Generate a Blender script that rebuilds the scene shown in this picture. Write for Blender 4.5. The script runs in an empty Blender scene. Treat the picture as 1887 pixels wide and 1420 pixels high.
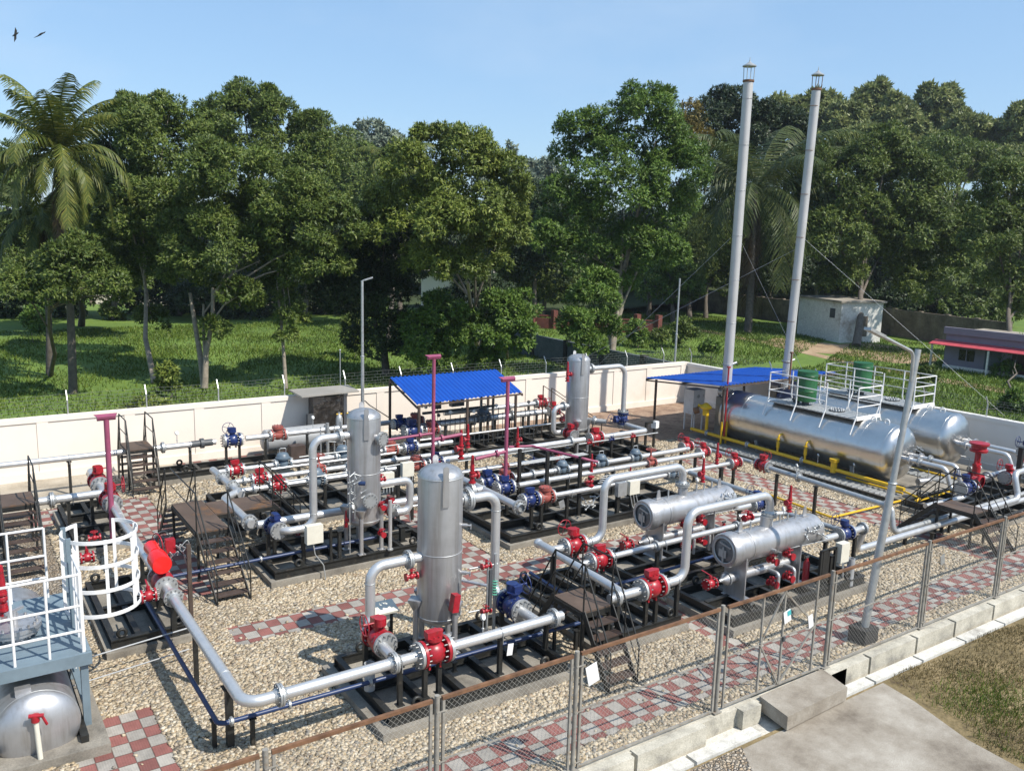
import bpy, math, random
import numpy as np
from mathutils import Vector, Matrix, Euler
R = math.radians
C = bpy.context.scene.collection
# ------------------------------------------------------------------ camera, sky, sun, exposure
EYE = 7.5
FPX, CX, CY = 1590.0, 943.5, 710.0
def _axes(yaw, pit, rol):
    c, s = math.cos, math.sin
    f = Vector((s(yaw)*c(pit), c(yaw)*c(pit), -s(pit)))
    r = f.cross(Vector((0, 0, 1))).normalized(); u = r.cross(f)
    return c(rol)*r + s(rol)*u, -s(rol)*r + c(rol)*u, f
RT, UP, FW = _axes(R(34.3), R(10.15), R(1.58))
cd = bpy.data.cameras.new('camera'); cam = bpy.data.objects.new('camera', cd); C.objects.link(cam)
cam.matrix_world = Matrix(((RT.x, UP.x, -FW.x, 0), (RT.y, UP.y, -FW.y, 0), (RT.z, UP.z, -FW.z, EYE), (0, 0, 0, 1)))
cd.sensor_width = 36; cd.lens = 36*FPX/1887; cd.clip_end = 3000; cd.clip_start = 0.1
bpy.context.scene.camera = cam
w = bpy.data.worlds.new('World'); bpy.context.scene.world = w; w.use_nodes = True
nt = w.node_tree; bg = nt.nodes['Background']; sky = nt.nodes.new('ShaderNodeTexSky')
sky.sky_type = 'NISHITA'; sky.sun_disc = False
SUN = Vector((0.36, -0.75, 1.0)).normalized()
sky.sun_elevation = math.asin(SUN.z); sky.sun_rotation = math.atan2(SUN.x, SUN.y)
sky.air_density = 1.0; sky.dust_density = 0.7; sky.ozone_density = 4.0
wc = nt.nodes.new('ShaderNodeTexCoord'); wm = nt.nodes.new('ShaderNodeMapping'); wm.inputs['Scale'].default_value = (1.0, 1.0, 2.6); nt.links.new(wc.outputs['Generated'], wm.inputs[0])
wn = nt.nodes.new('ShaderNodeTexNoise'); wn.inputs['Scale'].default_value = 3.2; wn.inputs['Detail'].default_value = 6; wn.inputs['Roughness'].default_value = 0.55; nt.links.new(wm.outputs[0], wn.inputs['Vector'])
wr = nt.nodes.new('ShaderNodeMapRange'); wr.inputs[1].default_value = 0.48; wr.inputs[2].default_value = 0.85; wr.inputs[3].default_value = 0.0; wr.inputs[4].default_value = 0.42; nt.links.new(wn.outputs[0], wr.inputs[0])
wx = nt.nodes.new('ShaderNodeMix'); wx.data_type = 'RGBA'; nt.links.new(wr.outputs[0], wx.inputs[0]); hx = nt.nodes.new('ShaderNodeMix'); hx.data_type = 'RGBA'; hx.inputs[0].default_value = 0.5; nt.links.new(sky.outputs[0], hx.inputs[6]); hx.inputs[7].default_value = (2.0, 3.35, 5.0, 1); nt.links.new(hx.outputs[2], wx.inputs[6]); wx.inputs[7].default_value = (3.6, 4.5, 5.6, 1)
nt.links.new(wx.outputs[2], bg.inputs[0]); bg.inputs[1].default_value = 0.14
ld = bpy.data.lights.new('sun', 'SUN'); ld.energy = 5.0; ld.angle = R(0.5); ld.color = (1.0, 0.95, 0.86)
lo = bpy.data.objects.new('sun', ld); C.objects.link(lo); lo.location = (20, -20, 60)
lo.rotation_euler = (-SUN).to_track_quat('-Z', 'Y').to_euler()
sc = bpy.context.scene
sc.view_settings.view_transform = 'Standard'; sc.view_settings.look = 'None'
sc.view_settings.gamma = 1.0; sc.view_settings.exposure = 0.36; sc.view_settings.use_curve_mapping = False
sc.cycles.max_bounces = 6; sc.cycles.diffuse_bounces = 3; sc.cycles.glossy_bounces = 3
sc.cycles.transmission_bounces = 4; sc.cycles.transparent_max_bounces = 8
sc.cycles.sample_clamp_indirect = 6.0
# ------------------------------------------------------------------ survey: a measured direction met with a known plane
def ray(px, py): return RT*((px-CX)/FPX) + UP*(-(py-CY)/FPX) + FW
def at(px, py, x=None, y=None, z=None, d=None):
    v = ray(px, py); o = Vector((0, 0, EYE))
    if z is not None: t = (z-EYE)/v.z
    elif y is not None: t = y/v.y
    elif x is not None: t = x/v.x
    else: t = d
    return o + v*t
# ------------------------------------------------------------------ materials
def mat(name): 
    m = bpy.data.materials.new(name); m.use_nodes = True
    return m, m.node_tree.nodes, m.node_tree.links, m.node_tree.nodes['Principled BSDF']
def nz(n, l, scale, detail=4, rough=0.6, coord='Object', vec=None):
    t = n.new('ShaderNodeTexNoise'); t.inputs['Scale'].default_value = scale
    t.inputs['Detail'].default_value = detail; t.inputs['Roughness'].default_value = rough
    if vec is None:
        tc = n.new('ShaderNodeTexCoord'); vec = tc.outputs[coord]
    l.new(vec, t.inputs['Vector']); return t
def ramp(n, l, fac, stops):
    r = n.new('ShaderNodeValToRGB'); e = r.color_ramp.elements
    while len(e) < len(stops): e.new(0.5)
    for k, (p, c) in enumerate(stops):
        e[k].position = p; e[k].color = (c[0], c[1], c[2], 1)
    l.new(fac, r.inputs[0]); return r
def bump(n, l, b, height, strength, dist=0.02):
    u = n.new('ShaderNodeBump'); u.inputs['Strength'].default_value = strength; u.inputs['Distance'].default_value = dist
    l.new(height, u.inputs['Height']); l.new(u.outputs[0], b.inputs['Normal']); return u
def wpos(n):
    return n.new('ShaderNodeNewGeometry').outputs['Position']
def paint(name, col, rough=0.45, metal=0.0, var=0.18, scale=6.0, dirt=None, bmp=0.0, coat=0.0):
    m, n, l, b = mat(name)
    t = nz(n, l, scale, 5, 0.65, vec=wpos(n))
    lo_ = tuple(c*(1-var) for c in col); hi = tuple(min(1, c*(1+var)) for c in col)
    st = [(0.3, lo_), (0.72, hi)]
    if dirt: st = [(0.28, dirt), (0.42, lo_), (0.75, hi)]
    r = ramp(n, l, t.outputs[0], st); l.new(r.outputs[0], b.inputs['Base Color'])
    b.inputs['Roughness'].default_value = rough; b.inputs['Metallic'].default_value = metal
    b.inputs['Coat Weight'].default_value = coat
    mr = n.new('ShaderNodeMapRange'); mr.inputs[3].default_value = rough*0.8; mr.inputs[4].default_value = min(1, rough*1.25)
    l.new(t.outputs[0], mr.inputs[0]); l.new(mr.outputs[0], b.inputs['Roughness'])
    if bmp: bump(n, l, b, t.outputs[0], bmp, 0.01)
    return m
M = {}
M['silver'] = paint('silver_paint', (0.47, 0.47, 0.48), 0.40, 0.72, 0.09, 3.0)
M['silver_pipe'] = paint('silver_pipe_paint', (0.58, 0.58, 0.58), 0.36, 0.62, 0.08, 5.0)
M['galv'] = paint('galvanised', (0.42, 0.43, 0.43), 0.45, 0.6, 0.15, 9.0)
M['greypaint'] = paint('grey_paint', (0.33, 0.34, 0.35), 0.5, 0.1, 0.1, 6.0)
M['bolt'] = paint('bolt_steel', (0.22, 0.22, 0.22), 0.4, 0.7, 0.2, 12)
M['red'] = paint('red_enamel', (0.34, 0.012, 0.022), 0.36, 0.0, 0.2, 13.0, dirt=(0.17, 0.022, 0.02), coat=0.15)
M['brightred'] = paint('bright_red_enamel', (0.75, 0.012, 0.01), 0.3, 0.0, 0.06, 5.0, coat=0.3)
M['blue'] = paint('blue_enamel', (0.012, 0.028, 0.125), 0.38, 0.0, 0.25, 13.0, dirt=(0.03, 0.035, 0.07), coat=0.15)
M['bluepipe'] = paint('blue_pipe_paint', (0.014, 0.032, 0.095), 0.4, 0.0, 0.2, 7.0)
M['salmon'] = paint('brick_red_primer', (0.30, 0.075, 0.06), 0.5, 0.0, 0.15, 9.0)
M['slate'] = paint('slate_blue_enamel', (0.10, 0.135, 0.17), 0.42, 0.0, 0.15, 9.0)
M['black'] = paint('black_steel', (0.020, 0.020, 0.018), 0.48, 0.0, 0.4, 5.0, dirt=(0.05, 0.042, 0.033))
M['tread'] = paint('brown_chequer_plate', (0.075, 0.052, 0.043), 0.6, 0.1, 0.3, 3.0, dirt=(0.16, 0.075, 0.035))
M['rustplate'] = paint('rusty_plate', (0.11, 0.075, 0.055), 0.6, 0.1, 0.2, 1.7, dirt=(0.20, 0.095, 0.035))
M['rust'] = paint('rusty_rail', (0.15, 0.075, 0.038), 0.75, 0.0, 0.45, 6.0)
M['fence'] = paint('fence_steel', (0.29, 0.27, 0.235), 0.55, 0.1, 0.2, 8.0, dirt=(0.22, 0.15, 0.09))
M['wire'] = paint('galvanised_wire', (0.36, 0.35, 0.325), 0.5, 0.1, 0.12, 9.0)
M['pink'] = paint('magenta_pink_paint', (0.27, 0.06, 0.115), 0.5, 0.0, 0.14, 4.0)
M['white'] = paint('white_paint', (0.74, 0.73, 0.72), 0.45, 0.0, 0.06, 5.0, dirt=(0.60, 0.57, 0.54))
M['cream'] = paint('cream_box_paint', (0.62, 0.59, 0.50), 0.45, 0.0, 0.06, 7.0)
M['bluegrey'] = paint('blue_grey_paint', (0.15, 0.20, 0.235), 0.5, 0.0, 0.14, 3.0)
M['yellow'] = paint('gas_yellow_paint', (0.62, 0.38, 0.015), 0.42, 0.0, 0.14, 7.0)
M['green'] = paint('green_drum', (0.012, 0.09, 0.026), 0.42, 0.0, 0.15, 4.0)
M['brown'] = paint('brown_post', (0.065, 0.045, 0.035), 0.6, 0.0, 0.3, 6.0)
M['dial'] = paint('dial_white', (0.72, 0.72, 0.70), 0.3, 0.0, 0.03, 20)
M['darkgrey'] = paint('dark_grey', (0.06, 0.065, 0.07), 0.5, 0.0, 0.2, 6.0)
M['tealtag'] = paint('teal_tag', (0.05, 0.36, 0.38), 0.5, 0.0, 0.1, 8.0)
M['rope'] = paint('green_rope', (0.10, 0.36, 0.26), 0.7, 0.0, 0.2, 30)
M['ss'] = paint('stainless_cladding', (0.60, 0.59, 0.57), 0.29, 1.0, 0.07, 2.0)
M['cab'] = paint('stainless_cabinet', (0.17, 0.15, 0.135), 0.26, 0.9, 0.25, 1.5)
M['bird'] = paint('dark_feathers', (0.02, 0.018, 0.016), 0.8, 0.0, 0.2, 6.0)
M['glassdark'] = paint('dark_window', (0.012, 0.014, 0.018), 0.12, 0.0, 0.2, 2.0)
M['maroon'] = paint('maroon_door', (0.045, 0.018, 0.02), 0.5, 0.0, 0.2, 2.0)
M['mauve'] = paint('mauve_wall_paint', (0.21, 0.19, 0.24), 0.8, 0.0, 0.10, 1.2)
M['awnred'] = paint('red_awning_sheet', (0.42, 0.06, 0.075), 0.6, 0.0, 0.15, 3.0)
M['redbrick'] = paint('old_red_wall', (0.13, 0.04, 0.03), 0.9, 0.0, 0.3, 2.0)
n = M['silver'].node_tree.nodes; l = M['silver'].node_tree.links; mp = n.new('ShaderNodeMapping'); mp.inputs['Scale'].default_value = (9, 9, .55); l.new(wpos(n), mp.inputs[0])
t = nz(n, l, 1.0, 5, .6, vec=mp.outputs[0]); r = ramp(n, l, t.outputs[0], [(.34, (.80, .775, .74)), (.52, (1, 1, 1))]); src = n['Principled BSDF'].inputs['Base Color'].links[0].from_socket
mx = n.new('ShaderNodeMix'); mx.data_type = 'RGBA'; mx.blend_type = 'MULTIPLY'; mx.inputs[0].default_value = 1; l.new(src, mx.inputs[6]); l.new(r.outputs[0], mx.inputs[7]); l.new(mx.outputs[2], n['Principled BSDF'].inputs['Base Color'])
# dented shine for the cladding
n = M['ss'].node_tree.nodes; l = M['ss'].node_tree.links
t = nz(n, l, 1.6, 2, 0.5, vec=wpos(n)); bump(n, l, n['Principled BSDF'], t.outputs[0], 0.22, 0.12)
n = M['cab'].node_tree.nodes; l = M['cab'].node_tree.links
t = nz(n, l, 2.2, 2, 0.5, vec=wpos(n)); bump(n, l, n['Principled BSDF'], t.outputs[0], 0.5, 0.15)
def concrete(name, a, b_, rough=0.9, stain=(0.10, 0.09, 0.075), scale=1.3, fine=40):
    m, n, l, b = mat(name); p = wpos(n)
    t1 = nz(n, l, scale, 8, 0.68, vec=p); t2 = nz(n, l, fine, 3, 0.6, vec=p)
    r = ramp(n, l, t1.outputs[0], [(0.28, stain), (0.45, a), (0.7, b_)])
    mx = n.new('ShaderNodeMix'); mx.data_type = 'RGBA'; mx.blend_type = 'MULTIPLY'; mx.inputs[0].default_value = 0.6
    r2 = ramp(n, l, t2.outputs[0], [(0.3, (0.6, 0.6, 0.6)), (0.7, (1.15, 1.15, 1.15))])
    l.new(r.outputs[0], mx.inputs[6]); l.new(r2.outputs[0], mx.inputs[7]); l.new(mx.outputs[2], b.inputs['Base Color'])
    b.inputs['Roughness'].default_value = rough
    bump(n, l, b, t2.outputs[0], 0.4, 0.01); return m
M['pad'] = concrete('pad_concrete', (0.20, 0.18, 0.15), (0.33, 0.30, 0.25))
M['kerb'] = concrete('kerb_concrete', (0.42, 0.39, 0.32), (0.60, 0.56, 0.47), stain=(0.22, 0.205, 0.18), scale=2.2)
M['channel'] = concrete('channel_concrete', (0.55, 0.53, 0.48), (0.68, 0.66, 0.62), stain=(0.3, 0.28, 0.25), scale=2.0)
M['slab'] = concrete('weathered_slab', (0.26, 0.225, 0.18), (0.42, 0.385, 0.33), stain=(0.13, 0.105, 0.08), scale=1.0, fine=55)
M['wallpaint'] = paint('cream_wall_paint', (0.74, 0.66, 0.575), 0.85, 0, 0.035, 0.7, dirt=(0.66, 0.575, 0.485))
M['wallgrey'] = paint('pale_wall_paint', (0.66, 0.635, 0.60), 0.85, 0, 0.035, 0.7, dirt=(0.56, 0.53, 0.49))
M['oldwall'] = concrete('stained_old_wall', (0.13, 0.105, 0.08), (0.27, 0.22, 0.165), stain=(0.03, 0.027, 0.022), scale=0.55, fine=9)
M['slatewall'] = concrete('slate_blue_wall', (0.085, 0.105, 0.12), (0.12, 0.14, 0.16), stain=(0.04, 0.045, 0.05), scale=0.6, fine=9)
M['shedwall'] = concrete('dirty_white_wall', (0.64, 0.62, 0.57), (0.76, 0.74, 0.69), stain=(0.28, 0.20, 0.13), scale=0.55, fine=9)
M['doorgrey'] = paint('closure_door_grey', (0.17, 0.175, 0.18), 0.4, 0.4, 0.25, 8.0)
M['block'] = concrete('dark_concrete_block', (0.022, 0.021, 0.02), (0.045, 0.042, 0.04), stain=(0.02, 0.02, 0.02))
M['apron'] = concrete('worn_apron', (0.36, 0.31, 0.24), (0.50, 0.45, 0.37), stain=(0.20, 0.17, 0.13), scale=0.6)
def gravel():
    m, n, l, b = mat('river_gravel'); p = wpos(n)
    mp = n.new('ShaderNodeMapping'); l.new(p, mp.inputs[0]); mp.inputs['Scale'].default_value = (1, 1, 0.4)
    dn = nz(n, l, 9, 2, 0.5, vec=mp.outputs[0])
    ad = n.new('ShaderNodeVectorMath'); ad.operation = 'MULTIPLY_ADD'; ad.inputs[1].default_value = (0.05, 0.05, 0.05)
    l.new(dn.outputs['Color'], ad.inputs[0]); l.new(mp.outputs[0], ad.inputs[2])
    v = n.new('ShaderNodeTexVoronoi'); v.inputs['Scale'].default_value = 16; l.new(ad.outputs[0], v.inputs['Vector'])
    e = n.new('ShaderNodeTexVoronoi'); e.feature = 'DISTANCE_TO_EDGE'; e.inputs['Scale'].default_value = 16
    l.new(ad.outputs[0], e.inputs['Vector'])
    sx = n.new('ShaderNodeSeparateColor'); l.new(v.outputs['Color'], sx.inputs[0])
    r = ramp(n, l, sx.outputs[0], [(0.0, (0.2, 0.155, 0.11)), (0.2, (0.36, 0.29, 0.21)), (0.45, (0.44, 0.38, 0.3)),
                                   (0.62, (0.33, 0.25, 0.165)), (0.82, (0.48, 0.43, 0.36)), (1.0, (0.26, 0.225, 0.19))])
    gap = ramp(n, l, e.outputs['Distance'], [(0.01, (0.30, 0.28, 0.25)), (0.10, (1, 1, 1))])
    mx = n.new('ShaderNodeMix'); mx.data_type = 'RGBA'; mx.blend_type = 'MULTIPLY'; mx.inputs[0].default_value = 1.0
    l.new(r.outputs[0], mx.inputs[6]); l.new(gap.outputs[0], mx.inputs[7])
    big = nz(n, l, 0.5, 4, 0.6, vec=p); rb = ramp(n, l, big.outputs[0], [(0.3, (0.78, 0.76, 0.74)), (0.65, (1.08, 1.06, 1.03))])
    m2 = n.new('ShaderNodeMix'); m2.data_type = 'RGBA'; m2.blend_type = 'MULTIPLY'; m2.inputs[0].default_value = 1.0
    l.new(mx.outputs[2], m2.inputs[6]); l.new(rb.outputs[0], m2.inputs[7])
    l.new(m2.outputs[2], b.inputs['Base Color']); b.inputs['Roughness'].default_value = 0.75
    mr = n.new('ShaderNodeMapRange'); mr.inputs[1].default_value = 0; mr.inputs[2].default_value = 0.3
    l.new(e.outputs['Distance'], mr.inputs[0])
    ad2 = n.new('ShaderNodeMath'); ad2.operation = 'MULTIPLY_ADD'; ad2.inputs[1].default_value = 0.9
    l.new(sx.outputs[1], ad2.inputs[0]); l.new(mr.outputs[0], ad2.inputs[2])
    bump(n, l, b, ad2.outputs[0], 1.0, 0.035); return m
M['gravel'] = gravel()
def stones():
    m, n, l, b = mat('river_pebbles'); g = n.new('ShaderNodeNewGeometry')
    r = ramp(n, l, g.outputs['Random Per Island'], [(0.0, (0.152, 0.126, 0.091)), (0.10, (0.272, 0.221, 0.150)), (0.32, (0.400, 0.328, 0.225)), (0.52, (0.480, 0.419, 0.320)), (0.66, (0.368, 0.276, 0.162)), (0.80, (0.536, 0.490, 0.403)), (0.90, (0.296, 0.217, 0.142)), (1.0, (0.216, 0.201, 0.178))])
    t = nz(n, l, 0.45, 4, 0.6, vec=g.outputs['Position']); rb = ramp(n, l, t.outputs[0], [(0.3, (0.80, 0.79, 0.78)), (0.65, (1.06, 1.05, 1.03))])
    mx = n.new('ShaderNodeMix'); mx.data_type = 'RGBA'; mx.blend_type = 'MULTIPLY'; mx.inputs[0].default_value = 1
    l.new(r.outputs[0], mx.inputs[6]); l.new(rb.outputs[0], mx.inputs[7]); l.new(mx.outputs[2], b.inputs['Base Color']); b.inputs['Roughness'].default_value = 0.62; return m
M['stones'] = stones()
def tiles(name, sx, sy, ca, cb):
    m, n, l, b = mat(name); p = wpos(n)
    mp = n.new('ShaderNodeMapping'); l.new(p, mp.inputs[0]); mp.inputs['Scale'].default_value = (1/sx, 1/sy, 0.0)
    mp.inputs['Location'].default_value = (0.013, 0.021, 0.5)
    ck = n.new('ShaderNodeTexChecker'); ck.inputs['Scale'].default_value = 1.0; l.new(mp.outputs[0], ck.inputs[0])
    mp2 = n.new('ShaderNodeVectorMath'); mp2.operation = 'FRACTION'; l.new(mp.outputs[0], mp2.inputs[0])
    fl = n.new('ShaderNodeVectorMath'); fl.operation = 'FLOOR'; l.new(mp.outputs[0], fl.inputs[0])
    wn = n.new('ShaderNodeTexWhiteNoise'); l.new(fl.outputs[0], wn.inputs['Vector'])
    t = nz(n, l, 3.5, 6, 0.7, vec=p)
    def two(c, d): 
        q = ramp(n, l, t.outputs[0], [(0.3, d), (0.62, c)]); return q
    A = two(ca, tuple(x*0.62 for x in ca)); B = two(cb, tuple(x*0.68 for x in cb))
    mx = n.new('ShaderNodeMix'); mx.data_type = 'RGBA'; l.new(ck.outputs[1], mx.inputs[0])
    l.new(A.outputs[0], mx.inputs[6]); l.new(B.outputs[0], mx.inputs[7])
    mv = n.new('ShaderNodeMapRange'); mv.inputs[3].default_value = 0.78; mv.inputs[4].default_value = 1.12; l.new(wn.outputs[0], mv.inputs[0])
    m2 = n.new('ShaderNodeVectorMath'); m2.operation = 'SCALE'; l.new(mx.outputs[2], m2.inputs[0]); l.new(mv.outputs[0], m2.inputs['Scale'])
    # joint lines
    ss = n.new('ShaderNodeSeparateXYZ'); l.new(mp2.outputs[0], ss.inputs[0])
    def edge(o):
        a = n.new('ShaderNodeMath'); a.operation = 'PINGPONG'; a.inputs[1].default_value = 0.5; l.new(o, a.inputs[0]); return a
    mn = n.new('ShaderNodeMath'); mn.operation = 'MINIMUM'; l.new(edge(ss.outputs[0]).outputs[0], mn.inputs[0]); l.new(edge(ss.outputs[1]).outputs[0], mn.inputs[1])
    g = ramp(n, l, mn.outputs[0], [(0.015, (0.45, 0.43, 0.4)), (0.05, (1, 1, 1))])
    m3 = n.new('ShaderNodeMix'); m3.data_type = 'RGBA'; m3.blend_type = 'MULTIPLY'; m3.inputs[0].default_value = 1
    l.new(m2.outputs[0], m3.inputs[6]); l.new(g.outputs[0], m3.inputs[7]); l.new(m3.outputs[2], b.inputs['Base Color'])
    b.inputs['Roughness'].default_value = 0.85
    wv = n.new('ShaderNodeTexWave'); wv.inputs['Scale'].default_value = 9; l.new(p, wv.inputs[0])
    bump(n, l, b, wv.outputs[1], 0.25, 0.01); return m
M['tiles'] = tiles('chequered_tiles', 0.245, 0.285, (0.37, 0.34, 0.30), (0.245, 0.095, 0.08))
def grass(name, cols, scale):
    m, n, l, b = mat(name); p = wpos(n)
    t1 = nz(n, l, scale, 8, 0.7, vec=p); t2 = nz(n, l, scale*14, 4, 0.7, vec=p)
    ad = n.new('ShaderNodeMath'); ad.operation = 'MULTIPLY_ADD'; ad.inputs[1].default_value = 0.5
    l.new(t2.outputs[0], ad.inputs[0]); l.new(t1.outputs[0], ad.inputs[2])
    sb = n.new('ShaderNodeMath'); sb.operation = 'SUBTRACT'; sb.inputs[1].default_value = 0.25; l.new(ad.outputs[0], sb.inputs[0])
    r = ramp(n, l, sb.outputs[0], cols); l.new(r.outputs[0], b.inputs['Base Color']); b.inputs['Roughness'].default_value = 0.9
    bump(n, l, b, t2.outputs[0], 0.7, 0.05); return m
M['lawn'] = grass('lawn', [(0.25, (0.055, 0.10, 0.012)), (0.42, (0.085, 0.145, 0.016)), (0.58, (0.115, 0.18, 0.02)), (0.75, (0.14, 0.18, 0.03))], 0.16)
M['drylawn'] = grass('dry_lawn', [(0.3, (0.07, 0.045, 0.025)), (0.42, (0.14, 0.105, 0.045)), (0.55, (0.21, 0.155, 0.075)), (0.7, (0.32, 0.25, 0.14))], 0.55)
M['earth'] = grass('bare_earth', [(0.3, (0.16, 0.10, 0.055)), (0.5, (0.30, 0.205, 0.12)), (0.7, (0.40, 0.29, 0.18))], 0.5)
M['litter'] = grass('leaf_littered_earth', [(0.3, (0.12, 0.075, 0.05)), (0.5, (0.26, 0.17, 0.115)), (0.7, (0.38, 0.28, 0.2))], 1.6)
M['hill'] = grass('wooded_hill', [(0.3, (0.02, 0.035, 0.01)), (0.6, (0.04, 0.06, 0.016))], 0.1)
def leaf(name, a, b2, c2, trans=0.25):
    m, n, l, b = mat(name)
    g = n.new('ShaderNodeNewGeometry')
    r = ramp(n, l, g.outputs['Random Per Island'], [(0.0, a), (0.55, b2), (1.0, c2)])
    big = nz(n, l, 0.35, 3, 0.6, vec=g.outputs['Position'])
    rb = ramp(n, l, big.outputs[0], [(0.35, (0.72, 0.75, 0.72)), (0.68, (1.2, 1.18, 1.1))])
    mx = n.new('ShaderNodeMix'); mx.data_type = 'RGBA'; mx.blend_type = 'MULTIPLY'; mx.inputs[0].default_value = 1
    l.new(r.outputs[0], mx.inputs[6]); l.new(rb.outputs[0], mx.inputs[7])
    l.new(mx.outputs[2], b.inputs['Base Color']); b.inputs['Roughness'].default_value = 0.5; b.inputs['Specular IOR Level'].default_value = 0.3
    tr = n.new('ShaderNodeBsdfTranslucent'); l.new(mx.outputs[2], tr.inputs[0])
    ms = n.new('ShaderNodeMixShader'); ms.inputs[0].default_value = trans
    l.new(b.outputs[0], ms.inputs[1]); l.new(tr.outputs[0], ms.inputs[2])
    l.new(ms.outputs[0], n['Material Output'].inputs[0]); return m
M['mango'] = leaf('mango_leaves', (0.055, 0.09, 0.018), (0.10, 0.145, 0.028), (0.19, 0.225, 0.055))
M['bright'] = leaf('bright_green_leaves', (0.05, 0.10, 0.018), (0.095, 0.165, 0.027), (0.17, 0.24, 0.045))
M['lime'] = leaf('lime_leaves', (0.08, 0.115, 0.022), (0.14, 0.185, 0.033), (0.25, 0.28, 0.06))
M['darkleaf'] = leaf('shade_dark_leaves', (0.018, 0.033, 0.014), (0.032, 0.055, 0.019), (0.065, 0.09, 0.032), 0.15)  # deep understory shade is put into these darkened leaf colours
M['hillleaf'] = leaf('hill_forest_leaves', (0.12, 0.15, 0.05), (0.19, 0.225, 0.075), (0.30, 0.31, 0.12))  # leaf colours brightened to stand for the distance haze on the hill
M['hazeleaf'] = leaf('haze_paled_leaves', (0.14, 0.175, 0.13), (0.19, 0.23, 0.17), (0.26, 0.29, 0.22))  # haze over the farthest trees is painted into this pale leaf colour
M['ochre'] = leaf('ochre_leaves', (0.12, 0.095, 0.02), (0.17, 0.13, 0.025), (0.22, 0.17, 0.04))
M['palm'] = leaf('palm_fronds', (0.06, 0.09, 0.02), (0.11, 0.135, 0.028), (0.23, 0.22, 0.05))
M['palmdark'] = leaf('dull_palm_fronds', (0.04, 0.065, 0.018), (0.07, 0.095, 0.024), (0.13, 0.14, 0.04))
M['palmbark'] = paint('grey_palm_bark', (0.10, 0.085, 0.07), 0.9, 0, 0.4, 5.0, bmp=0.5)
M['thinwire'] = paint('weathered_wire', (0.16, 0.17, 0.155), 0.6, 0.2, 0.2, 5)
M['palmdry'] = leaf('dry_palm_fronds', (0.06, 0.04, 0.025), (0.09, 0.06, 0.035), (0.13, 0.095, 0.05))
M['blade'] = leaf('grass_blades', (0.06, 0.10, 0.014), (0.10, 0.155, 0.02), (0.17, 0.205, 0.035))
M['dryblade'] = leaf('dry_grass_blades', (0.075, 0.06, 0.022), (0.15, 0.115, 0.05), (0.25, 0.195, 0.10))
M['bark'] = paint('bark', (0.115, 0.095, 0.075), 0.9, 0, 0.45, 5.0, bmp=0.6)
M['palebark'] = paint('pale_bark', (0.25, 0.21, 0.165), 0.9, 0, 0.35, 5.0, bmp=0.5)
def sheet(name, col):
    m = paint(name, col, 0.38, 0.0, 0.10, 1.3); return m
M['bluesheet'] = sheet('blue_roof_sheet', (0.006, 0.068, 0.37))
M['greysheet'] = sheet('grey_roof_sheet', (0.30, 0.28, 0.25))
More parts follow.
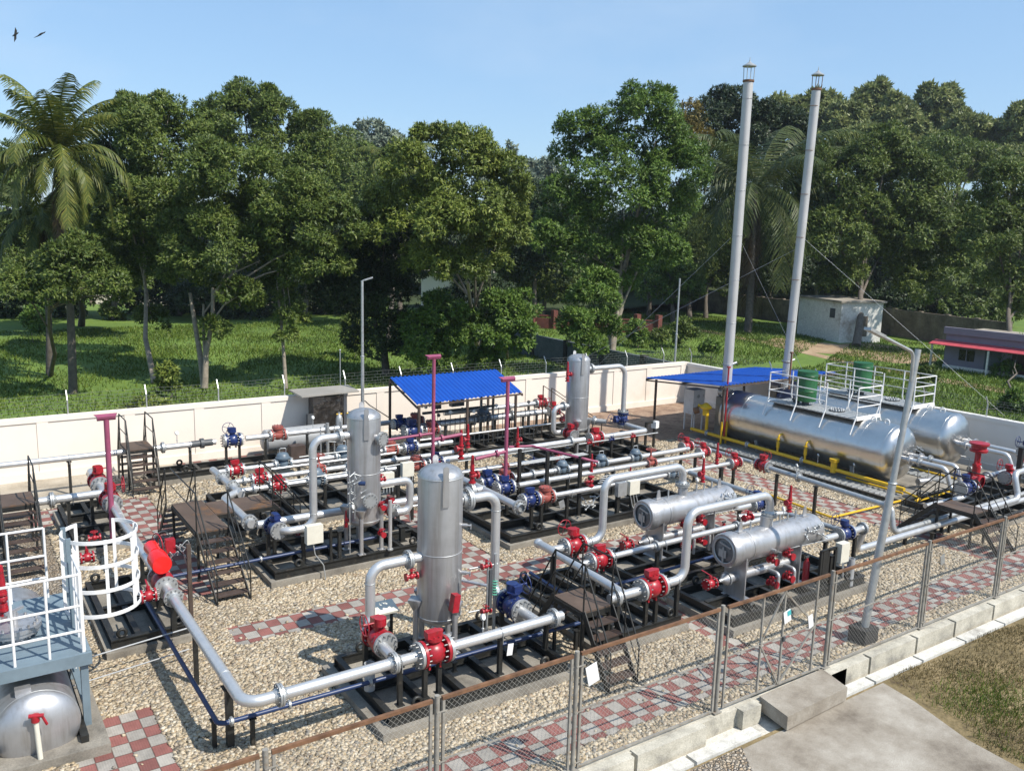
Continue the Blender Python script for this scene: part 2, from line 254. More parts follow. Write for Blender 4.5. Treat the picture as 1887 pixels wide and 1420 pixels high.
# ------------------------------------------------------------------ mesh builder
class MB:
    def __init__(s): s.v, s.f, s.sm, s.mi, s.m = [], [], [], [], 0
    def add(s, vs, fs, smooth=False):
        b = len(s.v); s.v += [tuple(x) for x in vs]
        for q in fs: s.f.append(tuple(i+b for i in q)); s.sm.append(smooth); s.mi.append(s.m)
        return s
    def box(s, c, d, rot=None):
        hx, hy, hz = d[0]/2, d[1]/2, d[2]/2
        vs = [Vector((x*hx, y*hy, z*hz)) for x in (-1, 1) for y in (-1, 1) for z in (-1, 1)]
        if rot is not None: vs = [rot @ v for v in vs]
        vs = [v + Vector(c) for v in vs]
        return s.add(vs, [(0, 1, 3, 2), (4, 6, 7, 5), (0, 4, 5, 1), (2, 3, 7, 6), (0, 2, 6, 4), (1, 5, 7, 3)])
    def bb(s, a, b): return s.box([(a[i]+b[i])/2 for i in range(3)], [abs(b[i]-a[i]) for i in range(3)])
    def beam(s, p0, p1, w, h=None):
        p0, p1 = Vector(p0), Vector(p1); d = p1-p0; L = d.length
        z = Vector((0, 0, 1)) if abs(d.normalized().z) < 0.95 else Vector((0, 1, 0))
        x = d.normalized(); y = z.cross(x).normalized(); z = x.cross(y)
        return s.box((p0+p1)/2, (L, w, h or w), Matrix((x, y, z)).transposed())
    def frame(s, p0, p1):
        d = (Vector(p1)-Vector(p0)).normalized(); a = Vector((0, 0, 1)) if abs(d.z) < 0.9 else Vector((1, 0, 0))
        x = a.cross(d).normalized(); return x, d.cross(x), d
    def lathe(s, o, d, prof, n=16, a0=0.0, a1=2*math.pi):
        o = Vector(o); x, y, d = s.frame((0, 0, 0), d)
        full = abs(a1-a0-2*math.pi) < 1e-6; k = n if full else n+1
        def ring(t, r): return [o + d*t + (x*math.cos(a0+(a1-a0)*i/n) + y*math.sin(a0+(a1-a0)*i/n))*r for i in range(k)]
        prev = None
        for j in range(len(prof)-1):
            (t0, r0), (t1, r1) = prof[j], prof[j+1]
            sm = True
            keep = False
            if prev is not None:
                v0 = Vector((prof[j][0]-prof[j-1][0], prof[j][1]-prof[j-1][1])); v1 = Vector((t1-t0, r1-r0))
                keep = v0.length > 0 and v1.length > 0 and v0.angle(v1) < 0.75
            if keep:
                b0 = prev
            else:
                b0 = len(s.v); s.v += [tuple(p) for p in ring(t0, r0)]
            b1 = len(s.v); s.v += [tuple(p) for p in ring(t1, r1)]
            for i in range(n):
                i2 = (i+1) % k
                s.f.append((b0+i, b0+i2, b1+i2, b1+i)); s.sm.append(sm); s.mi.append(s.m)
            prev = b1
        return s
    def cyl(s, p0, p1, r, r1=None, n=12):
        p0, p1 = Vector(p0), Vector(p1); L = (p1-p0).length; r1 = r if r1 is None else r1
        return s.lathe(p0, p1-p0, [(0, 1e-4), (0, r), (L, r1), (L, 1e-4)], n)
    def tube(s, pts, r, n=14, bend=0.0, caps=True):
        pts = [Vector(p) for p in pts]; P = [pts[0]]
        for i in range(1, len(pts)-1):
            a, b, c = pts[i-1], pts[i], pts[i+1]; u = (a-b); v = (c-b)
            if bend <= 0 or u.normalized().dot(v.normalized()) < -0.995: P.append(b); continue
            th = u.angle(v); tl = min(bend/math.tan(th/2), u.length*0.49, v.length*0.49); rr = tl*math.tan(th/2)
            u.normalize(); v.normalize(); m = (u+v).normalized(); ce = b + m*(rr/math.sin(th/2))
            A, B = b+u*tl-ce, b+v*tl-ce; al = A.angle(B); K = 7
            for k in range(K+1):
                t = k/K; P.append(ce + (A*math.sin((1-t)*al) + B*math.sin(t*al))/math.sin(al))
        P.append(pts[-1])
        rs = r if isinstance(r, (list, tuple)) else None
        t0 = (P[1]-P[0]).normalized(); a = Vector((0, 0, 1)) if abs(t0.z) < 0.9 else Vector((1, 0, 0))
        x = a.cross(t0).normalized(); base = len(s.v)
        for i, p in enumerate(P):
            if i == 0: t = t0
            elif i == len(P)-1: t = (P[i]-P[i-1]).normalized()
            else: t = ((P[i]-P[i-1]).normalized() + (P[i+1]-P[i]).normalized()).normalized()
            x = (x - t*x.dot(t)).normalized(); y = t.cross(x)
            rr = rs[min(i, len(rs)-1)] if rs else r
            s.v += [tuple(p + (x*math.cos(2*math.pi*k/n) + y*math.sin(2*math.pi*k/n))*rr) for k in range(n)]
        for i in range(len(P)-1):
            for k in range(n):
                k2 = (k+1) % n
                s.f.append((base+i*n+k, base+i*n+k2, base+(i+1)*n+k2, base+(i+1)*n+k)); s.sm.append(True); s.mi.append(s.m)
        if caps:
            for i in (0, len(P)-1):
                b = len(s.v); s.v += s.v[base+i*n:base+(i+1)*n]
                s.f.append(tuple(range(b, b+n)) if i else tuple(range(b+n-1, b-1, -1))); s.sm.append(False); s.mi.append(s.m)
        return s
    def torus(s, c, ax, Rr, r, n=24, m=8, a0=0.0, a1=2*math.pi):
        c = Vector(c); x, y, d = s.frame((0, 0, 0), ax); full = abs(a1-a0-2*math.pi) < 1e-6
        k = n if full else n+1; base = len(s.v)
        for i in range(k):
            a = a0+(a1-a0)*i/n; e = x*math.cos(a)+y*math.sin(a)
            for j in range(m):
                q = 2*math.pi*j/m; s.v.append(tuple(c + e*(Rr+r*math.cos(q)) + d*(r*math.sin(q))))
        for i in range(n):
            i2 = (i+1) % k
            for j in range(m):
                j2 = (j+1) % m
                s.f.append((base+i*m+j, base+i2*m+j, base+i2*m+j2, base+i*m+j2)); s.sm.append(True); s.mi.append(s.m)
        return s
    def ball(s, c, r, n=12): 
        return s.lathe(Vector(c)-Vector((0, 0, r)), (0, 0, 1), [(r-r*math.cos(math.pi*i/8), max(1e-4, r*math.sin(math.pi*i/8))) for i in range(9)], n)
    def prism(s, poly, z0, z1):
        n = len(poly); vs = [(p[0], p[1], z0) for p in poly] + [(p[0], p[1], z1) for p in poly]
        fs = [tuple(range(n-1, -1, -1)), tuple(range(n, 2*n))] + [(i, (i+1) % n, n+(i+1) % n, n+i) for i in range(n)]
        return s.add(vs, fs)
    def ext(s, poly, vec):
        n = len(poly); vec = Vector(vec); vs = [Vector(p) for p in poly] + [Vector(p)+vec for p in poly]
        return s.add(vs, [tuple(range(n-1, -1, -1)), tuple(range(n, 2*n))] + [(i, (i+1) % n, n+(i+1) % n, n+i) for i in range(n)])
def link(o, parent=None):
    C.objects.link(o)
    if parent is not None: o.parent = parent
    return o
def root_loc(p):
    v = Vector((0, 0, 0))
    while p is not None: v += p.location; p = p.parent
    return v
def part(name, mb, mats, parent=None, local=False):
    me = bpy.data.meshes.new(name)
    off = Vector((0, 0, 0)) if (parent is None or local) else root_loc(parent)
    vs = mb.v if off.length == 0 else [(v[0]-off.x, v[1]-off.y, v[2]-off.z) for v in mb.v]
    me.from_pydata(vs, [], mb.f)
    for m in (mats if isinstance(mats, (list, tuple)) else [mats]): me.materials.append(M[m] if isinstance(m, str) else m)
    me.polygons.foreach_set('use_smooth', mb.sm); me.polygons.foreach_set('material_index', mb.mi)
    me.update(); o = bpy.data.objects.new(name, me); return link(o, parent)
def thing(name, label, cat, loc=(0, 0, 0), group=None):
    o = bpy.data.objects.new(name, None); C.objects.link(o); o.location = loc; o.empty_display_size = 0.2
    return tag(o, label, cat, group)
def tag(o, label, cat, group=None):
    o['label'] = label; o['category'] = cat
    if group: o['group'] = group
    return o
def struct(name, mb, m): 
    o = part(name, mb, m); o['kind'] = 'structure'; return o
def copy_tree(o, parent=None):
    c = o.copy(); C.objects.link(c)
    if parent is not None: c.parent = parent
    for ch in list(o.children): copy_tree(ch, c)
    return c
def base_of(pts, z=None):
    xs = [p[0] for p in pts]; ys = [p[1] for p in pts]
    return (sum(xs)/len(xs), sum(ys)/len(ys), 0 if z is None else z)
# ================================================================== SETTING
def sheet_at(name, x0, x1, y0, y1, z, m, n=1):
    b = MB(); b.add([(x0, y0, z), (x1, y0, z), (x1, y1, z), (x0, y1, z)], [(0, 1, 2, 3)]); return struct(name, b, m)
def poly_at(name, pts, z, m):
    b = MB(); b.add([(p[0], p[1], z) for p in pts], [tuple(range(len(pts)))]); return struct(name, b, m)
KX = [-10.0, 60.0]
# the ground outside drops 0.42 m below the gravel terrace in front of the kerb
GZ = -0.25
GB = MB()
xs = [-700, -60, -20, 0, 20, 40, 60, 90, 130, 200, 300, 700]; ys = [8.2, 29.2, 40, 60, 80, 110, 150, 220, 400, 900]
def gz(x, y):
    if y < 9: return -0.42
    z = -0.012
    return z
vs = [(-700, -400, GZ), (700, -400, GZ), (700, 8.0, GZ), (-700, 8.0, GZ)]
GB.add(vs, [(0, 1, 2, 3)])
struct('ground', GB, 'drylawn')
b = MB(); b.add([(-700, 8.63, -0.03), (700, 8.63, -0.03), (700, 900, -0.03), (-700, 900, -0.03)], [(0, 1, 2, 3)]); struct('lawn', b, 'lawn')
sheet_at('gravel', -12, 29.6, 8.67, 27.75, 0.0, 'gravel')
# chequered walkways laid 5 mm above the gravel bed
PATHS = ((2.0, 28.9, 8.93, 9.785), (4.165, 19.1, 14.63, 15.485), (11.76, 12.25, 9.785, 12.4), (3.675, 4.655, 17.1, 24.6), (1.715, 3.43, 23.1, 24.6),
                         (9.55, 10.53, 15.485, 20.8), (20.58, 21.56, 9.785, 20.5), (1.225, 2.45, 10.4, 13.395), (5.9, 11.3, 27.0, 27.58),
                         (17.6, 19.1, 15.485, 16.3))
for (x0, x1, y0, y1) in PATHS:
    sheet_at('tiled_path', x0, x1, y0, y1, 0.006, 'tiles')
poly_at('apron', [(-6, 24.7), (3.4, 24.7), (4.4, 26.4), (6, 26.8), (6, 27.7), (-6, 27.7)], 0.009, 'apron')
poly_at('apron', [(4.4, 26.35), (9.5, 26.5), (9.5, 27.0), (5.9, 27.0)], 0.010, 'apron')
poly_at('leaf_litter', [(20.2, 23.2), (22.3, 22.6), (29, 23.0), (28.6, 27.6), (17.5, 27.6), (18.5, 25.6)], 0.012, 'litter')
def strip(name, px, z, m): poly_at(name, [tuple(at(a, b_, z=z))[:2] for a, b_ in px], z, m)
strip('earth_path', [(1160, 590), (1240, 600), (1400, 632), (1560, 670), (1700, 698), (1887, 731), (1887, 722), (1700, 690), (1560, 663), (1400, 627), (1240, 596), (1160, 586)], -0.020, 'earth')
strip('bare_ground', [(1400, 632), (1480, 648), (1560, 654), (1640, 668), (1718, 672), (1735, 655), (1660, 640), (1600, 632), (1545, 634), (1430, 622)], -0.022, 'earth')
poly_at('concrete_pavement', [(9.4, 7.9), (13.6, 7.95), (13.5, 7.3), (13.15, 6.2), (13.1, 5.5), (12.9, 3.5), (-4, 3.2), (-4, 7.9)], -0.235, 'slab')
poly_at('gravel_verge', [(-4, 7.95), (9.9, 7.95), (9.6, 7.5), (9.2, 6.9), (8.4, 6.2), (8.0, 5.2), (-4, 5.2)], -0.232, 'gravel')
# front kerb of cast blocks with open joints, and the narrow drain strip in front of it
kb = MB(); cb = MB()
x = -6.2; k = 0
while x < 30:
    L = 1.35 if k % 2 else 1.5
    if not (10.7 < x+L < 13.2 and x > 9.4): kb.bb((x+0.035, 8.33, -0.34), (x+L-0.035, 8.50, 0.03))
    x += L; k += 1
kb.bb((10.35, 8.33, -0.3), (10.78, 8.50, 0.018)); kb.bb((12.62, 8.33, -0.3), (13.05, 8.50, 0.018))
struct('kerb', kb, 'kerb')
b = MB(); b.bb((-6, 8.46, -0.45), (10.8, 8.68, 0.01)); b.bb((12.6, 8.46, -0.45), (30, 8.68, 0.01)); b.bb((10.8, 8.46, -0.45), (12.6, 8.68, -0.03)); struct('kerb_wall', b, 'kerb')
x = -6.0
while x < 30:
    if not (10.3 < x+0.6 < 12.3): cb.bb((x, 8.02, -0.36), (x+1.44, 8.24, -0.215))
    x += 1.5
struct('drain_channel', cb, 'channel')
b = MB(); b.bb((-6, 8.0, -0.6), (30, 8.47, -0.31)); struct('drain_bed', b, 'channel')
b = MB(); b.prism([(10.82, 7.84), (12.45, 7.9), (12.62, 8.53), (10.93, 8.5)], -0.2, 0.04); struct('gate_slab', b, 'slab')
# concrete pads under the equipment
PADS = {'a': (5.08, 8.75, 10.55, 12.95), 'b': (9.5, 11.68, 10.86, 14.1), 'c': (12.2, 16.6, 10.2, 12.0), 'd': (11.9, 16.3, 12.85, 14.1), 'e': (11.02, 17.3, 16.05, 18.95),
        'f': (5.5, 9.5, 16.75, 18.75), 'g': (2.1, 3.62, 15.2, 18.4), 'h': (2.25, 3.6, 20.6, 23.9), 'i': (5.7, 10.7, 20.1, 23.0), 'j': (16.2, 20.3, 20.3, 22.6),
        'k': (11.2, 20.3, 23.5, 25.6), 'l': (4.9, 11.5, 25.3, 26.3), 'm': (22.9, 28.6, 13.4, 22.4), 'n': (22.4, 27.0, 10.8, 13.2), 'o': (11.2, 16.0, 19.4, 21.3), 'p': (-1.0, 1.7, 12.4, 17.6)}
for k, (x0, x1, y0, y1) in PADS.items():
    b = MB(); b.bb((x0, y0, -0.1), (x1, y1, 0.155)); struct('concrete_pad', b, 'pad')
# ================================================================== compound wall
def wall(name, label, p0, p1, h, t, m, pil, mcol, wire=True, lean=1):
    p0, p1 = Vector(p0), Vector(p1); d = (p1-p0); L = d.length; d.normalize(); nrm = Vector((d.y, -d.x, 0))   # towards the plant
    rt = thing(name, label, 'wall', tuple((p0+p1)/2))
    rot = Matrix((d, -nrm, Vector((0, 0, 1)))).transposed()
    def bx(b, s0, s1, o0, o1, z0, z1):
        c = p0 + d*((s0+s1)/2) + nrm*((o0+o1)/2) + Vector((0, 0, (z0+z1)/2)); b.box(c, (s1-s0, abs(o1-o0), z1-z0), rot)
    b = MB(); bx(b, 0, L, -t/2, t/2, -0.1, h-0.14); part('wall_face', b, m, rt)
    b = MB(); bx(b, 0, L, -t/2-0.03, t/2+0.035, h-0.14, h); part('coping', b, m, rt)
    b = MB(); bx(b, 0, L, t/2, t/2+0.05, -0.05, 0.24); part('plinth', b, m, rt)
    for s in pil:
        b = MB(); bx(b, s-0.15, s+0.15, t/2, t/2+0.028, 0.24, h-0.14); part('pilaster', b, mcol, rt)
    if wire:
        posts = []
        s = 0.3
        while s < L: posts.append(s); s += 2.18
        for s in posts:
            b = MB(); q = p0 + d*s - nrm*0.04
            b.beam(q+Vector((0, 0, h-0.05)), q+Vector((0, 0, h+0.42)), 0.035)
            b.beam(q+Vector((0, 0, h+0.41)), q+Vector((0, 0, h+0.68))-nrm*0.17*lean, 0.03); part('wire_post', b, 'galv', rt)
        b = MB(); rnd = random.Random(5)
        for j in range(6):
            z = h+0.08+0.1*j; prev = None
            s = 0.0
            while s <= L:
                q = p0 + d*s - nrm*(0.04 + max(0, z-h-0.42)*0.6*lean) + Vector((0, 0, z+rnd.uniform(-0.015, 0.015)))
                if prev is not None: b.beam(prev, q, 0.006)
                prev = q; s += 0.55
        s = 0.05; j = 0
        while s < L:
            j += 1
            for zz in range(5):
                if rnd.random() < 0.85:
                    sj = s + (0.11 if zz % 2 else 0); z = h+0.08+0.1*zz
                    q = p0 + d*sj - nrm*(0.04 + max(0, z-h-0.42)*0.6*lean); b.beam(q+Vector((0, 0, z)), q+Vector((0, 0, z+0.1)), 0.006)
            s += 0.22
        part('wire_mesh', b, 'thinwire', rt)
    return rt
wall('compound_wall', 'long cream painted wall with pilasters and wire mesh behind the pipework', (-8, 27.8, 0), (28.6, 27.8, 0), 1.84, 0.2, 'wallpaint',
     [s+8 for s in (-6.2, -4.0, -1.8, 0.35, 2.5, 4.85, 6.9, 9.05, 13.2, 15.7, 19.7, 22.3, 24.3, 26.2, 28.3)], 'wallpaint')
wall('compound_wall', 'pale wall along the grass beyond the two steel tanks', (28.62, 27.9, 0), (29.6, 7.0, 0), 1.80, 0.2, 'wallgrey', [2.2, 5.4, 8.6, 11.8, 14.6, 17.6], 'wallgrey', lean=-1)
# ================================================================== chain link fence and gate
def chain(b, x0, x1, y, z0, z1, pitch=0.056, wd=0.0023):
    H = z1-z0; s = x0-H
    while s < x1:
        for sg in (1, -1):
            a = (s, z0) if sg > 0 else (s, z1); e = (s+H, z1) if sg > 0 else (s+H, z0)
            (ax, az), (ex, ez) = a, e
            if ax < x0: f = (x0-ax)/H; ax, az = x0, az+(ez-az)*f
            if ex > x1: f = (x1-ax)/(ex-ax) if ex > ax else 0; ex, ez = x1, az+(ez-az)*f
            if ex-ax > 0.01:
                o = 0.002*sg
                b.add([(ax-wd, y+o, az), (ax+wd, y+o, az), (ex+wd, y+o, ez), (ex-wd, y+o, ez)], [(0, 1, 2, 3)])
        s += pitch*2**0.5
FY = 8.56; FXS = [-3.0, 0.02, 2.7, 4.85, 7.05, 9.95, 12.72, 15.72, 18.58, 21.4, 24.2, 27.0]
fence = thing('chain_link_fence', 'chain link fence with rusty top rail on the kerb beside the chequered path', 'fence', (12, FY, 0))
for xx in FXS:
    b = MB(); b.cyl((xx, FY, -0.02), (xx, FY, 1.84), 0.034, n=10); b.box((xx, FY, 0.035), (0.16, 0.13, 0.012)); part('fence_post', b, 'fence', fence)
for i in range(len(FXS)-1):
    x0, x1 = FXS[i]+0.07, FXS[i+1]-0.07
    if i == 5: continue
    b = MB(); b.beam((x0, FY, 1.785), (x1, FY, 1.785), 0.045); r_ = part('top_rail', b, 'rust', fence)
    b = MB(); b.beam((x0+0.02, FY, 0.05), (x0+0.02, FY, 1.76), 0.036); b.beam((x1-0.02, FY, 0.05), (x1-0.02, FY, 1.76), 0.036)
    b.beam((x0, FY, 0.06), (x1, FY, 0.06), 0.03); b.beam((x0, FY+0.012, 0.93), (x1, FY+0.012, 0.93), 0.02)
    for zz in (0.15, 0.93, 1.62): b.beam((x0-0.09, FY-0.03, zz), (x0+0.06, FY-0.03, zz), 0.014)
    part('panel_frame', b, 'fence', fence)
    b = MB(); chain(b, x0, x1, FY, 0.06, 1.76); part('wire_mesh', b, 'wire', fence)
for nm, lab, x0, x1 in (('gate', 'pair of chain link gate leaves with diagonal braces at the concrete slab', 10.06, 12.62),):
    gate = thing(nm, lab, 'gate', ((x0+x1)/2, FY, 0))
    b = MB(); b.beam((x0, FY, 1.785), (x1, FY, 1.785), 0.045); part('top_rail', b, 'rust', gate)
    xm = (x0+x1)/2 + 0.1
    xa, xb = 10.9, 12.3
    for a, e in ((x0+0.02, xa), (xa, xm), (xm, xb), (xb, x1-0.02)):
        b = MB(); b.beam((a+0.02, FY, 0.06), (a+0.02, FY, 1.76), 0.032); b.beam((a, FY, 0.07), (e, FY, 0.07), 0.03); b.beam((a, FY, 0.93), (e, FY, 0.93), 0.018); part('leaf_frame', b, 'fence', gate)
        b = MB(); chain(b, a+0.02, e, FY, 0.07, 1.76); part('wire_mesh', b, 'wire', gate)
    b = MB(); b.beam((xa, FY-0.01, 0.93), (xm, FY-0.01, 0.08), 0.026); b.beam((xa, FY-0.01, 0.95), (xm, FY-0.01, 1.74), 0.026)
    b.beam((xb, FY-0.01, 0.93), (xm, FY-0.01, 0.08), 0.026); b.beam((xb, FY-0.01, 0.95), (xm, FY-0.01, 1.74), 0.026); part('brace', b, 'fence', gate)
    b = MB(); b.box((xm+0.03, FY-0.035, 0.9), (0.05, 0.03, 0.08)); part('padlock', b, 'darkgrey', gate)
for lab, c, sz, col in (('white plastic sign wired to the mesh left of the stairs', at(1092, 1241, y=FY-0.03), (0.20, 0.30), 'white'),
                        ('white notice with a teal corner on the gate', at(1451, 1135, y=FY-0.03), (0.17, 0.22), 'white'),
                        ('plain white notice on the gate below the pipe filter', at(1494, 1144, y=FY-0.03), (0.12, 0.24), 'white'),
                        ('pale faded plate on the fence right of the lamp post', at(1737, 1031, y=FY-0.03), (0.14, 0.2), 'galv')):
    s = thing('sign', lab, 'sign', tuple(c), 'notices on the fence')
    b = MB(); b.box(c, (sz[0], 0.008, sz[1]), Matrix.Rotation(R(-14), 3, 'Y')); part('plate', b, col, s)
    if 'teal' in lab:
        b = MB(); b.box(c+Vector((0.035, -0.007, 0.055)), (0.09, 0.004, 0.09), Matrix.Rotation(R(-14), 3, 'Y')); part('teal_patch', b, 'tealtag', s)
# ================================================================== fittings
RP = 0.084
def flange(parent, p, ax, rp=RP, m='galv', name='flange', pair=True, blind=False):
    b = MB(); p = Vector(p); d = Vector(ax).normalized(); r = rp*1.95; t = rp*0.34
    b.m = 0
    if pair:
        b.cyl(p-d*(t*1.15), p-d*(t*0.12), r, n=22); b.cyl(p+d*(t*0.12), p+d*(t*1.15), r, n=22)
        b.lathe(p-d*(t*1.15), -d, [(0, rp*1.35), (rp*0.7, rp*1.02)], 16); 
        if not blind: b.lathe(p+d*(t*1.15), d, [(0, rp*1.35), (rp*0.7, rp*1.02)], 16)
    else:
        b.cyl(p-d*(t/2), p+d*(t/2), r, n=22)
    b.m = 1
    x, y, _ = b.frame((0, 0, 0), d); nb = 12
    for i in range(nb):
        a = 2*math.pi*(i+.5)/nb; q = p+(x*math.cos(a)+y*math.sin(a))*(r*0.82); h = t*1.75 if pair else t
        b.cyl(q-d*h, q+d*h, rp*0.16, n=6)
    if pair: b.cyl(p-d*t*0.12, p+d*t*0.12, r*0.7, n=16)
    return part(name, b, [m, 'bolt'], parent)
def clamp(parent, p, ax, r=RP):
    b = MB(); p = Vector(p); d = Vector(ax).normalized()
    b.torus(p, d, r+0.006, 0.008, 18, 6); s = d.cross(Vector((0, 0, 1))).normalized()
    for sg in (-1, 1): b.cyl(p+s*sg*(r+0.006), p+s*sg*(r+0.006)-Vector((0, 0, r+0.07)), 0.007, n=6)
    return part('u_bolt', b, 'galv', parent)
def pipe(label, pts, r=RP, m='silver_pipe', bend=None, fl=(), cl=(), welds=(), name='pipe', group=None, cat='pipe', parent=None):
    pts = [Vector(p) for p in pts]
    rt = parent or thing(name, label, cat, (pts[0].x, pts[0].y, pts[0].z), group)
    b = MB(); b.tube(pts, r, 16, r*3 if bend is None else bend); part('pipe_run', b, m, rt)
    for f in fl: flange(rt, f[0], f[1], r*(f[2] if len(f) > 2 else 1), blind=(len(f) > 3))
    for c in cl: clamp(rt, c[0], c[1], r)
    for q in welds:
        b = MB(); b.torus(q[0], q[1], r, 0.008, 18, 6); part('weld_bead', b, 'galv', rt)
    return rt
def bolts(b, c, ax, rr, n, rb, h):
    c = Vector(c); d = Vector(ax).normalized(); x, y, _ = b.frame((0, 0, 0), d)
    for i in range(n):
        a = 2*math.pi*(i+.5)/n; q = c+(x*math.cos(a)+y*math.sin(a))*rr; b.cyl(q-d*h, q+d*h, rb, n=6)
def wheel(b, c, ax, Rr, r=0.011, spokes=4):
    c = Vector(c); d = Vector(ax).normalized(); x, y, _ = b.frame((0, 0, 0), d); b.torus(c, d, Rr, r*.85, 26, 7)
    for i in range(spokes):
        a = 2*math.pi*i/spokes+0.4; b.cyl(c, c+(x*math.cos(a)+y*math.sin(a))*Rr, r*0.7, n=6)
    b.cyl(c-d*0.02, c+d*0.02, r*2.4, n=10)
PROTO = {}
def fl_mb(xs, r, t, n=12):
    b = MB()
    for x in xs: b.cyl((x-t/2, 0, 0), (x+t/2, 0, 0), r, n=24)
    b.m = 1
    for x in xs: bolts(b, (x, 0, 0), (1, 0, 0), r*0.84, n, 0.014, t*1.7)
    return b
def valve_parts(kind, col, rt):
    P = lambda n, b, m, p=None: part(n, b, m, p or rt, True)
    if kind in ('ball', 'gear', 'plain'):
        b = MB(); b.lathe((-0.17, 0, 0), (1, 0, 0), [(0, 0.10), (0.03, 0.125), (0.08, 0.165), (0.17, 0.182), (0.26, 0.165), (0.31, 0.125), (0.34, 0.10)], 24)
        b.cyl((0, 0, 0.12), (0, 0, 0.235), 0.085, n=16)
        for sx in (-0.09, 0.09): b.box((sx, 0, -0.2), (0.03, 0.12, 0.09))
        P('body', b, col)
        P('flange', fl_mb([-0.19], 0.205, 0.045), [col, 'bolt']); P('flange', fl_mb([0.19], 0.205, 0.045), [col, 'bolt'])
        P('companion_flange', fl_mb([-0.245], 0.2, 0.045), ['galv', 'bolt']); P('companion_flange', fl_mb([0.245], 0.2, 0.045), ['galv', 'bolt'])
        b = MB(); b.cyl((0, 0, 0.235), (0, 0, 0.26), 0.12, n=18); b.box((0.02, 0.03, 0.315), (0.17, 0.15, 0.11)); b.cyl((-0.05, 0, 0.26), (-0.05, 0, 0.385), 0.10, n=16)
        if kind == 'plain':
            b = MB(); b.cyl((0, 0, 0.2), (0, 0, 0.25), 0.13, n=18); b.box((-.03, 0, 0.29), (0.2, 0.13, 0.1)); b.cyl((0.09, 0, 0.25), (0.09, 0, 0.33), 0.06, n=12); bolts(b, (0, 0, .25), (0, 0, 1), .105, 8, .013, .025); P('gearbox', b, col); return
        b.cyl((-0.05, 0.05, 0.315), (-0.05, 0.27, 0.315), 0.016, n=8); g = P('gearbox', b, col)
        b = MB(); wheel(b, (-0.05, 0.27, 0.315), (0, 1, 0), 0.17); P('handwheel', b, col if col in ('red', 'blue') else 'red', rt)
    elif kind == 'lever':
        b = MB(); b.lathe((-0.12, 0, 0), (1, 0, 0), [(0, 0.06), (0.05, 0.10), (0.12, 0.115), (0.19, 0.10), (0.24, 0.06)], 18); b.cyl((0, 0, 0.09), (0, 0, 0.19), 0.04, n=10); P('body', b, col)
        [P('flange', fl_mb([q], 0.135, 0.035, 8), [col, 'bolt']) for q in (-.125, .125)]
        b = MB(); b.beam((0, 0, 0.2), (0.02, 0.3, 0.22), 0.03, 0.012); P('lever', b, col)
    elif kind == 'check':
        b = MB(); b.lathe((-0.2, 0, 0), (1, 0, 0), [(0, 0.10), (0.06, 0.12), (0.16, 0.165), (0.24, 0.165), (0.34, 0.12), (0.4, 0.10)], 22)
        b.cyl((0.02, 0, 0.05), (0.0, 0, 0.22), 0.15, n=20); P('body', b, col)
        [(P('flange', fl_mb([q*.205], 0.2, 0.045), [col, 'bolt']), P('companion_flange', fl_mb([q*.258], 0.195, 0.04), ['galv', 'bolt'])) for q in (-1, 1)]
        b = MB(); b.cyl((0, 0, 0.22), (0, 0, 0.265), 0.185, n=22); b.cyl((0, 0, 0.27), (0, 0, 0.30), 0.18, n=22); b.m = 1; bolts(b, (0, 0, 0.27), (0, 0, 1), 0.155, 10, 0.014, 0.055); P('bolted_cover', b, [col, 'bolt'])
    elif kind == 'reg':
        b = MB(); b.lathe((0, 0, -0.17), (0, 0, 1), [(0, 0.06), (0.03, 0.12), (0.10, 0.165), (0.2, 0.17), (0.27, 0.14), (0.33, 0.12)], 22); b.cyl((-0.2, 0, 0), (0.2, 0, 0), 0.10, n=16); P('body', b, col)
        [(P('flange', fl_mb([q*.2], 0.175, 0.04), [col, 'bolt']), P('companion_flange', fl_mb([q*.245], 0.17, 0.035), ['galv', 'bolt'])) for q in (-1, 1)]
        b = MB(); b.lathe((0, 0, 0.13), (0, 0, 1), [(0, 0.13), (0.03, 0.21), (0.08, 0.215), (0.09, 0.19), (0.17, 0.165), (0.21, 0.12), (0.225, 0.001)], 24); P('diaphragm_cover', b, col)
        b = MB(); b.tube([(0.1, 0, 0.3), (0.1, 0, 0.47), (-0.08, 0.03, 0.47), (-0.08, 0.03, 0.36)], 0.013, 7, 0.03); P('sensing_tube', b, 'galv')
    elif kind == 'relief':
        b = MB(); b.cyl((0, 0, 0.0), (0, 0, 0.03), 0.085, n=16); b.cyl((0, 0, 0.03), (0, 0, 0.2), 0.055, n=14); b.cyl((0, 0, 0.1), (0, 0, 0.13), 0.085, n=16); b.ball((0, 0, 0.27), 0.068); b.cyl((0, 0, 0.27), (0.13, 0, 0.27), 0.05, n=12); b.cyl((0.12, 0, 0.27), (0.16, 0, 0.27), 0.09, n=16); P('body', b, col)
        b = MB(); b.lathe((0, 0, 0.33), (0, 0, 1), [(0, 0.075), (0.03, 0.075), (0.035, 0.052), (0.2, 0.046), (0.32, 0.034), (0.34, 0.038), (0.42, 0.03), (0.44, 0.001)], 16); P('spring_bonnet', b, col)
    elif kind == 'needle':
        b = MB(); b.cyl((-0.09, 0, 0), (0.09, 0, 0), 0.03, n=10); b.ball((0, 0, 0), 0.05); b.cyl((0, 0, 0), (0, 0, 0.1), 0.022, n=8)
        for x in (-0.09, 0.09): b.cyl((x-0.012, 0, 0), (x+0.012, 0, 0), 0.065, n=14)
        P('body', b, col)
        b = MB(); wheel(b, (0, 0, 0.11), (0, 0, 1), 0.06, 0.008); P('handwheel', b, col)
    elif kind == 'wheelvalve':
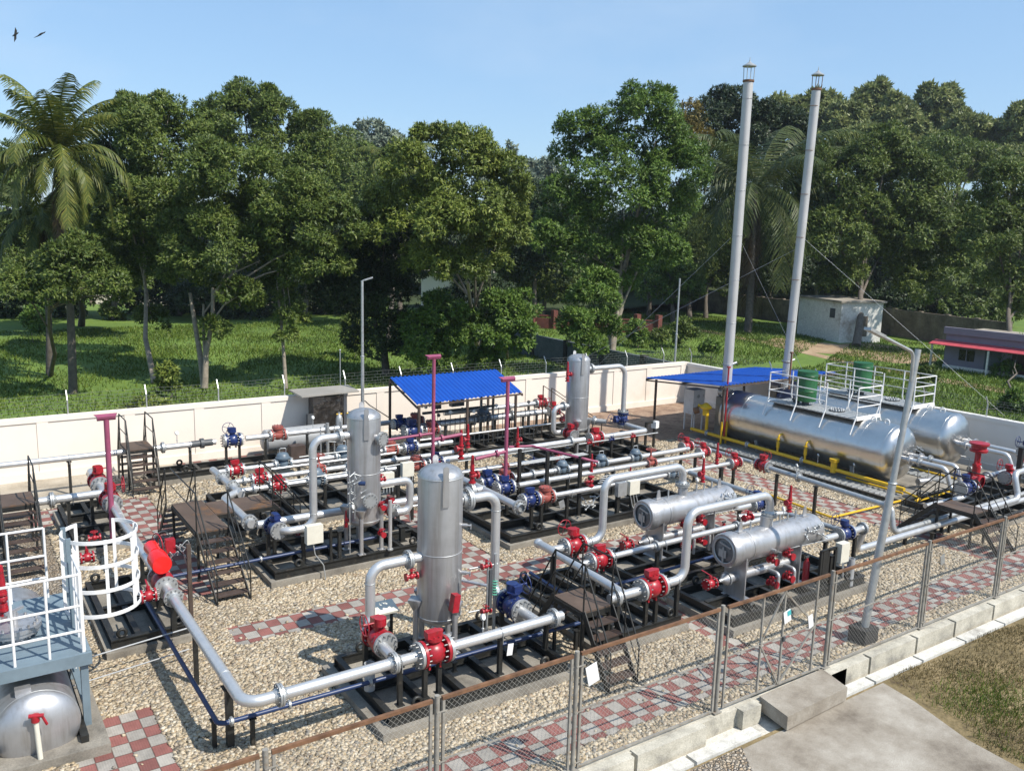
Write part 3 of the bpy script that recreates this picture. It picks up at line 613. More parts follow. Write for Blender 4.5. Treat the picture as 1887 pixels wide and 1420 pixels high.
        b = MB(); b.lathe((-0.19, 0, 0), (1, 0, 0), [(0, 0.09), (0.06, 0.11), (0.19, 0.15), (0.32, 0.11), (0.38, 0.09)], 20); b.lathe((0, 0, 0.05), (0, 0, 1), [(0, 0.13), (0.1, 0.13), (0.105, 0.16), (0.15, 0.16), (0.155, 0.09), (0.28, 0.04), (0.5, 0.03)], 16); P('body', b, col)
        [P('flange', fl_mb([q], 0.185, 0.04), [col, 'bolt']) for q in (-.19, .19)]
        b = MB(); wheel(b, (0, 0, 0.54), (0, 0, 1), 0.2, 0.016, 5); P('handwheel', b, 'red' if col != 'salmon' else 'salmon')
VN = {'ball': 'ball_valve', 'plain': 'ball_valve', 'gear': 'ball_valve', 'lever': 'lever_valve', 'check': 'check_valve', 'reg': 'pressure_regulator', 'relief': 'relief_valve', 'needle': 'needle_valve', 'wheelvalve': 'wheel_valve'}
def valve(kind, col, loc, label, ax='x', s=1.0, flip=False, group=None):
    key = (kind, col); nm = VN[kind]
    if key not in PROTO:
        rt = thing(nm, label, 'valve'); valve_parts(kind, col, rt); PROTO[key] = rt
    else: rt = copy_tree(PROTO[key])
    rt['label'] = label
    if group: rt['group'] = group
    elif 'group' in rt: del rt['group']
    rt.location = loc; rt.scale = (s, s, s)
    if ax == 'x': rt.rotation_euler = (0, 0, math.pi if flip else 0)
    elif ax == 'y': rt.rotation_euler = (0, 0, math.pi/2 if flip else -math.pi/2)
    elif ax == 'z': rt.rotation_euler = (0, math.pi/2 if flip else -math.pi/2, 0)
    else: rt.rotation_euler = ax
    return rt
def gauge(p, label, h=0.32, rd=0.05, face=(0.35, -0.75, 0.35), group='pressure gauges on the pipes'):
    p = Vector(p); g = thing('pressure_gauge', label, 'gauge', tuple(p), group); b = MB(); b.cyl(p, p+Vector((0, 0, h)), 0.010, n=8); b.ball(p+Vector((0, 0, h*0.35)), 0.022, 8); part('stem', b, 'galv', g)
    d = Vector(face).normalized(); c = p+Vector((0, 0, h+rd)); b = MB(); b.cyl(c-d*0.02, c+d*0.012, rd, n=18); part('case', b, 'galv', g)
    b = MB(); b.cyl(c+d*0.012, c+d*0.014, rd*0.86, n=18); part('dial', b, 'dial', g); return g
# ================================================================== steel skids
def skid(label, x0, x1, y0, y1, posts=(), nx=3, ny=1, lugs=True, z0=0.16, bh=0.17, cat='skid frame'):
    t = thing('skid_frame', label, cat, ((x0+x1)/2, (y0+y1)/2, 0), 'black steel skids under the pipework'); zt = z0+bh; bw = 0.10
    def ibeam(p0, p1):
        b = MB(); p0, p1 = Vector(p0), Vector(p1); b.beam(p0+Vector((0, 0, bh-0.008)), p1+Vector((0, 0, bh-0.008)), bw, 0.016); b.beam(p0+Vector((0, 0, 0.008)), p1+Vector((0, 0, 0.008)), bw, 0.016); b.beam(p0+Vector((0, 0, bh/2)), p1+Vector((0, 0, bh/2)), 0.016, bh-0.034); return part('beam', b, 'black', t)
    for y in (y0, y1): ibeam((x0, y, z0), (x1, y, z0))
    for i in range(nx+2):
        x = x0+bw/2+(x1-x0-bw)*i/(nx+1); ibeam((x, y0+bw/2+0.003, z0), (x, y1-bw/2-0.003, z0))
    for j in range(ny):
        y = y0+(y1-y0)*(j+1)/(ny+1); ibeam((x0+bw+0.003, y, z0+0.02), (x1-bw-0.003, y, z0+0.02))
    for q in posts:
        x, y, zp = q[:3]; wd = q[3] if len(q) > 3 else 0.07; b = MB()
        b.beam((x, y, zt+0.002), (x, y, zp-0.012), wd); b.box((x, y, zp-0.006), (wd*1.7, wd*1.7, 0.012)); b.box((x, y, zt+0.006), (wd*1.8, wd*1.8, 0.011)); part('support_post', b, 'black', t)
    if lugs:
        for x in (x0+(x1-x0)*0.14, x0+(x1-x0)*0.86):
            for y in (y0+0.02, y1-0.02):
                b = MB(); b.torus((x, y, zt+0.085), (0, 1, 0), 0.068, 0.03, 18, 6); b.box((x, y, zt+0.01), (0.12, 0.03, 0.03)); part('lifting_lug', b, 'black', t)
    return t
def post(x, y, z, label, w_=0.07, group='black posts standing in the gravel', h0=0.0):
    t = thing('pipe_support', label, 'support', (x, y, h0), group); b = MB(); b.beam((x, y, h0), (x, y, z-0.012), w_); part('column', b, 'black', t)
    b = MB(); b.box((x, y, z-0.006), (w_*1.8, w_*1.8, 0.012)); part('cap_plate', b, 'black', t); return t
# ================================================================== vessels
def vessel(label, x, y, z0, z1, r, legs=(), lugs=True, zfoot=0.34):
    t = thing('pressure_vessel', label, 'vessel', (x, y, z0)); dm = r*0.5; b = MB()
    prof = [(0, 0.001)] + [(dm-dm*math.cos(a), r*math.sin(a)) for a in [math.pi/2*i/7 for i in range(1, 8)]]
    top = [(z1-z0-dm+dm*math.sin(a), r*math.cos(a)) for a in [math.pi/2*i/7 for i in range(0, 7)]] + [(z1-z0, 0.001)]
    b.lathe((x, y, z0), (0, 0, 1), prof+top, 48); part('shell', b, 'silver', t)
    for zz in (z0+dm, z1-dm, z0+(z1-z0)*0.47):
        b = MB(); b.torus((x, y, zz), (0, 0, 1), r+0.001, 0.008, 48, 6); part('weld_seam', b, 'galv', t)
    for (ax, ay) in legs:
        q = Vector((x+ax*r*1.08, y+ay*r*1.08, 0)); b = MB(); b.cyl(q+Vector((0, 0, zfoot)), q+Vector((0, 0, z0+0.42)), 0.05, n=12)
        rot = Matrix.Rotation(math.atan2(ay, ax)-math.pi/2, 3, 'Z')
        b.lathe(q+Vector((0, 0, z0+0.28)), (0, 0, 1), [(0, 0.05), (0.2, 0.16), (0.22, 0.16), (0.221, 0.001)], 4, math.atan2(ay, ax)*0, math.atan2(ay, ax)*0+2*math.pi)
        b.box(q+Vector((0, 0, zfoot+0.008)), (0.16, 0.16, 0.016)); part('leg', b, 'silver', t)
    if lugs:
        for (ax, ay) in ((-0.28, -0.96), (0.28, 0.96)):
            n_ = Vector((ax, ay, 0)).normalized(); rot = Matrix.Rotation(math.atan2(ay, ax)+math.pi/2, 3, 'Z'); q = Vector((x, y, 0))+n_*(r+0.012)
            b = MB(); b.box(q+Vector((0, 0, z1-dm-0.28)), (0.11, 0.022, 0.34), rot); b.box(q+Vector((0, 0, z1-dm+0.03)), (0.10, 0.02, 0.34), rot); b.cyl(q+n_*-0.011+Vector((0, 0, z1-dm+0.2)), q+n_*0.011+Vector((0, 0, z1-dm+0.2)), 0.05, n=14)
            part('lifting_lug', b, 'silver', t)
    return t
def nozzle(t, p, d, r, L, blind=True):
    p = Vector(p); d = Vector(d).normalized(); b = MB(); b.cyl(p-d*0.06, p+d*L, r, n=16); part('nozzle', b, 'silver', t)
    flange(t, p+d*L, d, r, pair=blind, blind=True, name='nozzle_flange')
def drum_h(t, x0, x1, y, z, r, m='silver', door=False):
    b = MB(); dm = r*0.4
    prof = [(0, r*0.98), (0.001, r)] if door else [(0, 0.001)]+[(dm-dm*math.cos(a), r*math.sin(a)) for a in [math.pi/2*i/6 for i in range(1, 7)]]
    L = x1-x0; top = [(L-dm+dm*math.sin(a), r*math.cos(a)) for a in [math.pi/2*i/6 for i in range(0, 6)]]+[(L, 0.001)]
    b.lathe((x0, y, z), (1, 0, 0), prof+top, 40); return part('shell', b, m, t)
# ================================================================== PLANT
Z = 1.05
V = Vector
# ---- skids
skid('long black skid carrying the front header pipe and the near tall vessel', 5.25, 8.6, 10.7, 12.8, [(5.95, 10.9, .86), (6.2, 10.9, .86), (7.34, 10.9, .97), (5.52, 10.9, .97), (6.75, 11.35, .5, .05), (7.95, 11.35, .5, .05), (8.5, 11.2, .97), (5.5, 12.1, .86), (8.1, 12.0, .86)], nx=4)
skid('black skid beneath the cross header with the red valves behind the front stairs', 9.65, 11.6, 11.0, 13.95, [(9.95, 11.0, .97), (10.65, 11.0, .86), (10.9, 11.0, .86), (11.45, 11.0, .97), (10.2, 12.0, .97), (10.2, 13.3, .97), (10.9, 13.45, .86), (10.9, 12.55, .86)], nx=3, ny=2)
skid('black skid under the near horizontal filter beside the fence', 12.3, 16.5, 10.35, 11.9, [(15.95, 11.0, .97), (15.2, 10.5, 1.0, .09), (15.45, 10.5, .95, .09)], nx=4)
skid('black skid under the far horizontal filter', 12.0, 16.2, 12.4, 14.0, [(12.4, 12.55, .97), (15.95, 13.45, .97), (14.6, 12.55, .97)], nx=4)
skid('black metering skid right of the near tall vessel', 11.12, 17.2, 16.2, 18.85, [(11.9, 16.45, .86), (12.2, 16.45, .86), (13.0, 16.45, .97), (11.3, 17.0, .97), (11.95, 17.6, .86), (12.4, 17.6, .97), (13.9, 17.6, .97), (15.5, 17.6, .97), (12.9, 18.25, .97), (15.2, 18.25, .97), (17.0, 16.45, .97), (14.75, 16.5, 1.15, .09)], nx=5, ny=2)
skid('black skid holding the middle tall vessel', 5.62, 9.4, 16.88, 18.65, [(5.95, 17.85, .86), (6.6, 17.85, .97), (7.1, 16.95, .95), (6.9, 16.95, 1.05, .05), (8.75, 17.2, .7, .11), (6.3, 17.0, .97), (5.7, 17.5, .97)], nx=4)
skid('black skid under the left pipe and its red shut off valve', 2.2, 3.52, 15.35, 18.2, [(3.17, 15.0, .97, .09), (3.17, 16.2, .86), (3.17, 17.6, .97)], nx=2)
skid('black skid under the pair of red valves by the pink vent pipe', 2.35, 3.5, 20.7, 23.8, [(3.2, 23.0, .86), (3.2, 21.2, .86), (2.4, 21.9, .97), (2.9, 21.9, .97)], nx=1, ny=2)
skid('black skid under the grey regulator runs left of the middle vessel', 5.8, 10.6, 20.2, 22.9, [(6.4, 20.5, .86), (6.4, 21.3, .86), (6.4, 22.4, .86), (8.2, 20.5, .97), (8.2, 21.3, .97), (8.2, 22.4, .97), (10.2, 20.5, .97), (10.2, 21.3, .97), (10.2, 22.4, .97)], nx=5, ny=1)
skid('black skid under the far tall vessel', 16.3, 20.2, 20.4, 22.5, [(17.2, 20.7, .86), (18.1, 20.7, .97), (19.2, 20.7, .97), (19.6, 21.9, .8, .1), (16.6, 20.7, .97), (19.0, 20.7, .97)], nx=4)
skid('black skid beneath the blue canopy', 11.3, 20.2, 23.6, 25.5, [(x, 24.75, .97) for x in (13.2, 14.2, 15.2, 16.2, 16.8, 17.4, 18.0, 18.6)]+[(x, 25.55, 1.2) for x in (15.6, 17.2, 18.2, 19.0)], nx=8)
skid('black skid under the back pipe along the cream wall', 5.0, 11.4, 25.4, 26.2, [(6.1, 25.7, .97), (7.15, 25.7, .86), (7.55, 25.7, .86), (8.35, 25.7, .97), (9.7, 25.7, .97)], nx=4, ny=0)
skid('black skid for the control valve manifold at the right edge', 22.5, 26.9, 10.9, 13.1, [(23.6, 12.3, .5), (24.4, 12.0, .6), (25.2, 11.8, .6)], nx=4)
skid('black skid under the middle regulator runs', 11.3, 15.9, 19.5, 21.2, [(12.6, 20.7, .97), (14.6, 20.7, .97), (15.7, 20.7, .97), (12.2, 19.6, .97)], nx=4)
# ---- free posts in the gravel
for x, y, z, lab, w_ in ((3.17, 11.66, .95, 'thick black post under the elbow of the front left pipe', .10), (2.97, 11.75, .46, 'thin black post under the corner of the blue pipe', .06), (3.45, 11.5, .46, 'short black post right of the blue pipe corner', .06),
                         (3.2, 13.64, .95, 'black post under the middle of the left silver pipe', .07), (19.5, 15.2, .95, 'black post under the right silver pipe near its red valve', .07), (19.5, 13.9, .95, 'black post under the right silver pipe by the yellow line', .07),
                         (19.3, 16.6, .95, 'black post beside the red valve ending the third run', .07), (19.15, 18.0, .95, 'black post under the second red valve at the right end', .07), (19.15, 18.6, .95, 'black post under the first red valve at the right end', .07),
                         (18.6, 16.45, .95, 'thick black post left of the corner red valve', .09), (16.95, 10.95, .95, 'black post under the outlet pipe of the near filter', .07),
                         (19.85, 11.45, .35, 'short black post under the rear of two low silver pipes', .07), (20.45, 11.1, .35, 'short black post under the front of two low silver pipes', .07), (21.6, 11.5, .35, 'short black post at the stairs under the low pipes', .07),
                         (2.9, 25.7, .95, 'black post under the back pipe at the left stairs', .07), (0.9, 25.7, .95, 'black post under the back pipe at the far left', .07), (9.3, 11.35, .42, 'short black post under the blue pipe before the front stairs', .06), (17.4, 20.7, .95, 'unused', .07)):
    if lab != 'unused': post(x, y, z, lab, w_)
# ---- main pipes
yh = 10.9
pipe('large silver pipe turning from the left manifold into the front header', [(3.17, 19.9, Z), (3.17, yh, Z), (5.9, yh, Z)], fl=[((3.17, 14.95, Z), (0, 1, 0)), ((3.66, yh, Z), (1, 0, 0)), ((5.42, yh, Z), (1, 0, 0))], cl=[((5.52, yh, Z), (1, 0, 0))], welds=[((3.17, 11.8, Z), (0, 1, 0))])
pipe('straight silver header ending in a blind reducer beside the front stairs', [(6.35, yh, Z), (8.6, yh, Z)], fl=[((8.42, yh, Z), (1, 0, 0))], cl=[((7.34, yh, Z), (1, 0, 0))])
pipe('silver riser bent from the near vessel nozzle down to a red valve', [(6.65, 12.3, 2.02), (5.68, 12.3, 2.02), (5.68, 12.3, Z), (5.55, 12.0, Z)], fl=[((6.38, 12.3, 2.02), (1, 0, 0))], welds=[((5.68, 12.3, 1.75), (0, 0, 1))])
pipe('short silver branch joining the front red valve to the header', [(5.5, 11.45, Z), (5.48, 10.95, Z)])
pipe('silver pipe bent from the top of the near vessel down to a blue valve', [(7.3, 12.3, 2.9), (8.12, 12.3, 2.9), (8.12, 12.3, Z), (8.1, 11.9, Z)], fl=[((7.52, 12.3, 2.9), (1, 0, 0), 1.25)], welds=[((8.12, 12.3, 2.6), (0, 0, 1))])
pipe('short silver branch from the blue valve into the front header', [(8.1, 11.4, Z), (8.1, 10.95, Z)])
valve('plain', 'red', (6.1, yh, Z), 'red flanged valve in the straight front header pipe', 'x', 1.05)
valve('ball', 'red', (5.56, 11.72, Z), 'red valve at the foot of the near vessel left riser', 'y', 1.0, True)
valve('ball', 'blue', (8.1, 11.65, Z), 'blue valve at the foot of the near vessel right pipe', 'y', 1.05)
t = vessel('near tall silver vessel with two side taps standing by the front header', 6.98, 12.3, 0.75, 3.6, 0.385, [(-0.98, 0.2), (0.2, -0.98), (0.8, 0.6), (-0.3, 0.95)])
for zz, px, py in ((2.55, 836, 926), (1.7, 836, 1012)):
    d = V((0.75, -0.66, 0)); p = V((6.98, 12.3, zz))+d*0.385; b = MB(); b.cyl(p-d*0.02, p+d*0.09, 0.035, n=12); b.cyl(p+d*0.09, p+d*0.16, 0.02, n=8); b.cyl(p+d*0.15+V((0, 0, -.06)), p+d*0.15+V((0, 0, .03)), 0.012, n=6); part('tap', b, 'silver', t)
b = MB(); d = V((0.62, -0.78, 0)); b.box(V((6.98, 12.3, 1.15))+d*0.39, (0.16, 0.02, 0.2), Matrix.Rotation(0.9, 3, 'Z')); part('nameplate', b, 'galv', t)
b = MB(); b.cyl((7.2, 11.9, 1.62), (7.45, 11.5, 1.62), 0.03, n=8); part('branch', b, 'silver', t)
p = at(838, 1110, y=11.75); v_ = thing('level_gauge_cover', 'red box cover with black strap low on the near vessel', 'cover', tuple(p)); b = MB(); b.box(p, (0.12, 0.14, 0.3), Matrix.Rotation(0.15, 3, 'Y')); part('housing', b, 'red', v_)
# level bridle beside near vessel
t = thing('level_bridle', 'slim steel level bridle with green rope right of the near vessel', 'level gauge', (7.75, 11.9, .34))
b = MB(); b.cyl((7.72, 11.9, .35), (7.72, 11.9, 1.9), 0.022, n=8); b.cyl((7.9, 11.95, .5), (7.9, 11.95, 1.95), 0.03, n=8); b.cyl((7.4, 12.0, 1.75), (7.95, 11.95, 1.75), 0.015, n=6); b.cyl((7.4, 12.0, .95), (7.95, 11.95, .95), 0.015, n=6); part('standpipe', b, 'galv', t)
b = MB(); b.box((7.76, 11.88, 1.35), (0.06, 0.05, 0.7)); part('column', b, 'darkgrey', t)
b = MB()
for k in range(6): b.torus((7.88, 11.93, 1.2+0.05*k), (0.2, 0.3, 1), 0.05, 0.012, 12, 5)
part('rope', b, 'rope', t)
valve('needle', 'red', (7.68, 11.9, 1.78), 'small red valve on top of the near level bridle', 'x', 0.9)
valve('needle', 'red', (7.7, 11.9, .95), 'small red valve low on the near level bridle', 'x', 0.9)
t = thing('junction_box_stand', 'cream box on a black frame behind the front red valve', 'box stand', (6.1, 12.9, 0)); b = MB(); b.beam((5.95, 12.9, 0), (5.95, 12.9, .95), .06); b.beam((6.35, 12.9, 0), (6.35, 12.9, .95), .06); b.beam((5.95, 12.9, .95), (6.35, 12.9, .95), .06); part('frame', b, 'black', t)
b = MB(); b.box((6.15, 12.85, .78), (0.26, 0.12, 0.28)); part('box', b, 'cream', t); b = MB(); b.box((6.15, 12.82, 1.0), (0.5, 0.32, 0.04), Matrix.Rotation(0.3, 3, 'X')); part('rain_hood', b, 'cream', t)
t = thing('pipe_stub', 'open grey pipe stub standing on the skid beside the front header', 'pipe stub', (5.42, 11.75, .3)); b = MB(); b.lathe((5.32, 11.55, .33), (0, 0, 1), [(0, .085), (.45, .085), (.45, .07), (.1, .07), (.1, .001)], 18); part('tube', b, 'greypaint', t)
# second header beyond the front stairs
pipe('silver header beyond the front stairs rising to the near filter', [(9.75, 11.0, Z), (11.62, 11.0, Z), (11.62, 11.0, 2.36), (13.97, 11.0, 2.36), (13.97, 11.0, 1.72)], fl=[((9.9, 11.0, Z), (1, 0, 0)), ((13.97, 11.0, 1.93), (0, 0, 1))], cl=[((11.42, 11.0, Z), (1, 0, 0))])
t = pipe('silver cross header between the two rising filter pipes', [(10.28, 13.9, Z), (10.28, 13.45, Z), (10.12, 11.05, Z)], bend=.1, cl=[((10.2, 12.2, Z), (0, 1, 0))]); b = MB(); b.ball((10.28, 13.92, Z), .105); part('end_cap', b, 'silver_pipe', t)
pipe('silver pipe rising from the back red valve to the far filter', [(10.3, 13.45, Z), (11.62, 13.45, Z), (11.62, 13.45, 2.36), (13.95, 13.45, 2.36), (13.95, 13.45, 1.72)], fl=[((13.95, 13.45, 1.93), (0, 0, 1))], cl=[((11.3, 13.45, Z), (1, 0, 0))])

pipe('silver by pass run between the two filters', [(10.25, 12.55, Z), (16.2, 12.6, Z)], r=.062, fl=[((12.34, 12.55, Z), (1, 0, 0)), ((14.84, 12.57, Z), (1, 0, 0))], cl=[((11.2, 12.55, Z), (1, 0, 0)), ((12.6, 12.55, Z), (1, 0, 0))])
valve('plain', 'red', (10.76, 11.0, Z), 'red valve below the near filter riser right of the front stairs', 'x', 1.05)
valve('ball', 'red', (10.85, 13.45, Z), 'red hand wheel valve below the far filter riser', 'x', 1.0)
valve('plain', 'red', (10.8, 12.55, Z), 'red valve at the start of the by pass between the filters', 'x', .95)
valve('needle', 'red', (15.25, 12.6, Z+.12), 'small red hand wheel valve on the by pass run', 'x', 1.3)
# ---- horizontal filters
def filt(label, y, x0, x1, z, r, sy):
    t = thing('horizontal_filter', label, 'filter vessel', (x0, y, .34)); drum_h(t, x0+.12, x1, y, z, r, door=True)
    b = MB(); b.lathe((x0+.3, y, z), (-1, 0, 0), [(-.02, r), (0, r*1.1), (.2, r*1.1), (.24, r*1.02), (.24, r*.86)], 40); b.torus((x0+.62, y, z), (1, 0, 0), r+.001, .01, 40, 6); part('closure_ring', b, 'silver', t)
    b = MB(); b.lathe((x0+.09, y, z), (-1, 0, 0), [(0, r*.86), (.005, r*.82), (.02, .001)], 40); dd = part('door', b, 'doorgrey', t)
    b = MB(); b.torus((x0+.06, y, z), (1, 0, 0), r*.82, .02, 40, 6); b.box((x0+.045, y, z-.08), (.03, .035, r*1.0)); b.box((x0+.04, y-.05, z+.13), (.03, r*.9, .03), Matrix.Rotation(.2, 3, 'X')); part('door_bar', b, 'galv', dd)
    b = MB(); b.box((x0+.045, y+.02, z-.06), (.012, r*.6, r*.5)); part('door_plate', b, 'galv', dd)
    for xx in (x0+.45, x1-.75):
        b = MB(); w_ = r*1.75; b.ext([(xx-.02, y-w_/2, .35), (xx-.02, y+w_/2, .35), (xx-.02, y+w_/2, z-.05), (xx-.02, y-w_/2, z-.05)], (.03, 0, 0)); b.ext([(xx, y-.02, .35), (xx+.22, y-.02, .35), (xx+.22, y-.02, z-r*.8), (xx, y-.02, z-r*.8)], (0, .03, 0)); b.box((xx+.08, y, .342), (.3, w_, .012)); part('saddle', b, 'silver', t)
    b = MB(); b.cyl((x0+1.25, y, z+r-.06), (x0+1.25, y, z+r+.2), .11, n=16); part('nozzle', b, 'silver', t)
    for xx in (x0+.5, x1-.38):
        b = MB(); b.ext([(xx-.07, y-.011, z+r-.03), (xx+.07, y-.011, z+r-.03), (xx+.03, y-.011, z+r+.2), (xx-.03, y-.011, z+r+.2)], (0, .022, 0)); b.box((xx, y, z+r), (.2, .12, .03)); part('lifting_lug', b, 'silver', t)
    for xx in (x0+.8, x0+1.7, x0+1.95, x0+2.2): b = MB(); b.cyl((xx, y, z+r-.03), (xx, y, z+r+.16), .018, n=8); part('tapping', b, 'galv', t)
    # lower sump barrel
    rs = .10; zs = z-.62; b = MB(); b.cyl((x0+.2, y, zs), (x0+2.05, y, zs), rs, n=20); part('sump_barrel', b, 'silver', t)
    for xx in (x0+.75, x0+1.9): b = MB(); b.cyl((xx, y, zs), (xx, y, z-r*.8), .055, n=12); part('sump_neck', b, 'silver', t)
    flange(t, (x0+.2, y, zs), (1, 0, 0), .075, pair=False, name='sump_flange')
    b = MB(); b.lathe((x0+.18, y, zs), (-1, 0, 0), [(0, .12), (.03, .11), (.1, .05), (.2, .03)], 16); part('sump_end', b, 'silver', t)
    for xx in (x0+1.35, x0+1.85): b = MB(); b.tube([(xx, y-.1, zs), (xx, y-.36, zs), (xx, y-.36, .36)], .035, 10, .08); part('drain_pipe', b, 'silver_pipe', t)
    b = MB(); b.cyl((x0+1.5, y-r*.7, z-.2), (x0+2.9, y-r*.9, z-.22), .01, n=6); part('conduit', b, 'galv', t)
    b = MB(); q = V((x0+1.15, y-r*.93, z-.1)); b.cyl(q, q+V((0, -.1, .02)), .03, n=10); b.beam(q+V((0, -.1, .02)), q+V((.1, -.16, -.02)), .02); part('tap', b, 'silver', t)
    return t
filt('near horizontal silver filter with round door beside the fence', 11.0, 12.62, 15.5, 1.40, .315, 1)
filt('far horizontal silver filter with round door behind the by pass', 13.45, 12.72, 15.55, 1.38, .315, 1)
for y, w_ in ((11.0, 'near'), (13.45, 'far')):
    z = .78
    valve('lever', 'red', (12.35, y, z), 'red lever valve at the sump end of the %s filter' % w_, 'x', .85)
    for xx, zz, q in ((13.85, 1.05, 'upper left'), (14.35, 1.07, 'upper right'), (13.9, .55, 'lower left'), (14.4, .57, 'lower right')):
        valve('needle', 'red', (xx, y-.28, zz), '%s small red drain valve under the %s filter' % (q, w_), 'y', 1.15)
    valve('relief', 'red', (14.62, y+.02, 1.88), 'red relief valve standing on the %s filter' % w_, (0, 0, math.pi), .75)
    gauge((14.42, y, 1.72), 'round gauge on top of the %s filter' % w_, .2, .055)
    pipe('silver outlet pipe dropping from the %s filter end' % w_, [(15.3, y, 1.38), (15.75, y, 1.38), (15.75, y, Z), (16.3, y, Z)], r=.075, bend=.14, fl=[((15.62, y, 1.38), (1, 0, 0))])
    valve('ball', 'blue', (16.6, y, Z), 'blue valve on the outlet of the %s filter' % w_, 'x', .85)
    t = thing('instrument_cluster', 'tangle of small steel instrument tubing on the %s filter end' % w_, 'instruments', (14.9, y-.3, 1.5)); b = MB(); rnd = random.Random(int(y*10))
    for k in range(14): q = V((14.75+rnd.random()*.5, y-.3-rnd.random()*.12, 1.38+rnd.random()*.25)); b.cyl(q, q+V((rnd.uniform(-.1, .1), rnd.uniform(-.08, .02), rnd.uniform(-.1, .15))), .014, n=6); b.ball(q, .026, 8)
    part('tubing', b, 'galv', t)
pipe('silver outlet run from the near filter dropping to the low front pipe', [(16.85, 11.0, Z), (17.4, 11.0, Z), (17.4, 11.2, .44), (21.9, 11.2, .44), (27.5, 11.2, .44)], r=.075, bend=.15, fl=[((17.28, 11.0, Z), (1, 0, 0))])
pipe('grey pipe leading back from the far filter outlet valve', [(16.85, 13.45, Z), (17.15, 13.45, Z), (17.15, 16.3, Z)], r=.07, m='galv')
pipe('slanting silver pipe linking far filter outlet to the near one', [(15.4, 13.0, Z), (16.6, 12.6, Z), (16.75, 11.15, Z)], r=.06, m='galv')
# filter instrument stand
t = thing('instrument_stand', 'black instrument rack with cream box at the near filter end', 'instrument rack', (15.3, 10.45, .34)); b = MB()
for xx in (15.05, 15.28, 15.52): b.beam((xx, 10.45, .34), (xx, 10.45, 1.12), .055)
b.beam((15.05, 10.45, 1.1), (15.52, 10.45, 1.1), .055); b.box((15.16, 10.43, .75), (.16, .03, .66)); part('frame', b, 'black', t)
b = MB(); b.box((15.72, 10.42, .98), (.28, .16, .42)); part('box', b, 'cream', t); b = MB(); b.tube([(15.66, 10.35, .8), (15.64, 10.3, .5), (15.7, 10.33, .4), (15.72, 10.36, .75)], .012, 6, .08); part('conduit', b, 'galv', t)
for (x, y, lab) in ((15.0, 10.75, 'red fire extinguisher standing under the near filter'), (15.15, 13.2, 'red fire extinguisher standing under the far filter')):
    t = thing('fire_extinguisher', lab, 'fire extinguisher', (x, y, .34)); b = MB(); b.lathe((x, y, .34), (0, 0, 1), [(0, .001), (0, .07), (.42, .07), (.5, .03), (.53, .03), (.53, .001)], 16); part('cylinder', b, 'red', t); b = MB(); b.box((x, y, .9), (.11, .03, .04)); part('handle', b, 'darkgrey', t)
t = thing('pipe_stub', 'open grey pipe stub by the fence near the lamp post', 'pipe stub', (16.05, 10.4, 0)); b = MB(); b.lathe((16.05, 10.4, .16), (0, 0, 1), [(0, .08), (.62, .08), (.62, .066), (.1, .066), (.1, .001)], 18); part('tube', b, 'greypaint', t)
# ---- blue drain line
pipe('thin blue drain pipe running round the front left corner', [(2.97, 17.1, .5), (2.97, 11.5, .5), (9.5, 11.42, .5)], r=.036, m='bluepipe', bend=.12, name='drain_pipe', fl=[((3.15, 11.5, .5), (1, 0, 0)), ((4.0, 11.5, .5), (1, 0, 0)), ((5.3, 11.48, .5), (1, 0, 0)), ((8.6, 11.44, .5), (1, 0, 0))])
pipe('thin blue pipe between the left valve and the middle vessel skid', [(3.3, 17.15, .55), (8.0, 17.0, .62)], r=.034, m='bluepipe', name='drain_pipe', fl=[((5.4, 17.1, .58), (1, 0, 0))])
pipe('thin blue pipe along the by pass skid between the filters', [(10.9, 12.2, .62), (14.9, 12.25, .66)], r=.034, m='bluepipe', name='drain_pipe', fl=[((12.1, 12.22, .63), (1, 0, 0))])
pipe('thin blue pipe low behind the fence on the right', [(15.8, 10.35, .62), (16.9, 10.7, .36), (22.0, 10.75, .32), (27.5, 10.75, .32)], r=.036, m='bluepipe', bend=.3, name='drain_pipe', fl=[((17.1, 10.71, .36), (1, 0, 0)), ((24.2, 10.75, .32), (1, 0, 0))])
pipe('dark thin pipe lying by the cross header', [(10.0, 13.8, .5), (9.9, 11.2, .5)], r=.036, m='bluepipe', name='drain_pipe', fl=[((9.95, 12.4, .5), (0, 1, 0))])
pipe('thin grey conduit running across the gravel left of the front pipe', [(-0.3, 14.3, .45), (3.4, 14.7, .55)], r=.013, m='greypaint', name='conduit')
pipe('lower thin grey conduit across the gravel left of the front pipe', [(-0.3, 13.9, .25), (3.3, 14.5, .25)], r=.011, m='greypaint', name='conduit')
t = thing('tag_plate', 'white tag hanging on the front header post', 'tag', (7.42, 10.8, .8), 'white hanging tags'); b = MB(); b.box((7.46, 10.78, .78), (.11, .006, .2), Matrix.Rotation(.12, 3, 'Y')); part('plate', b, 'white', t)
t = thing('tag_plate', 'pale tag hanging on the metering run by the salmon check valve', 'tag', (12.7, 16.3, .86), 'white hanging tags'); b = MB(); b.box((12.72, 16.3, .84), (.16, .006, .2), Matrix.Rotation(-.3, 3, 'Y')); part('plate', b, 'galv', t)
gauge((7.0, 10.9, Z+.08), 'white dial gauge on the front header pipe', .22, .055)
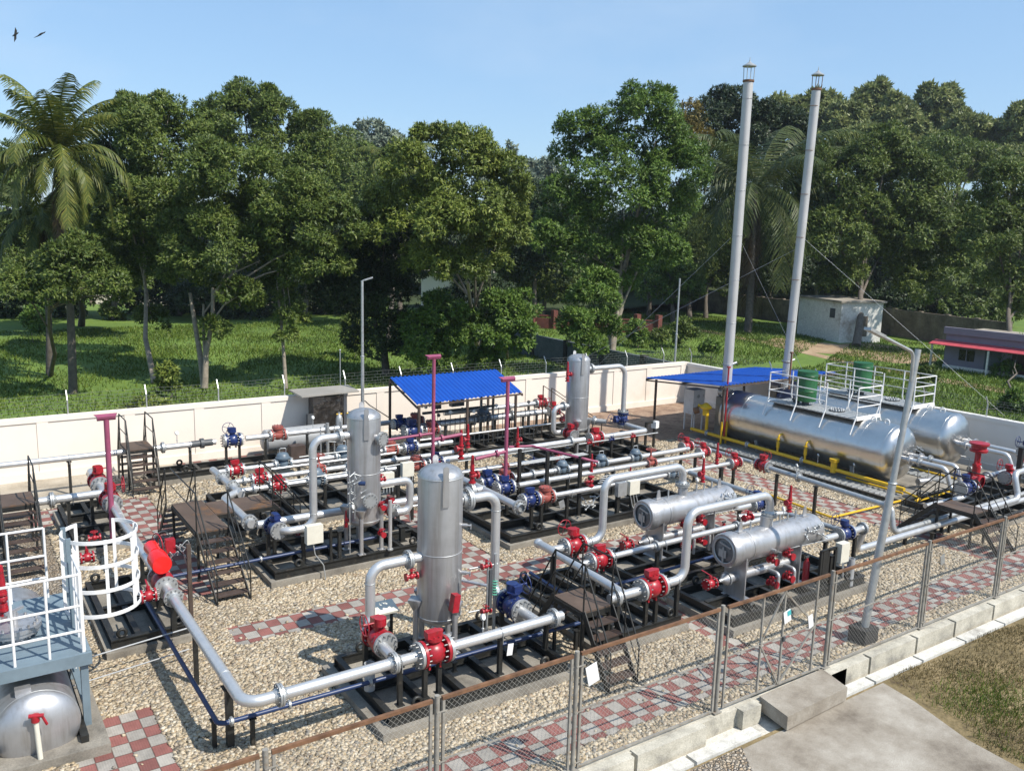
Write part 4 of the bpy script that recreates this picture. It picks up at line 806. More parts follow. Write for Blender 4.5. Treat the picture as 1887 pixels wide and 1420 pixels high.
# ---- left manifold
pipe('silver pipe from the far left crossing under the stairs to the twin red valves', [(-8, 21.9, Z), (3.2, 21.9, Z)], r=.095, fl=[((2.06, 21.9, Z), (1, 0, 0))], cl=[((2.5, 21.9, Z), (1, 0, 0))])
pipe('grey end of the manifold facing out behind the pink vent pipe', [(3.2, 24.0, Z), (3.2, 22.6, Z), (3.2, 21.55, Z)], r=.095, m='silver_pipe')
pipe('grey manifold pipe running from the twin valves toward the camera', [(3.2, 20.85, Z), (3.18, 19.9, Z)], r=.09)
valve('gear', 'red', (3.2, 22.85, Z), 'red valve with hand wheel behind the pink vent pipe, the farther of two', 'y', 1.1)
valve('gear', 'red', (3.2, 21.18, Z), 'red valve with hand wheel behind the pink vent pipe, the nearer of two', 'y', 1.1)
# actuated shut off valve
t = thing('shutoff_valve', 'bright red shut off valve with twin cylinder actuator on the left pipe', 'valve', (3.17, 15.9, .86)); b = MB(); y0 = 15.75
b.lathe((3.17, y0-.25, Z), (0, 1, 0), [(0, .1), (.06, .13), (.17, .19), (.25, .2), (.33, .19), (.44, .13), (.5, .1)], 24); b.cyl((3.17, y0, Z+.12), (3.17, y0, Z+.34), .1, n=16); part('body', b, 'red', t)
for yy in (y0-.29, y0+.29): b = MB(); b.cyl((3.17, yy-.025, Z), (3.17, yy+.025, Z), .2, n=24); b.m = 1; bolts(b, (3.17, yy, Z), (0, 1, 0), .17, 12, .014, .045); part('flange', b, ['galv', 'bolt'], t)
b = MB(); b.lathe((3.12, y0-.28, Z+.42), (0, 1, 0), [(0, .001), (.004, .16), (.02, .172), (.42, .172), (.44, .15), (.45, .001)], 32); part('actuator_cylinder', b, 'brightred', t)
b = MB(); b.lathe((3.12, y0+.22, Z+.46), (0, 1, 0), [(0, .001), (.01, .115), (.42, .13), (.45, .1), (.46, .001)], 28); part('spring_cylinder', b, 'brightred', t)
b = MB(); wheel(b, (3.3, y0+.95, Z+.38), (1, .25, 0), .21, .013); part('handwheel', b, 'red', t)
b = MB(); wheel(b, (3.42, y0+1.15, Z+.28), (.55, -.8, .1), .26, .012); part('position_wheel', b, 'darkgrey', t)
b = MB(); b.beam((3.62, y0-.1, .2), (3.62, y0-.1, 1.72), .07); part('control_post', b, 'brown', t)
b = MB(); rnd = random.Random(3)
for k in range(9): q = V((3.4+rnd.random()*.25, y0-.1+rnd.random()*.3, 1.35+rnd.random()*.35)); b.tube([q, q+V((rnd.uniform(-.15, .15), 0, rnd.uniform(.02, .15))), q+V((rnd.uniform(-.2, .2), .05, -.1))], .009, 6, .03)
part('control_tubing', b, 'galv', t)
b = MB(); b.box((3.38, y0+.25, 1.62), (.16, .14, .26)); part('control_box', b, 'red', t)
valve('lever', 'red', (2.82, 15.25, Z), 'small red lever valve on the blow off beside the left shut off valve', 'x', .9)
valve('needle', 'red', (2.55, 19.2, .9), 'small red valve by the foot of the pink vent pipe', 'x', 1.2)
valve('lever', 'red', (2.3, 18.5, .75), 'red lever valve low inside the ladder cage view', 'x', .9)
# pink vents
def vent(label, x, y, z0, z1, r, br=(), hw=.38):
    t = thing('vent_pipe', label, 'vent pipe', (x, y, z0)); b = MB(); b.cyl((x, y, z0), (x, y, z1), r, r*.95, n=16); part('standpipe', b, 'pink', t)
    b = MB(); b.lathe((x-hw/2, y, z1+.05), (1, 0, 0), [(0, r*1.05), (hw, r*1.05)], 14, math.pi*1.02, math.pi*1.98); b.ext([(x-hw/2, y-.06, z1+.06), (x+hw/2, y-.06, z1+.06), (x+hw/2+.05, y+.07, z1+.1), (x-hw/2-.05, y+.07, z1+.1)], (0, 0, .012)); b.cyl((x-hw/2, y, z1+.03), (x+hw/2, y, z1+.03), r*.9, n=14); part('tee_outlet', b, 'pink', t)
    for q0, q1, rr in br: b = MB(); b.cyl(q0, q1, rr, n=12); d = (V(q1)-V(q0)).normalized(); m_ = V(q0)+(V(q1)-V(q0))*.3; b.cyl(m_-d*.03, m_+d*.03, rr*2, n=14); part('branch', b, 'pink', t)
vent('left pink vent pipe with tee top beside the twin red valves', 3.12, 20.6, .3, 3.12, .062)
vent('middle pink vent pipe with tee top before the blue canopy', 11.1, 20.0, .6, 4.08, .05, [((11.1, 20.0, 2.05), (9.75, 20.0, 2.02), .035), ((11.1, 20.0, 1.86), (12.0, 20.0, 1.92), .05)])
vent('right pink vent pipe with tee top above the blue valves', 11.88, 17.6, 1.2, 3.8, .05, [((11.88, 17.6, 2.0), (11.0, 17.65, 1.9), .045)])
# ---- back pipe along the wall
yb = 25.7
pipe('long silver pipe along the cream wall at the back', [(-8, yb, Z), (6.85, yb, Z)], fl=[((5.35, yb, Z), (1, 0, 0))], cl=[((2.9, yb, Z), (1, 0, 0)), ((6.1, yb, Z), (1, 0, 0))])
b = MB(); b.cyl((6.15, yb, Z), (6.75, yb, Z), .1, n=16); b.cyl((6.4, yb, Z), (6.5, yb, Z), .15, n=16); tag(part('insulating_joint', b, 'darkgrey'), 'dark grey insulating joint on the back wall pipe', 'pipe joint')
pipe('silver continuation of the back pipe behind the middle vessel', [(7.75, yb, Z), (13.0, yb, Z)], fl=[((10.35, yb, Z), (1, 0, 0))], cl=[((8.3, yb, Z), (1, 0, 0)), ((9.7, yb, Z), (1, 0, 0))])
valve('ball', 'blue', (7.35, yb, Z), 'blue valve with ring hand wheel on the back wall pipe', 'x', 1.0)
valve('check', 'salmon', (8.75, yb, Z), 'salmon red check valve on the back wall pipe', 'x', .95)
gauge((5.75, yb, Z+.08), 'gauge on the back wall pipe right of its stairs', .25, .06); gauge((9.9, yb, Z+.08), 'gauge on the back wall pipe by the grey tank', .3, .06)
# ---- middle vessel
t = vessel('middle tall silver vessel with two round blind nozzles', 7.8, 17.2, .87, 3.57, .37, [(-.55, -.83), (.75, -.65), (.1, .99), (-.95, .3)])
nozzle(t, V((7.8, 17.2, 2.95))+V((.42, -.9, 0))*.37, (.42, -.9, 0), .085, .16); nozzle(t, V((7.8, 17.2, 1.6))+V((-.15, -.98, 0))*.37, (-.15, -.98, 0), .085, .14)
pipe('silver riser bent from the middle vessel top nozzle down to a blue valve', [(7.5, 17.2, 3.0), (6.61, 17.2, 3.0), (6.61, 17.2, Z), (6.0, 17.2, Z), (5.9, 17.5, Z)], fl=[((7.22, 17.2, 3.0), (1, 0, 0))], welds=[((6.61, 17.2, 2.6), (0, 0, 1)), ((6.61, 17.2, 1.35), (0, 0, 1))])
valve('plain', 'blue', (5.88, 17.55, Z), 'blue valve at the foot of the middle vessel riser', 'y', .95, True)
pipe('silver pipe running back under the platform from the blue valve', [(5.5, 18.0, Z), (5.5, 20.1, Z), (6.0, 20.5, Z)], r=.09, fl=[((5.5, 18.15, Z), (0, 1, 0))])
pipe('silver header behind the middle vessel', [(5.6, 17.9, Z), (7.4, 17.9, Z), (11.3, 17.75, Z)], r=.09, fl=[((10.95, 17.77, Z), (1, 0, 0), 1.3)])
pipe('silver bend on the right side of the middle vessel down to a red valve', [(8.1, 17.2, 1.78), (8.95, 17.2, 1.78), (8.95, 17.2, Z), (8.6, 17.2, Z)], r=.085, bend=.17)
valve('plain', 'red', (8.62, 17.55, Z), 'red valve under the bend of the middle vessel', 'y', .85, True)
valve('needle', 'red', (8.12, 17.0, 1.95), 'small red valve above the bend of the middle vessel', 'x', 1.0)
valve('needle', 'red', (8.05, 16.8, 1.38), 'small red tap on the front of the middle vessel', 'y', 1.0)
valve('needle', 'red', (8.05, 16.8, .75), 'small red drain valve below the middle vessel', 'y', 1.0)
t = thing('standpipe', 'steel standpipe down the front of the middle vessel', 'standpipe', (8.25, 16.8, .34)); b = MB(); b.cyl((8.25, 16.8, .34), (8.25, 16.8, 1.5), .042, n=12); part('tube', b, 'silver_pipe', t); b = MB(); b.cyl((8.25, 16.8, .34), (8.25, 16.8, .37), .07, n=12); part('foot', b, 'galv', t)
valve('needle', 'red', (6.45, 12.32, 1.7), 'small dark red valve below the near vessel left nozzle', 'x', 1.1)
valve('relief', 'red', (7.32, 17.1, .95), 'short red relief valve left of the middle vessel base', (0, 0, 0), .5)
gauge((7.42, 16.95, 1.28), 'white dial gauge at the left of the middle vessel', .1, .06)
valve('wheelvalve', 'red', (7.0, 18.9, .35), 'red hand wheel valve low behind the middle vessel skid', 'x', .7)
t = thing('junction_box', 'large cream junction box on the middle vessel skid with looped conduit', 'junction box', (6.42, 16.8, 1.02)); b = MB(); b.box((6.45, 16.78, 1.05), (.36, .16, .4)); part('box', b, 'cream', t)
b = MB(); b.tube([(6.42, 16.75, .85), (6.45, 16.72, .6), (6.62, 16.68, .35), (6.64, 16.62, .02)], .014, 8, .12); part('conduit', b, 'galv', t)
t = thing('instrument_cluster', 'instrument tubing with blue transmitter left of the middle vessel', 'instruments', (7.35, 16.85, 1.9)); b = MB(); rnd = random.Random(8)
for k in range(20): q = V((7.25+rnd.random()*.35, 16.8+rnd.random()*.1, 1.5+rnd.random()*.75)); b.cyl(q, q+V((rnd.uniform(-.16, .16), rnd.uniform(-.05, .05), rnd.uniform(-.1, .12))), .013, n=6); b.ball(q, .022, 8)
b.cyl((7.3, 16.85, .4), (7.3, 16.85, 2.3), .012, n=6); b.cyl((7.42, 16.85, 1.2), (7.42, 16.85, 2.2), .01, n=6); part('tubing', b, 'galv', t); b = MB(); b.cyl((7.5, 16.82, 2.0), (7.62, 16.74, 2.0), .05, n=12); part('transmitter', b, 'bluepipe', t)
# ---- left metering runs with regulators
yr = (20.5, 21.3, 22.4)
pipe('grey manifold feeding the three regulator runs', [(5.95, 20.2, Z), (5.95, 22.7, Z)], r=.09, m='silver_pipe', fl=[((5.95, 20.9, Z), (0, 1, 0)), ((5.95, 21.8, Z), (0, 1, 0))])
for k, (y, xv, q) in enumerate(zip(yr, (6.95, 6.75, 6.45), ('nearest', 'middle', 'farthest'))):
    pipe('silver pipe of the %s regulator run left of the middle vessel' % q, [(5.98, y, Z), (11.0, y, Z)], r=.068, fl=[((6.35, y, Z), (1, 0, 0)), ((8.95+.2*k, y, Z), (1, 0, 0)), ((9.9, y, Z), (1, 0, 0))])
    valve('plain', 'red', (xv, y, Z), 'red valve opening the %s regulator run' % q, 'x', .82, True)
for x, y, q in ((7.95, 20.5, 'first grey blue regulator on the nearest run'), (9.1, 20.75, 'second grey blue regulator beside the middle vessel'), (7.75, 22.4, 'first grey blue regulator on the farthest run'), (9.5, 22.4, 'second grey blue regulator on the farthest run'), (10.3, 22.5, 'third grey blue regulator by the vessel on the farthest run')):
    valve('reg', 'slate', (x, y, Z), q, 'x', .92)
valve('wheelvalve', 'salmon', (8.35, 21.3, Z), 'salmon wheel valve on the middle regulator run', 'x', .8)
pipe('thin steel sensing line along the regulator runs', [(7.0, 20.3, 1.2), (11.0, 20.3, 1.22)], r=.016, m='galv', name='sensing_line'); pipe('second thin sensing line behind the regulators', [(8.0, 21.8, 1.35), (11.0, 21.8, 1.35)], r=.016, m='galv', name='sensing_line'); pipe('thin silver bypass between regulator runs', [(7.2, 21.85, 1.1), (10.9, 21.85, 1.1)], r=.035, name='sensing_line')
# right of the middle vessel
pipe('silver run right of the middle vessel to the salmon check valve', [(9.3, 20.5, Z), (11.9, 20.5, Z)], r=.07); pipe('second silver run right of the middle vessel', [(9.3, 21.3, Z), (12.5, 21.3, Z)], r=.07, fl=[((10.6, 21.3, Z), (1, 0, 0))])
pipe('third silver run right of the middle vessel with blue valve', [(9.3, 22.4, Z), (13.1, 22.4, Z)], r=.07, fl=[((12.6, 22.4, Z), (1, 0, 0))])
valve('check', 'salmon', (10.85, 20.5, Z), 'salmon check valve under the middle pink vent', 'x', .9); valve('check', 'salmon', (11.0, 22.4, Z), 'salmon check valve left of the blue valve by the vessel', 'x', .85)
valve('plain', 'blue', (11.65, 22.4, Z), 'blue valve between vessel and middle pink vent', 'x', .85); valve('plain', 'blue', (11.45, 20.5, Z), 'blue valve right of the salmon check valve under the middle vent', 'x', .9)
valve('relief', 'red', (12.05, 20.1, 1.2), 'tall red relief valve right of the middle pink vent', (0, 0, math.pi), 1.08); valve('relief', 'red', (12.75, 20.9, 1.25), 'second red relief valve right of the middle pink vent', (0, 0, math.pi), .92)
valve('needle', 'red', (10.05, 22.9, 1.5), 'small red valve at the right of the middle vessel top', 'x', 1.4); valve('needle', 'red', (11.05, 19.6, 1.25), 'small red valve on a thin drop line before the middle vent', 'z', 1.1)
for x, y, lab in ((8.9, 18.3, 'cream box on the rack right of the middle vessel'), (9.75, 18.9, 'cream gland box on the rack left of the near vessel top')):
    t = thing('junction_box', lab, 'junction box', (x, y, 1.4)); b = MB(); b.box((x, y, 1.5), (.32, .15, .36)); part('box', b, 'cream', t); b = MB()
    for k in range(4): b.cyl((x-.12+.08*k, y-.06, 1.32), (x-.12+.08*k, y-.06, 1.2), .018, n=6)
    b.tube([(x, y, 1.3), (x+.02, y, .8), (x+.1, y, .1)], .014, 6, .1); part('conduit', b, 'galv', t); b = MB(); b.beam((x-.2, y+.1, .1), (x-.2, y+.1, 1.6), .07); b.beam((x+.2, y+.1, .1), (x+.2, y+.1, 1.6), .07); part('stand', b, 'black', t)
for k, (x, y, q) in enumerate(((13.2, 19.6, 'left'), (14.2, 19.6, 'middle'), (15.1, 19.6, 'right'))):
    valve('lever', 'red' if k != 1 else 'blue', (x, y, .95), '%s small lever valve on the low run in front of the main pipe' % q, 'x', .7)
pipe('low silver run in front of the main pipe', [(11.6, 19.6, .95), (15.9, 19.6, .95)], r=.045, fl=[((12.6, 19.6, .95), (1, 0, 0)), ((14.7, 19.6, .95), (1, 0, 0))])
pipe('second low silver run between main pipe and vent posts', [(11.6, 20.15, .8), (15.8, 20.15, .8)], r=.035)
pipe('thin steel line above the low silver runs', [(11.8, 19.85, 1.2), (15.8, 19.85, 1.22)], r=.014, m='galv', name='sensing_line')
pipe('thin steel line in front of the far vessel skid', [(16.3, 20.15, 1.1), (19.6, 20.15, 1.1)], r=.02, m='galv', name='sensing_line')
for k in range(3): valve('needle', 'red' if k % 2 == 0 else 'blue', (16.7+.9*k, 20.15, 1.1), ('left', 'middle', 'right')[k]+' small needle valve before the far vessel skid', 'x', .9)
for k in range(4): valve('needle', 'red', (9.9+.55*k, 18.35, .75+.1*(k % 2)), ('first', 'second', 'third', 'fourth')[k]+' small red drain valve from the left behind the middle header', 'x', .9)
pipe('thin silver drain run behind the middle header', [(9.5, 18.35, .7), (11.0, 18.35, .7)], r=.03)
# ---- main middle pipe and far vessel
ym = 20.7
pipe('silver main pipe from the salmon check valve past the far vessel', [(11.75, ym, Z), (16.95, ym, Z)], r=.088, cl=[((12.6, ym, Z), (1, 0, 0)), ((14.6, ym, Z), (1, 0, 0))], fl=[((16.4, ym, Z), (1, 0, 0))])
pipe('silver end of the main pipe below the far blue valve', [(17.75, ym, Z), (19.6, ym, Z), (19.6, 21.7, Z)], r=.088, bend=.12, cl=[((18.1, ym, Z), (1, 0, 0))])
valve('plain', 'red', (17.4, ym, Z), 'red valve on the main pipe before the far vessel', 'x', 1.0)
t = vessel('far tall silver vessel with rounded top before the cream wall', 17.56, 21.9, .95, 3.6, .375, [(-.5, -.85), (.8, -.6), (0, 1)], zfoot=.34)
pipe('silver pipe arching from the far vessel down to a blue valve', [(17.85, 21.9, 3.08), (19.6, 21.9, 3.08), (19.6, 21.9, 1.35)], fl=[((18.1, 21.9, 3.08), (1, 0, 0))], bend=.34)
valve('ball', 'blue', (19.6, 21.9, 1.25), 'blue valve standing upright on the far vessel outlet', 'z', .95)
pipe('silver side loop on the left of the far vessel', [(17.25, 21.9, 1.9), (16.62, 21.9, 1.9), (16.62, 21.9, Z), (16.9, 21.9, Z)], r=.08, bend=.2, fl=[((17.0, 21.9, 1.9), (1, 0, 0))])
valve('ball', 'red', (17.05, 21.55, Z), 'red valve at the foot of the far vessel side loop', 'y', .85)
valve('relief', 'red', (17.0, 21.75, 2.75), 'red relief valve beside the upper left of the far vessel', (0, 0, 0), .85)
pipe('grey pipe lying right behind the far vessel', [(18.4, 23.6, Z), (19.3, 22.4, Z)], r=.085, m='greypaint', fl=[((19.05, 22.75, Z), (.6, -.8, 0))])
valve('lever', 'red', (18.2, 23.4, Z), 'small red valve on the grey pipe behind the far vessel', 'x', .8)
# ---- canopy runs
pipe('silver run in front under the blue canopy', [(13.0, 24.75, Z), (18.4, 24.75, Z)], r=.095, fl=[((16.9, 24.75, Z), (1, 0, 0)), ((15.3, 24.75, Z), (1, 0, 0))], m='silver_pipe')
pipe('silver run at the back under the blue canopy', [(14.6, 25.55, 1.2), (18.9, 25.55, 1.2)], r=.085, fl=[((17.3, 25.55, 1.2), (1, 0, 0))])
valve('ball', 'red', (18.75, 24.75, Z), 'red valve at the end of the front canopy run', 'x', .9); valve('plain', 'red', (18.75, 25.55, 1.2), 'red valve at the end of the back canopy run', 'x', .9)
valve('plain', 'blue', (12.6, 25.0, Z+.1), 'blue valve left of the canopy nearest the wall', 'x', .9); valve('plain', 'blue', (12.6, 24.1, Z+.05), 'large blue valve left of the canopy', 'x', 1.1); valve('check', 'salmon', (13.2, 25.0, Z+.1), 'salmon check valve by the left canopy post', 'x', .95); valve('check', 'salmon', (13.35, 24.2, Z), 'salmon valve body under the canopy front left', 'x', .95)
valve('reg', 'slate', (15.7, 24.75, Z+.05), 'grey meter body in the middle of the canopy run', 'x', 1.0)
pipe('thin silver line low in front of the canopy skid', [(12.2, 23.4, .95), (19.5, 23.4, .95)], r=.03, name='sensing_line')
t = thing('instrument_cabinet', 'dark instrument panel with dials hanging under the blue canopy', 'instrument panel', (15.0, 25.2, 1.5)); b = MB(); b.box((14.9, 25.2, 1.75), (.5, .2, .5)); b.box((14.1, 25.2, 1.7), (.3, .16, .45)); b.beam((13.6, 25.25, 1.35), (16.6, 25.25, 1.35), .08); b.beam((16.4, 25.2, .3), (16.4, 25.2, 2.2), .07); b.beam((15.9, 25.2, .3), (15.9, 25.2, 2.2), .07); part('cabinet', b, 'darkgrey', t)
b = MB(); b.box((14.9, 25.09, 1.78), (.2, .01, .28)); part('screen', b, 'dial', t); b = MB()
for k in range(5): b.cyl((13.3+.14*k, 25.0, 1.62+.05*(k % 2)), (13.3+.14*k, 24.97, 1.62+.05*(k % 2)), .06, n=14)
part('dial', b, 'galv', t)
t = thing('impulse_rack', 'row of dark impulse tubes and dials beneath the blue canopy', 'instruments', (15.0, 24.3, .4)); rnd = random.Random(77)
b = MB(); b.cyl((13.4, 24.2, 1.3), (17.6, 24.2, 1.3), .02, n=6); b.cyl((13.4, 24.2, .75), (17.6, 24.2, .75), .02, n=6)
for k in range(22): xx = 13.5+.19*k; b.cyl((xx, 24.2, .34), (xx, 24.2, 1.3+rnd.random()*.25), .013, n=6)
part('impulse_tube', b, 'darkgrey', t)
for k in range(9): xx = 13.6+.45*k; b = MB(); b.cyl((xx, 24.17, 1.5+.06*(k % 3)), (xx, 24.13, 1.5+.06*(k % 3)), .06, n=14); part('dial', b, 'dial' if k % 2 else 'darkgrey', t)
def canopy(label, c4, posts, m='bluesheet', ribs=26):
    """corrugated lean-to roof through four corner points (front left, front right, back right, back left)"""
    c4 = [V(c) for c in c4]; ctr = sum(c4, V())/4; t = thing('canopy', label, 'canopy', (ctr.x, ctr.y, 0))
    b = MB(); n_ = ribs*4; rows = []
    for v in (0, 1):
        row = []
        for i in range(n_+1):
            u = i/n_; p = c4[0].lerp(c4[1], u).lerp(c4[3].lerp(c4[2], u), v); h = .03 if i % 4 in (1, 2) else 0
            row.append(p+V((0, 0, h)))
        rows.append(row)
    vs = rows[0]+rows[1]; fs = [(i, i+1, n_+2+i, n_+1+i) for i in range(n_)]; b.add(vs, fs); b.add([v-V((0, 0, .004)) for v in vs], [(q[3], q[2], q[1], q[0]) for q in fs]); part('roof_sheet', b, m, t)
    b = MB(); o = V((0, 0, -.05)); b.beam(c4[0]+o, c4[1]+o, .05); b.beam(c4[3]+o, c4[2]+o, .05); b.beam(c4[0]+o*1.9, c4[3]+o*1.9, .05); b.beam(c4[1]+o*1.9, c4[2]+o*1.9, .05); b.beam((c4[0]+c4[3])/2+o, (c4[1]+c4[2])/2+o, .05); part('roof_frame', b, 'brown', t)
    for p in posts: b = MB(); b.beam((p[0], p[1], p[2]), (p[0], p[1], p[3]), .07); part('post', b, 'brown', t)
    return t
canopy('blue corrugated canopy on dark posts over the back pipe runs', [at(769, 746, z=2.1), at(963, 723, z=2.1), at(915, 681, z=2.55), at(719, 696, z=2.55)], [(12.45, 23.35, .3, 2.05), (16.2, 23.5, .3, 2.05), (14.3, 23.5, .3, 2.1), (12.75, 26.0, .2, 2.45), (16.7, 26.0, .2, 2.45)])
canopy('wide blue sheet canopy pierced by the two chimneys', [(23.0, 20.5, 2.34), (29.6, 20.6, 2.34), (29.3, 24.4, 2.02), (22.95, 24.4, 2.02)], [(23.3, 24.2, 0, 1.96), (28.4, 24.2, 0, 1.96), (25.6, 22.9, 0, 2.05), (27.0, 20.7, 0, 2.25), (23.3, 20.75, .2, 2.25), (29.2, 20.8, 0, 2.25)], ribs=34)
# ---- centre right metering skid
for y, x1, lab in ((18.25, 19.1, 'silver run behind the right metering skid'), (17.6, 19.05, 'silver run through the middle of the right metering skid')):
    pipe(lab, [(12.3, y, Z), (x1, y, Z)], r=.07, fl=[((13.2, y, Z), (1, 0, 0))], cl=[((13.9, y, Z), (1, 0, 0)), ((15.5, y, Z), (1, 0, 0))])
pipe('front silver run of the right metering skid', [(12.45, 16.45, Z), (19.0, 16.42, Z)], r=.062, cl=[((13.1, 16.45, Z), (1, 0, 0))])
valve('plain', 'blue', (11.85, 16.47, Z), 'blue valve at the front of the right metering skid', 'x', .9); valve('check', 'salmon', (12.3, 16.45, Z), 'salmon check valve at the front of the right metering skid', 'x', .88)
valve('plain', 'blue', (11.75, 18.25, Z), 'blue valve behind the right pink vent, farther of two', 'x', .95); valve('plain', 'blue', (11.85, 17.6, Z), 'blue valve under the right pink vent, nearer of two', 'x', .95); valve('check', 'salmon', (12.3, 18.25, Z), 'salmon check valve behind the right pink vent', 'x', .85)
pipe('grey manifold with blind flange feeding the right metering skid', [(11.3, 18.7, Z), (11.3, 16.15, Z)], r=.09, fl=[((11.3, 16.12, Z), (0, 1, 0))], m='silver_pipe')
pipe('silver link between the right metering manifold and header', [(11.1, 17.75, Z), (11.35, 17.75, Z)], r=.1)
valve('relief', 'red', (10.98, 17.75, 1.15), 'tall red relief valve left of the right pink vent', (0, 0, 0), 1.1)
t = thing('pink_crossarm', 'pink pipe resting on three black posts over the right metering skid', 'vent pipe', (13.0, 17.4, 1.9)); b = MB(); b.tube([(12.3, 18.1, 1.95), (12.9, 17.9, 1.95), (13.55, 16.5, 1.85), (13.9, 16.4, 1.75)], .035, 10, .1); part('pipe_run', b, 'pink', t)
for q in ((12.55, 17.95), (13.05, 17.4), (13.5, 16.6)): b = MB(); b.beam((q[0], q[1], .34), (q[0], q[1], 1.9), .08); part('post', b, 'black', t)
valve('relief', 'red', (12.5, 18.0, 1.95), 'short red relief valve at the left end of the pink pipe', (0, 0, 0), .7)
valve('relief', 'red', (13.75, 16.45, 1.5), 'slender red relief valve at the right end of the pink pipe', (0, 0, 0), .62); valve('needle', 'red', (13.75, 16.45, 1.25), 'small red valve below the slender relief valve', 'z', 1.3)
for x, y, q in ((14.2, 18.25, 'grey blue regulator left in the rear run'), (15.6, 18.25, 'grey blue regulator in the middle of the rear run'), (16.9, 18.25, 'grey blue regulator right in the rear run'), (16.6, 16.45, 'small grey regulator under the far filter pipe')):
    valve('reg', 'slate', (x, y, Z), q, 'x', .75)
valve('wheelvalve', 'salmon', (16.9, 17.6, Z), 'salmon wheel valve on the middle run right of centre', 'x', .72)
for k in range(4): pipe('thin steel sensing tube of four above the front metering run', [(13.9+.1*k, 16.35+.06*k, 1.2+.03*k), (16.9, 16.35+.06*k, 1.2+.03*k)], r=.011, m='galv', name='sensing_line', group='sensing tubes over the front metering run')
for k in range(4): pipe('thin steel sensing tube of four behind the rear metering run', [(12.9+.15*k, 18.6+.07*k, 1.25), (15.4, 18.6+.07*k, 1.25)], r=.012, m='galv', name='sensing_line', group='sensing tubes behind the rear metering run')
t = thing('instrument_stand', 'two grey and cream boxes on a black rack at the metering skid', 'instrument rack', (14.75, 16.2, .34)); b = MB()
for xx in (14.55, 15.05): b.beam((xx, 16.3, .1), (xx, 16.3, 1.1), .09)
part('frame', b, 'black', t); b = MB(); b.box((14.98, 16.2, .98), (.34, .16, .36)); part('box', b, 'cream', t); b = MB(); b.box((14.58, 16.22, .98), (.3, .14, .36)); part('gland_box', b, 'galv', t); b = MB()
for k in range(3): b.tube([(14.85+.1*k, 16.15, .8), (14.9+.1*k, 16.1, .5), (15.0+.1*k, 16.0, .3), (15.0+.1*k, 15.95, .02)], .013, 6, .1)
part('conduit', b, 'galv', t)
t = thing('instrument_cluster', 'shiny instrument cluster lying low on the metering skid', 'instruments', (13.9, 16.6, .5)); b = MB(); rnd = random.Random(18)
for k in range(14): q = V((13.6+rnd.random()*.6, 16.5+rnd.random()*.3, .45+rnd.random()*.3)); b.cyl(q, q+V((rnd.uniform(-.16, .16), rnd.uniform(-.05, .05), rnd.uniform(-.05, .2))), .016, n=6); b.ball(q, .03, 8)
part('tubing', b, 'galv', t)
valve('relief', 'red', (15.5, 16.9, .75), 'short red relief valve behind the far filter', (0, 0, 0), .7)
# right ends
for x, y, q in ((19.25, 18.5, 'first red valve at the right end of the runs by the tank channel'), (19.2, 17.75, 'second red valve at the right end of the runs by the tank channel'), (19.1, 16.42, 'third red valve at the right end of the runs by the tank channel')):
    valve('ball', 'red', (x, y, Z), q, 'x', .78)
pipe('grey pipe collecting the right hand run ends', [(19.35, 18.7, Z), (19.6, 18.3, Z), (19.6, 16.2, Z)], r=.06, m='galv')
valve('ball', 'red', (19.6, 15.8, Z), 'red corner valve on the pipe heading along the tank path', 'y', .82)
pipe('long grey pipe beside the right chequered path dropping near the fence', [(19.55, 15.5, Z), (19.35, 11.6, Z), (19.3, 11.45, .44), (27.5, 11.5, .44)], r=.07, m='galv', bend=.16, fl=[((19.52, 14.5, Z), (.05, 1, 0)), ((19.36, 11.75, Z), (.05, 1, 0))])
valve('relief', 'red', (18.35, 16.42, 1.12), 'tall red relief valve on the third right hand run', (0, 0, 0), .8)
gauge((19.55, 14.6, Z+.05), 'gauge on the grey pipe by the yellow line', .2, .05); gauge((17.8, 16.42, Z+.05), 'gauge left of the tall relief valve on the third run', .25, .05)
q = at(1196, 826, z=0); t = thing('marker_frame', 'black frame with white cover standing by the far vessel path', 'frame', tuple(q)); b = MB()
for dx in (-.2, .2): b.beam(q+V((dx, 0, 0)), q+V((dx, 0, .95)), .07)
b.beam(q+V((-.23, 0, .95)), q+V((.23, 0, .95)), .07); part('frame', b, 'black', t); b = MB(); b.box(q+V((.2, -.03, .86)), (.22, .2, .24), Matrix.Rotation(.3, 3, 'Z')); part('cover', b, 'white', t)
# ---- yellow gas line
pipe('yellow gas line beside the near tank', [(23.3, 22.2, .42), (23.25, 13.6, .38)], r=.06, m='yellow', name='gas_pipe', fl=[((23.28, 19.5, .41), (0, 1, 0)), ((23.27, 17.2, .4), (0, 1, 0)), ((23.29, 21.4, .42), (0, 1, 0))], cat='gas pipe')
pipe('yellow gas line zigzagging across the gravel to the right', [(23.15, 13.5, .35), (22.9, 12.9, .35), (22.5, 12.9, .3), (26.5, 13.0, .3)], r=.03, m='yellow', name='gas_pipe', bend=.1, cat='gas pipe')
pipe('thin yellow pipe crossing the path behind the near filter', [at(1400, 905, z=.1), at(1533, 953, z=.1), at(1640, 927, z=.12), at(1770, 895, z=.16)], r=.032, m='yellow', name='gas_pipe', bend=.15, cat='gas pipe')
for y, q in ((18.2, 'left'), (17.1, 'right')):
    t = pipe('yellow gas feed bent into the near tank side, %s of two' % q, [(23.26, y, .4), (23.26, y, 1.02), (23.45, y, 1.05)], r=.035, m='yellow', name='gas_pipe', bend=.12, cat='gas pipe'); b = MB(); b.cyl((23.26, y, .6), (23.26, y, .8), .055, n=12); b.cyl((23.26, y, .87), (23.26, y, .91), .07, n=12); part('regulator', b, 'yellow', t)
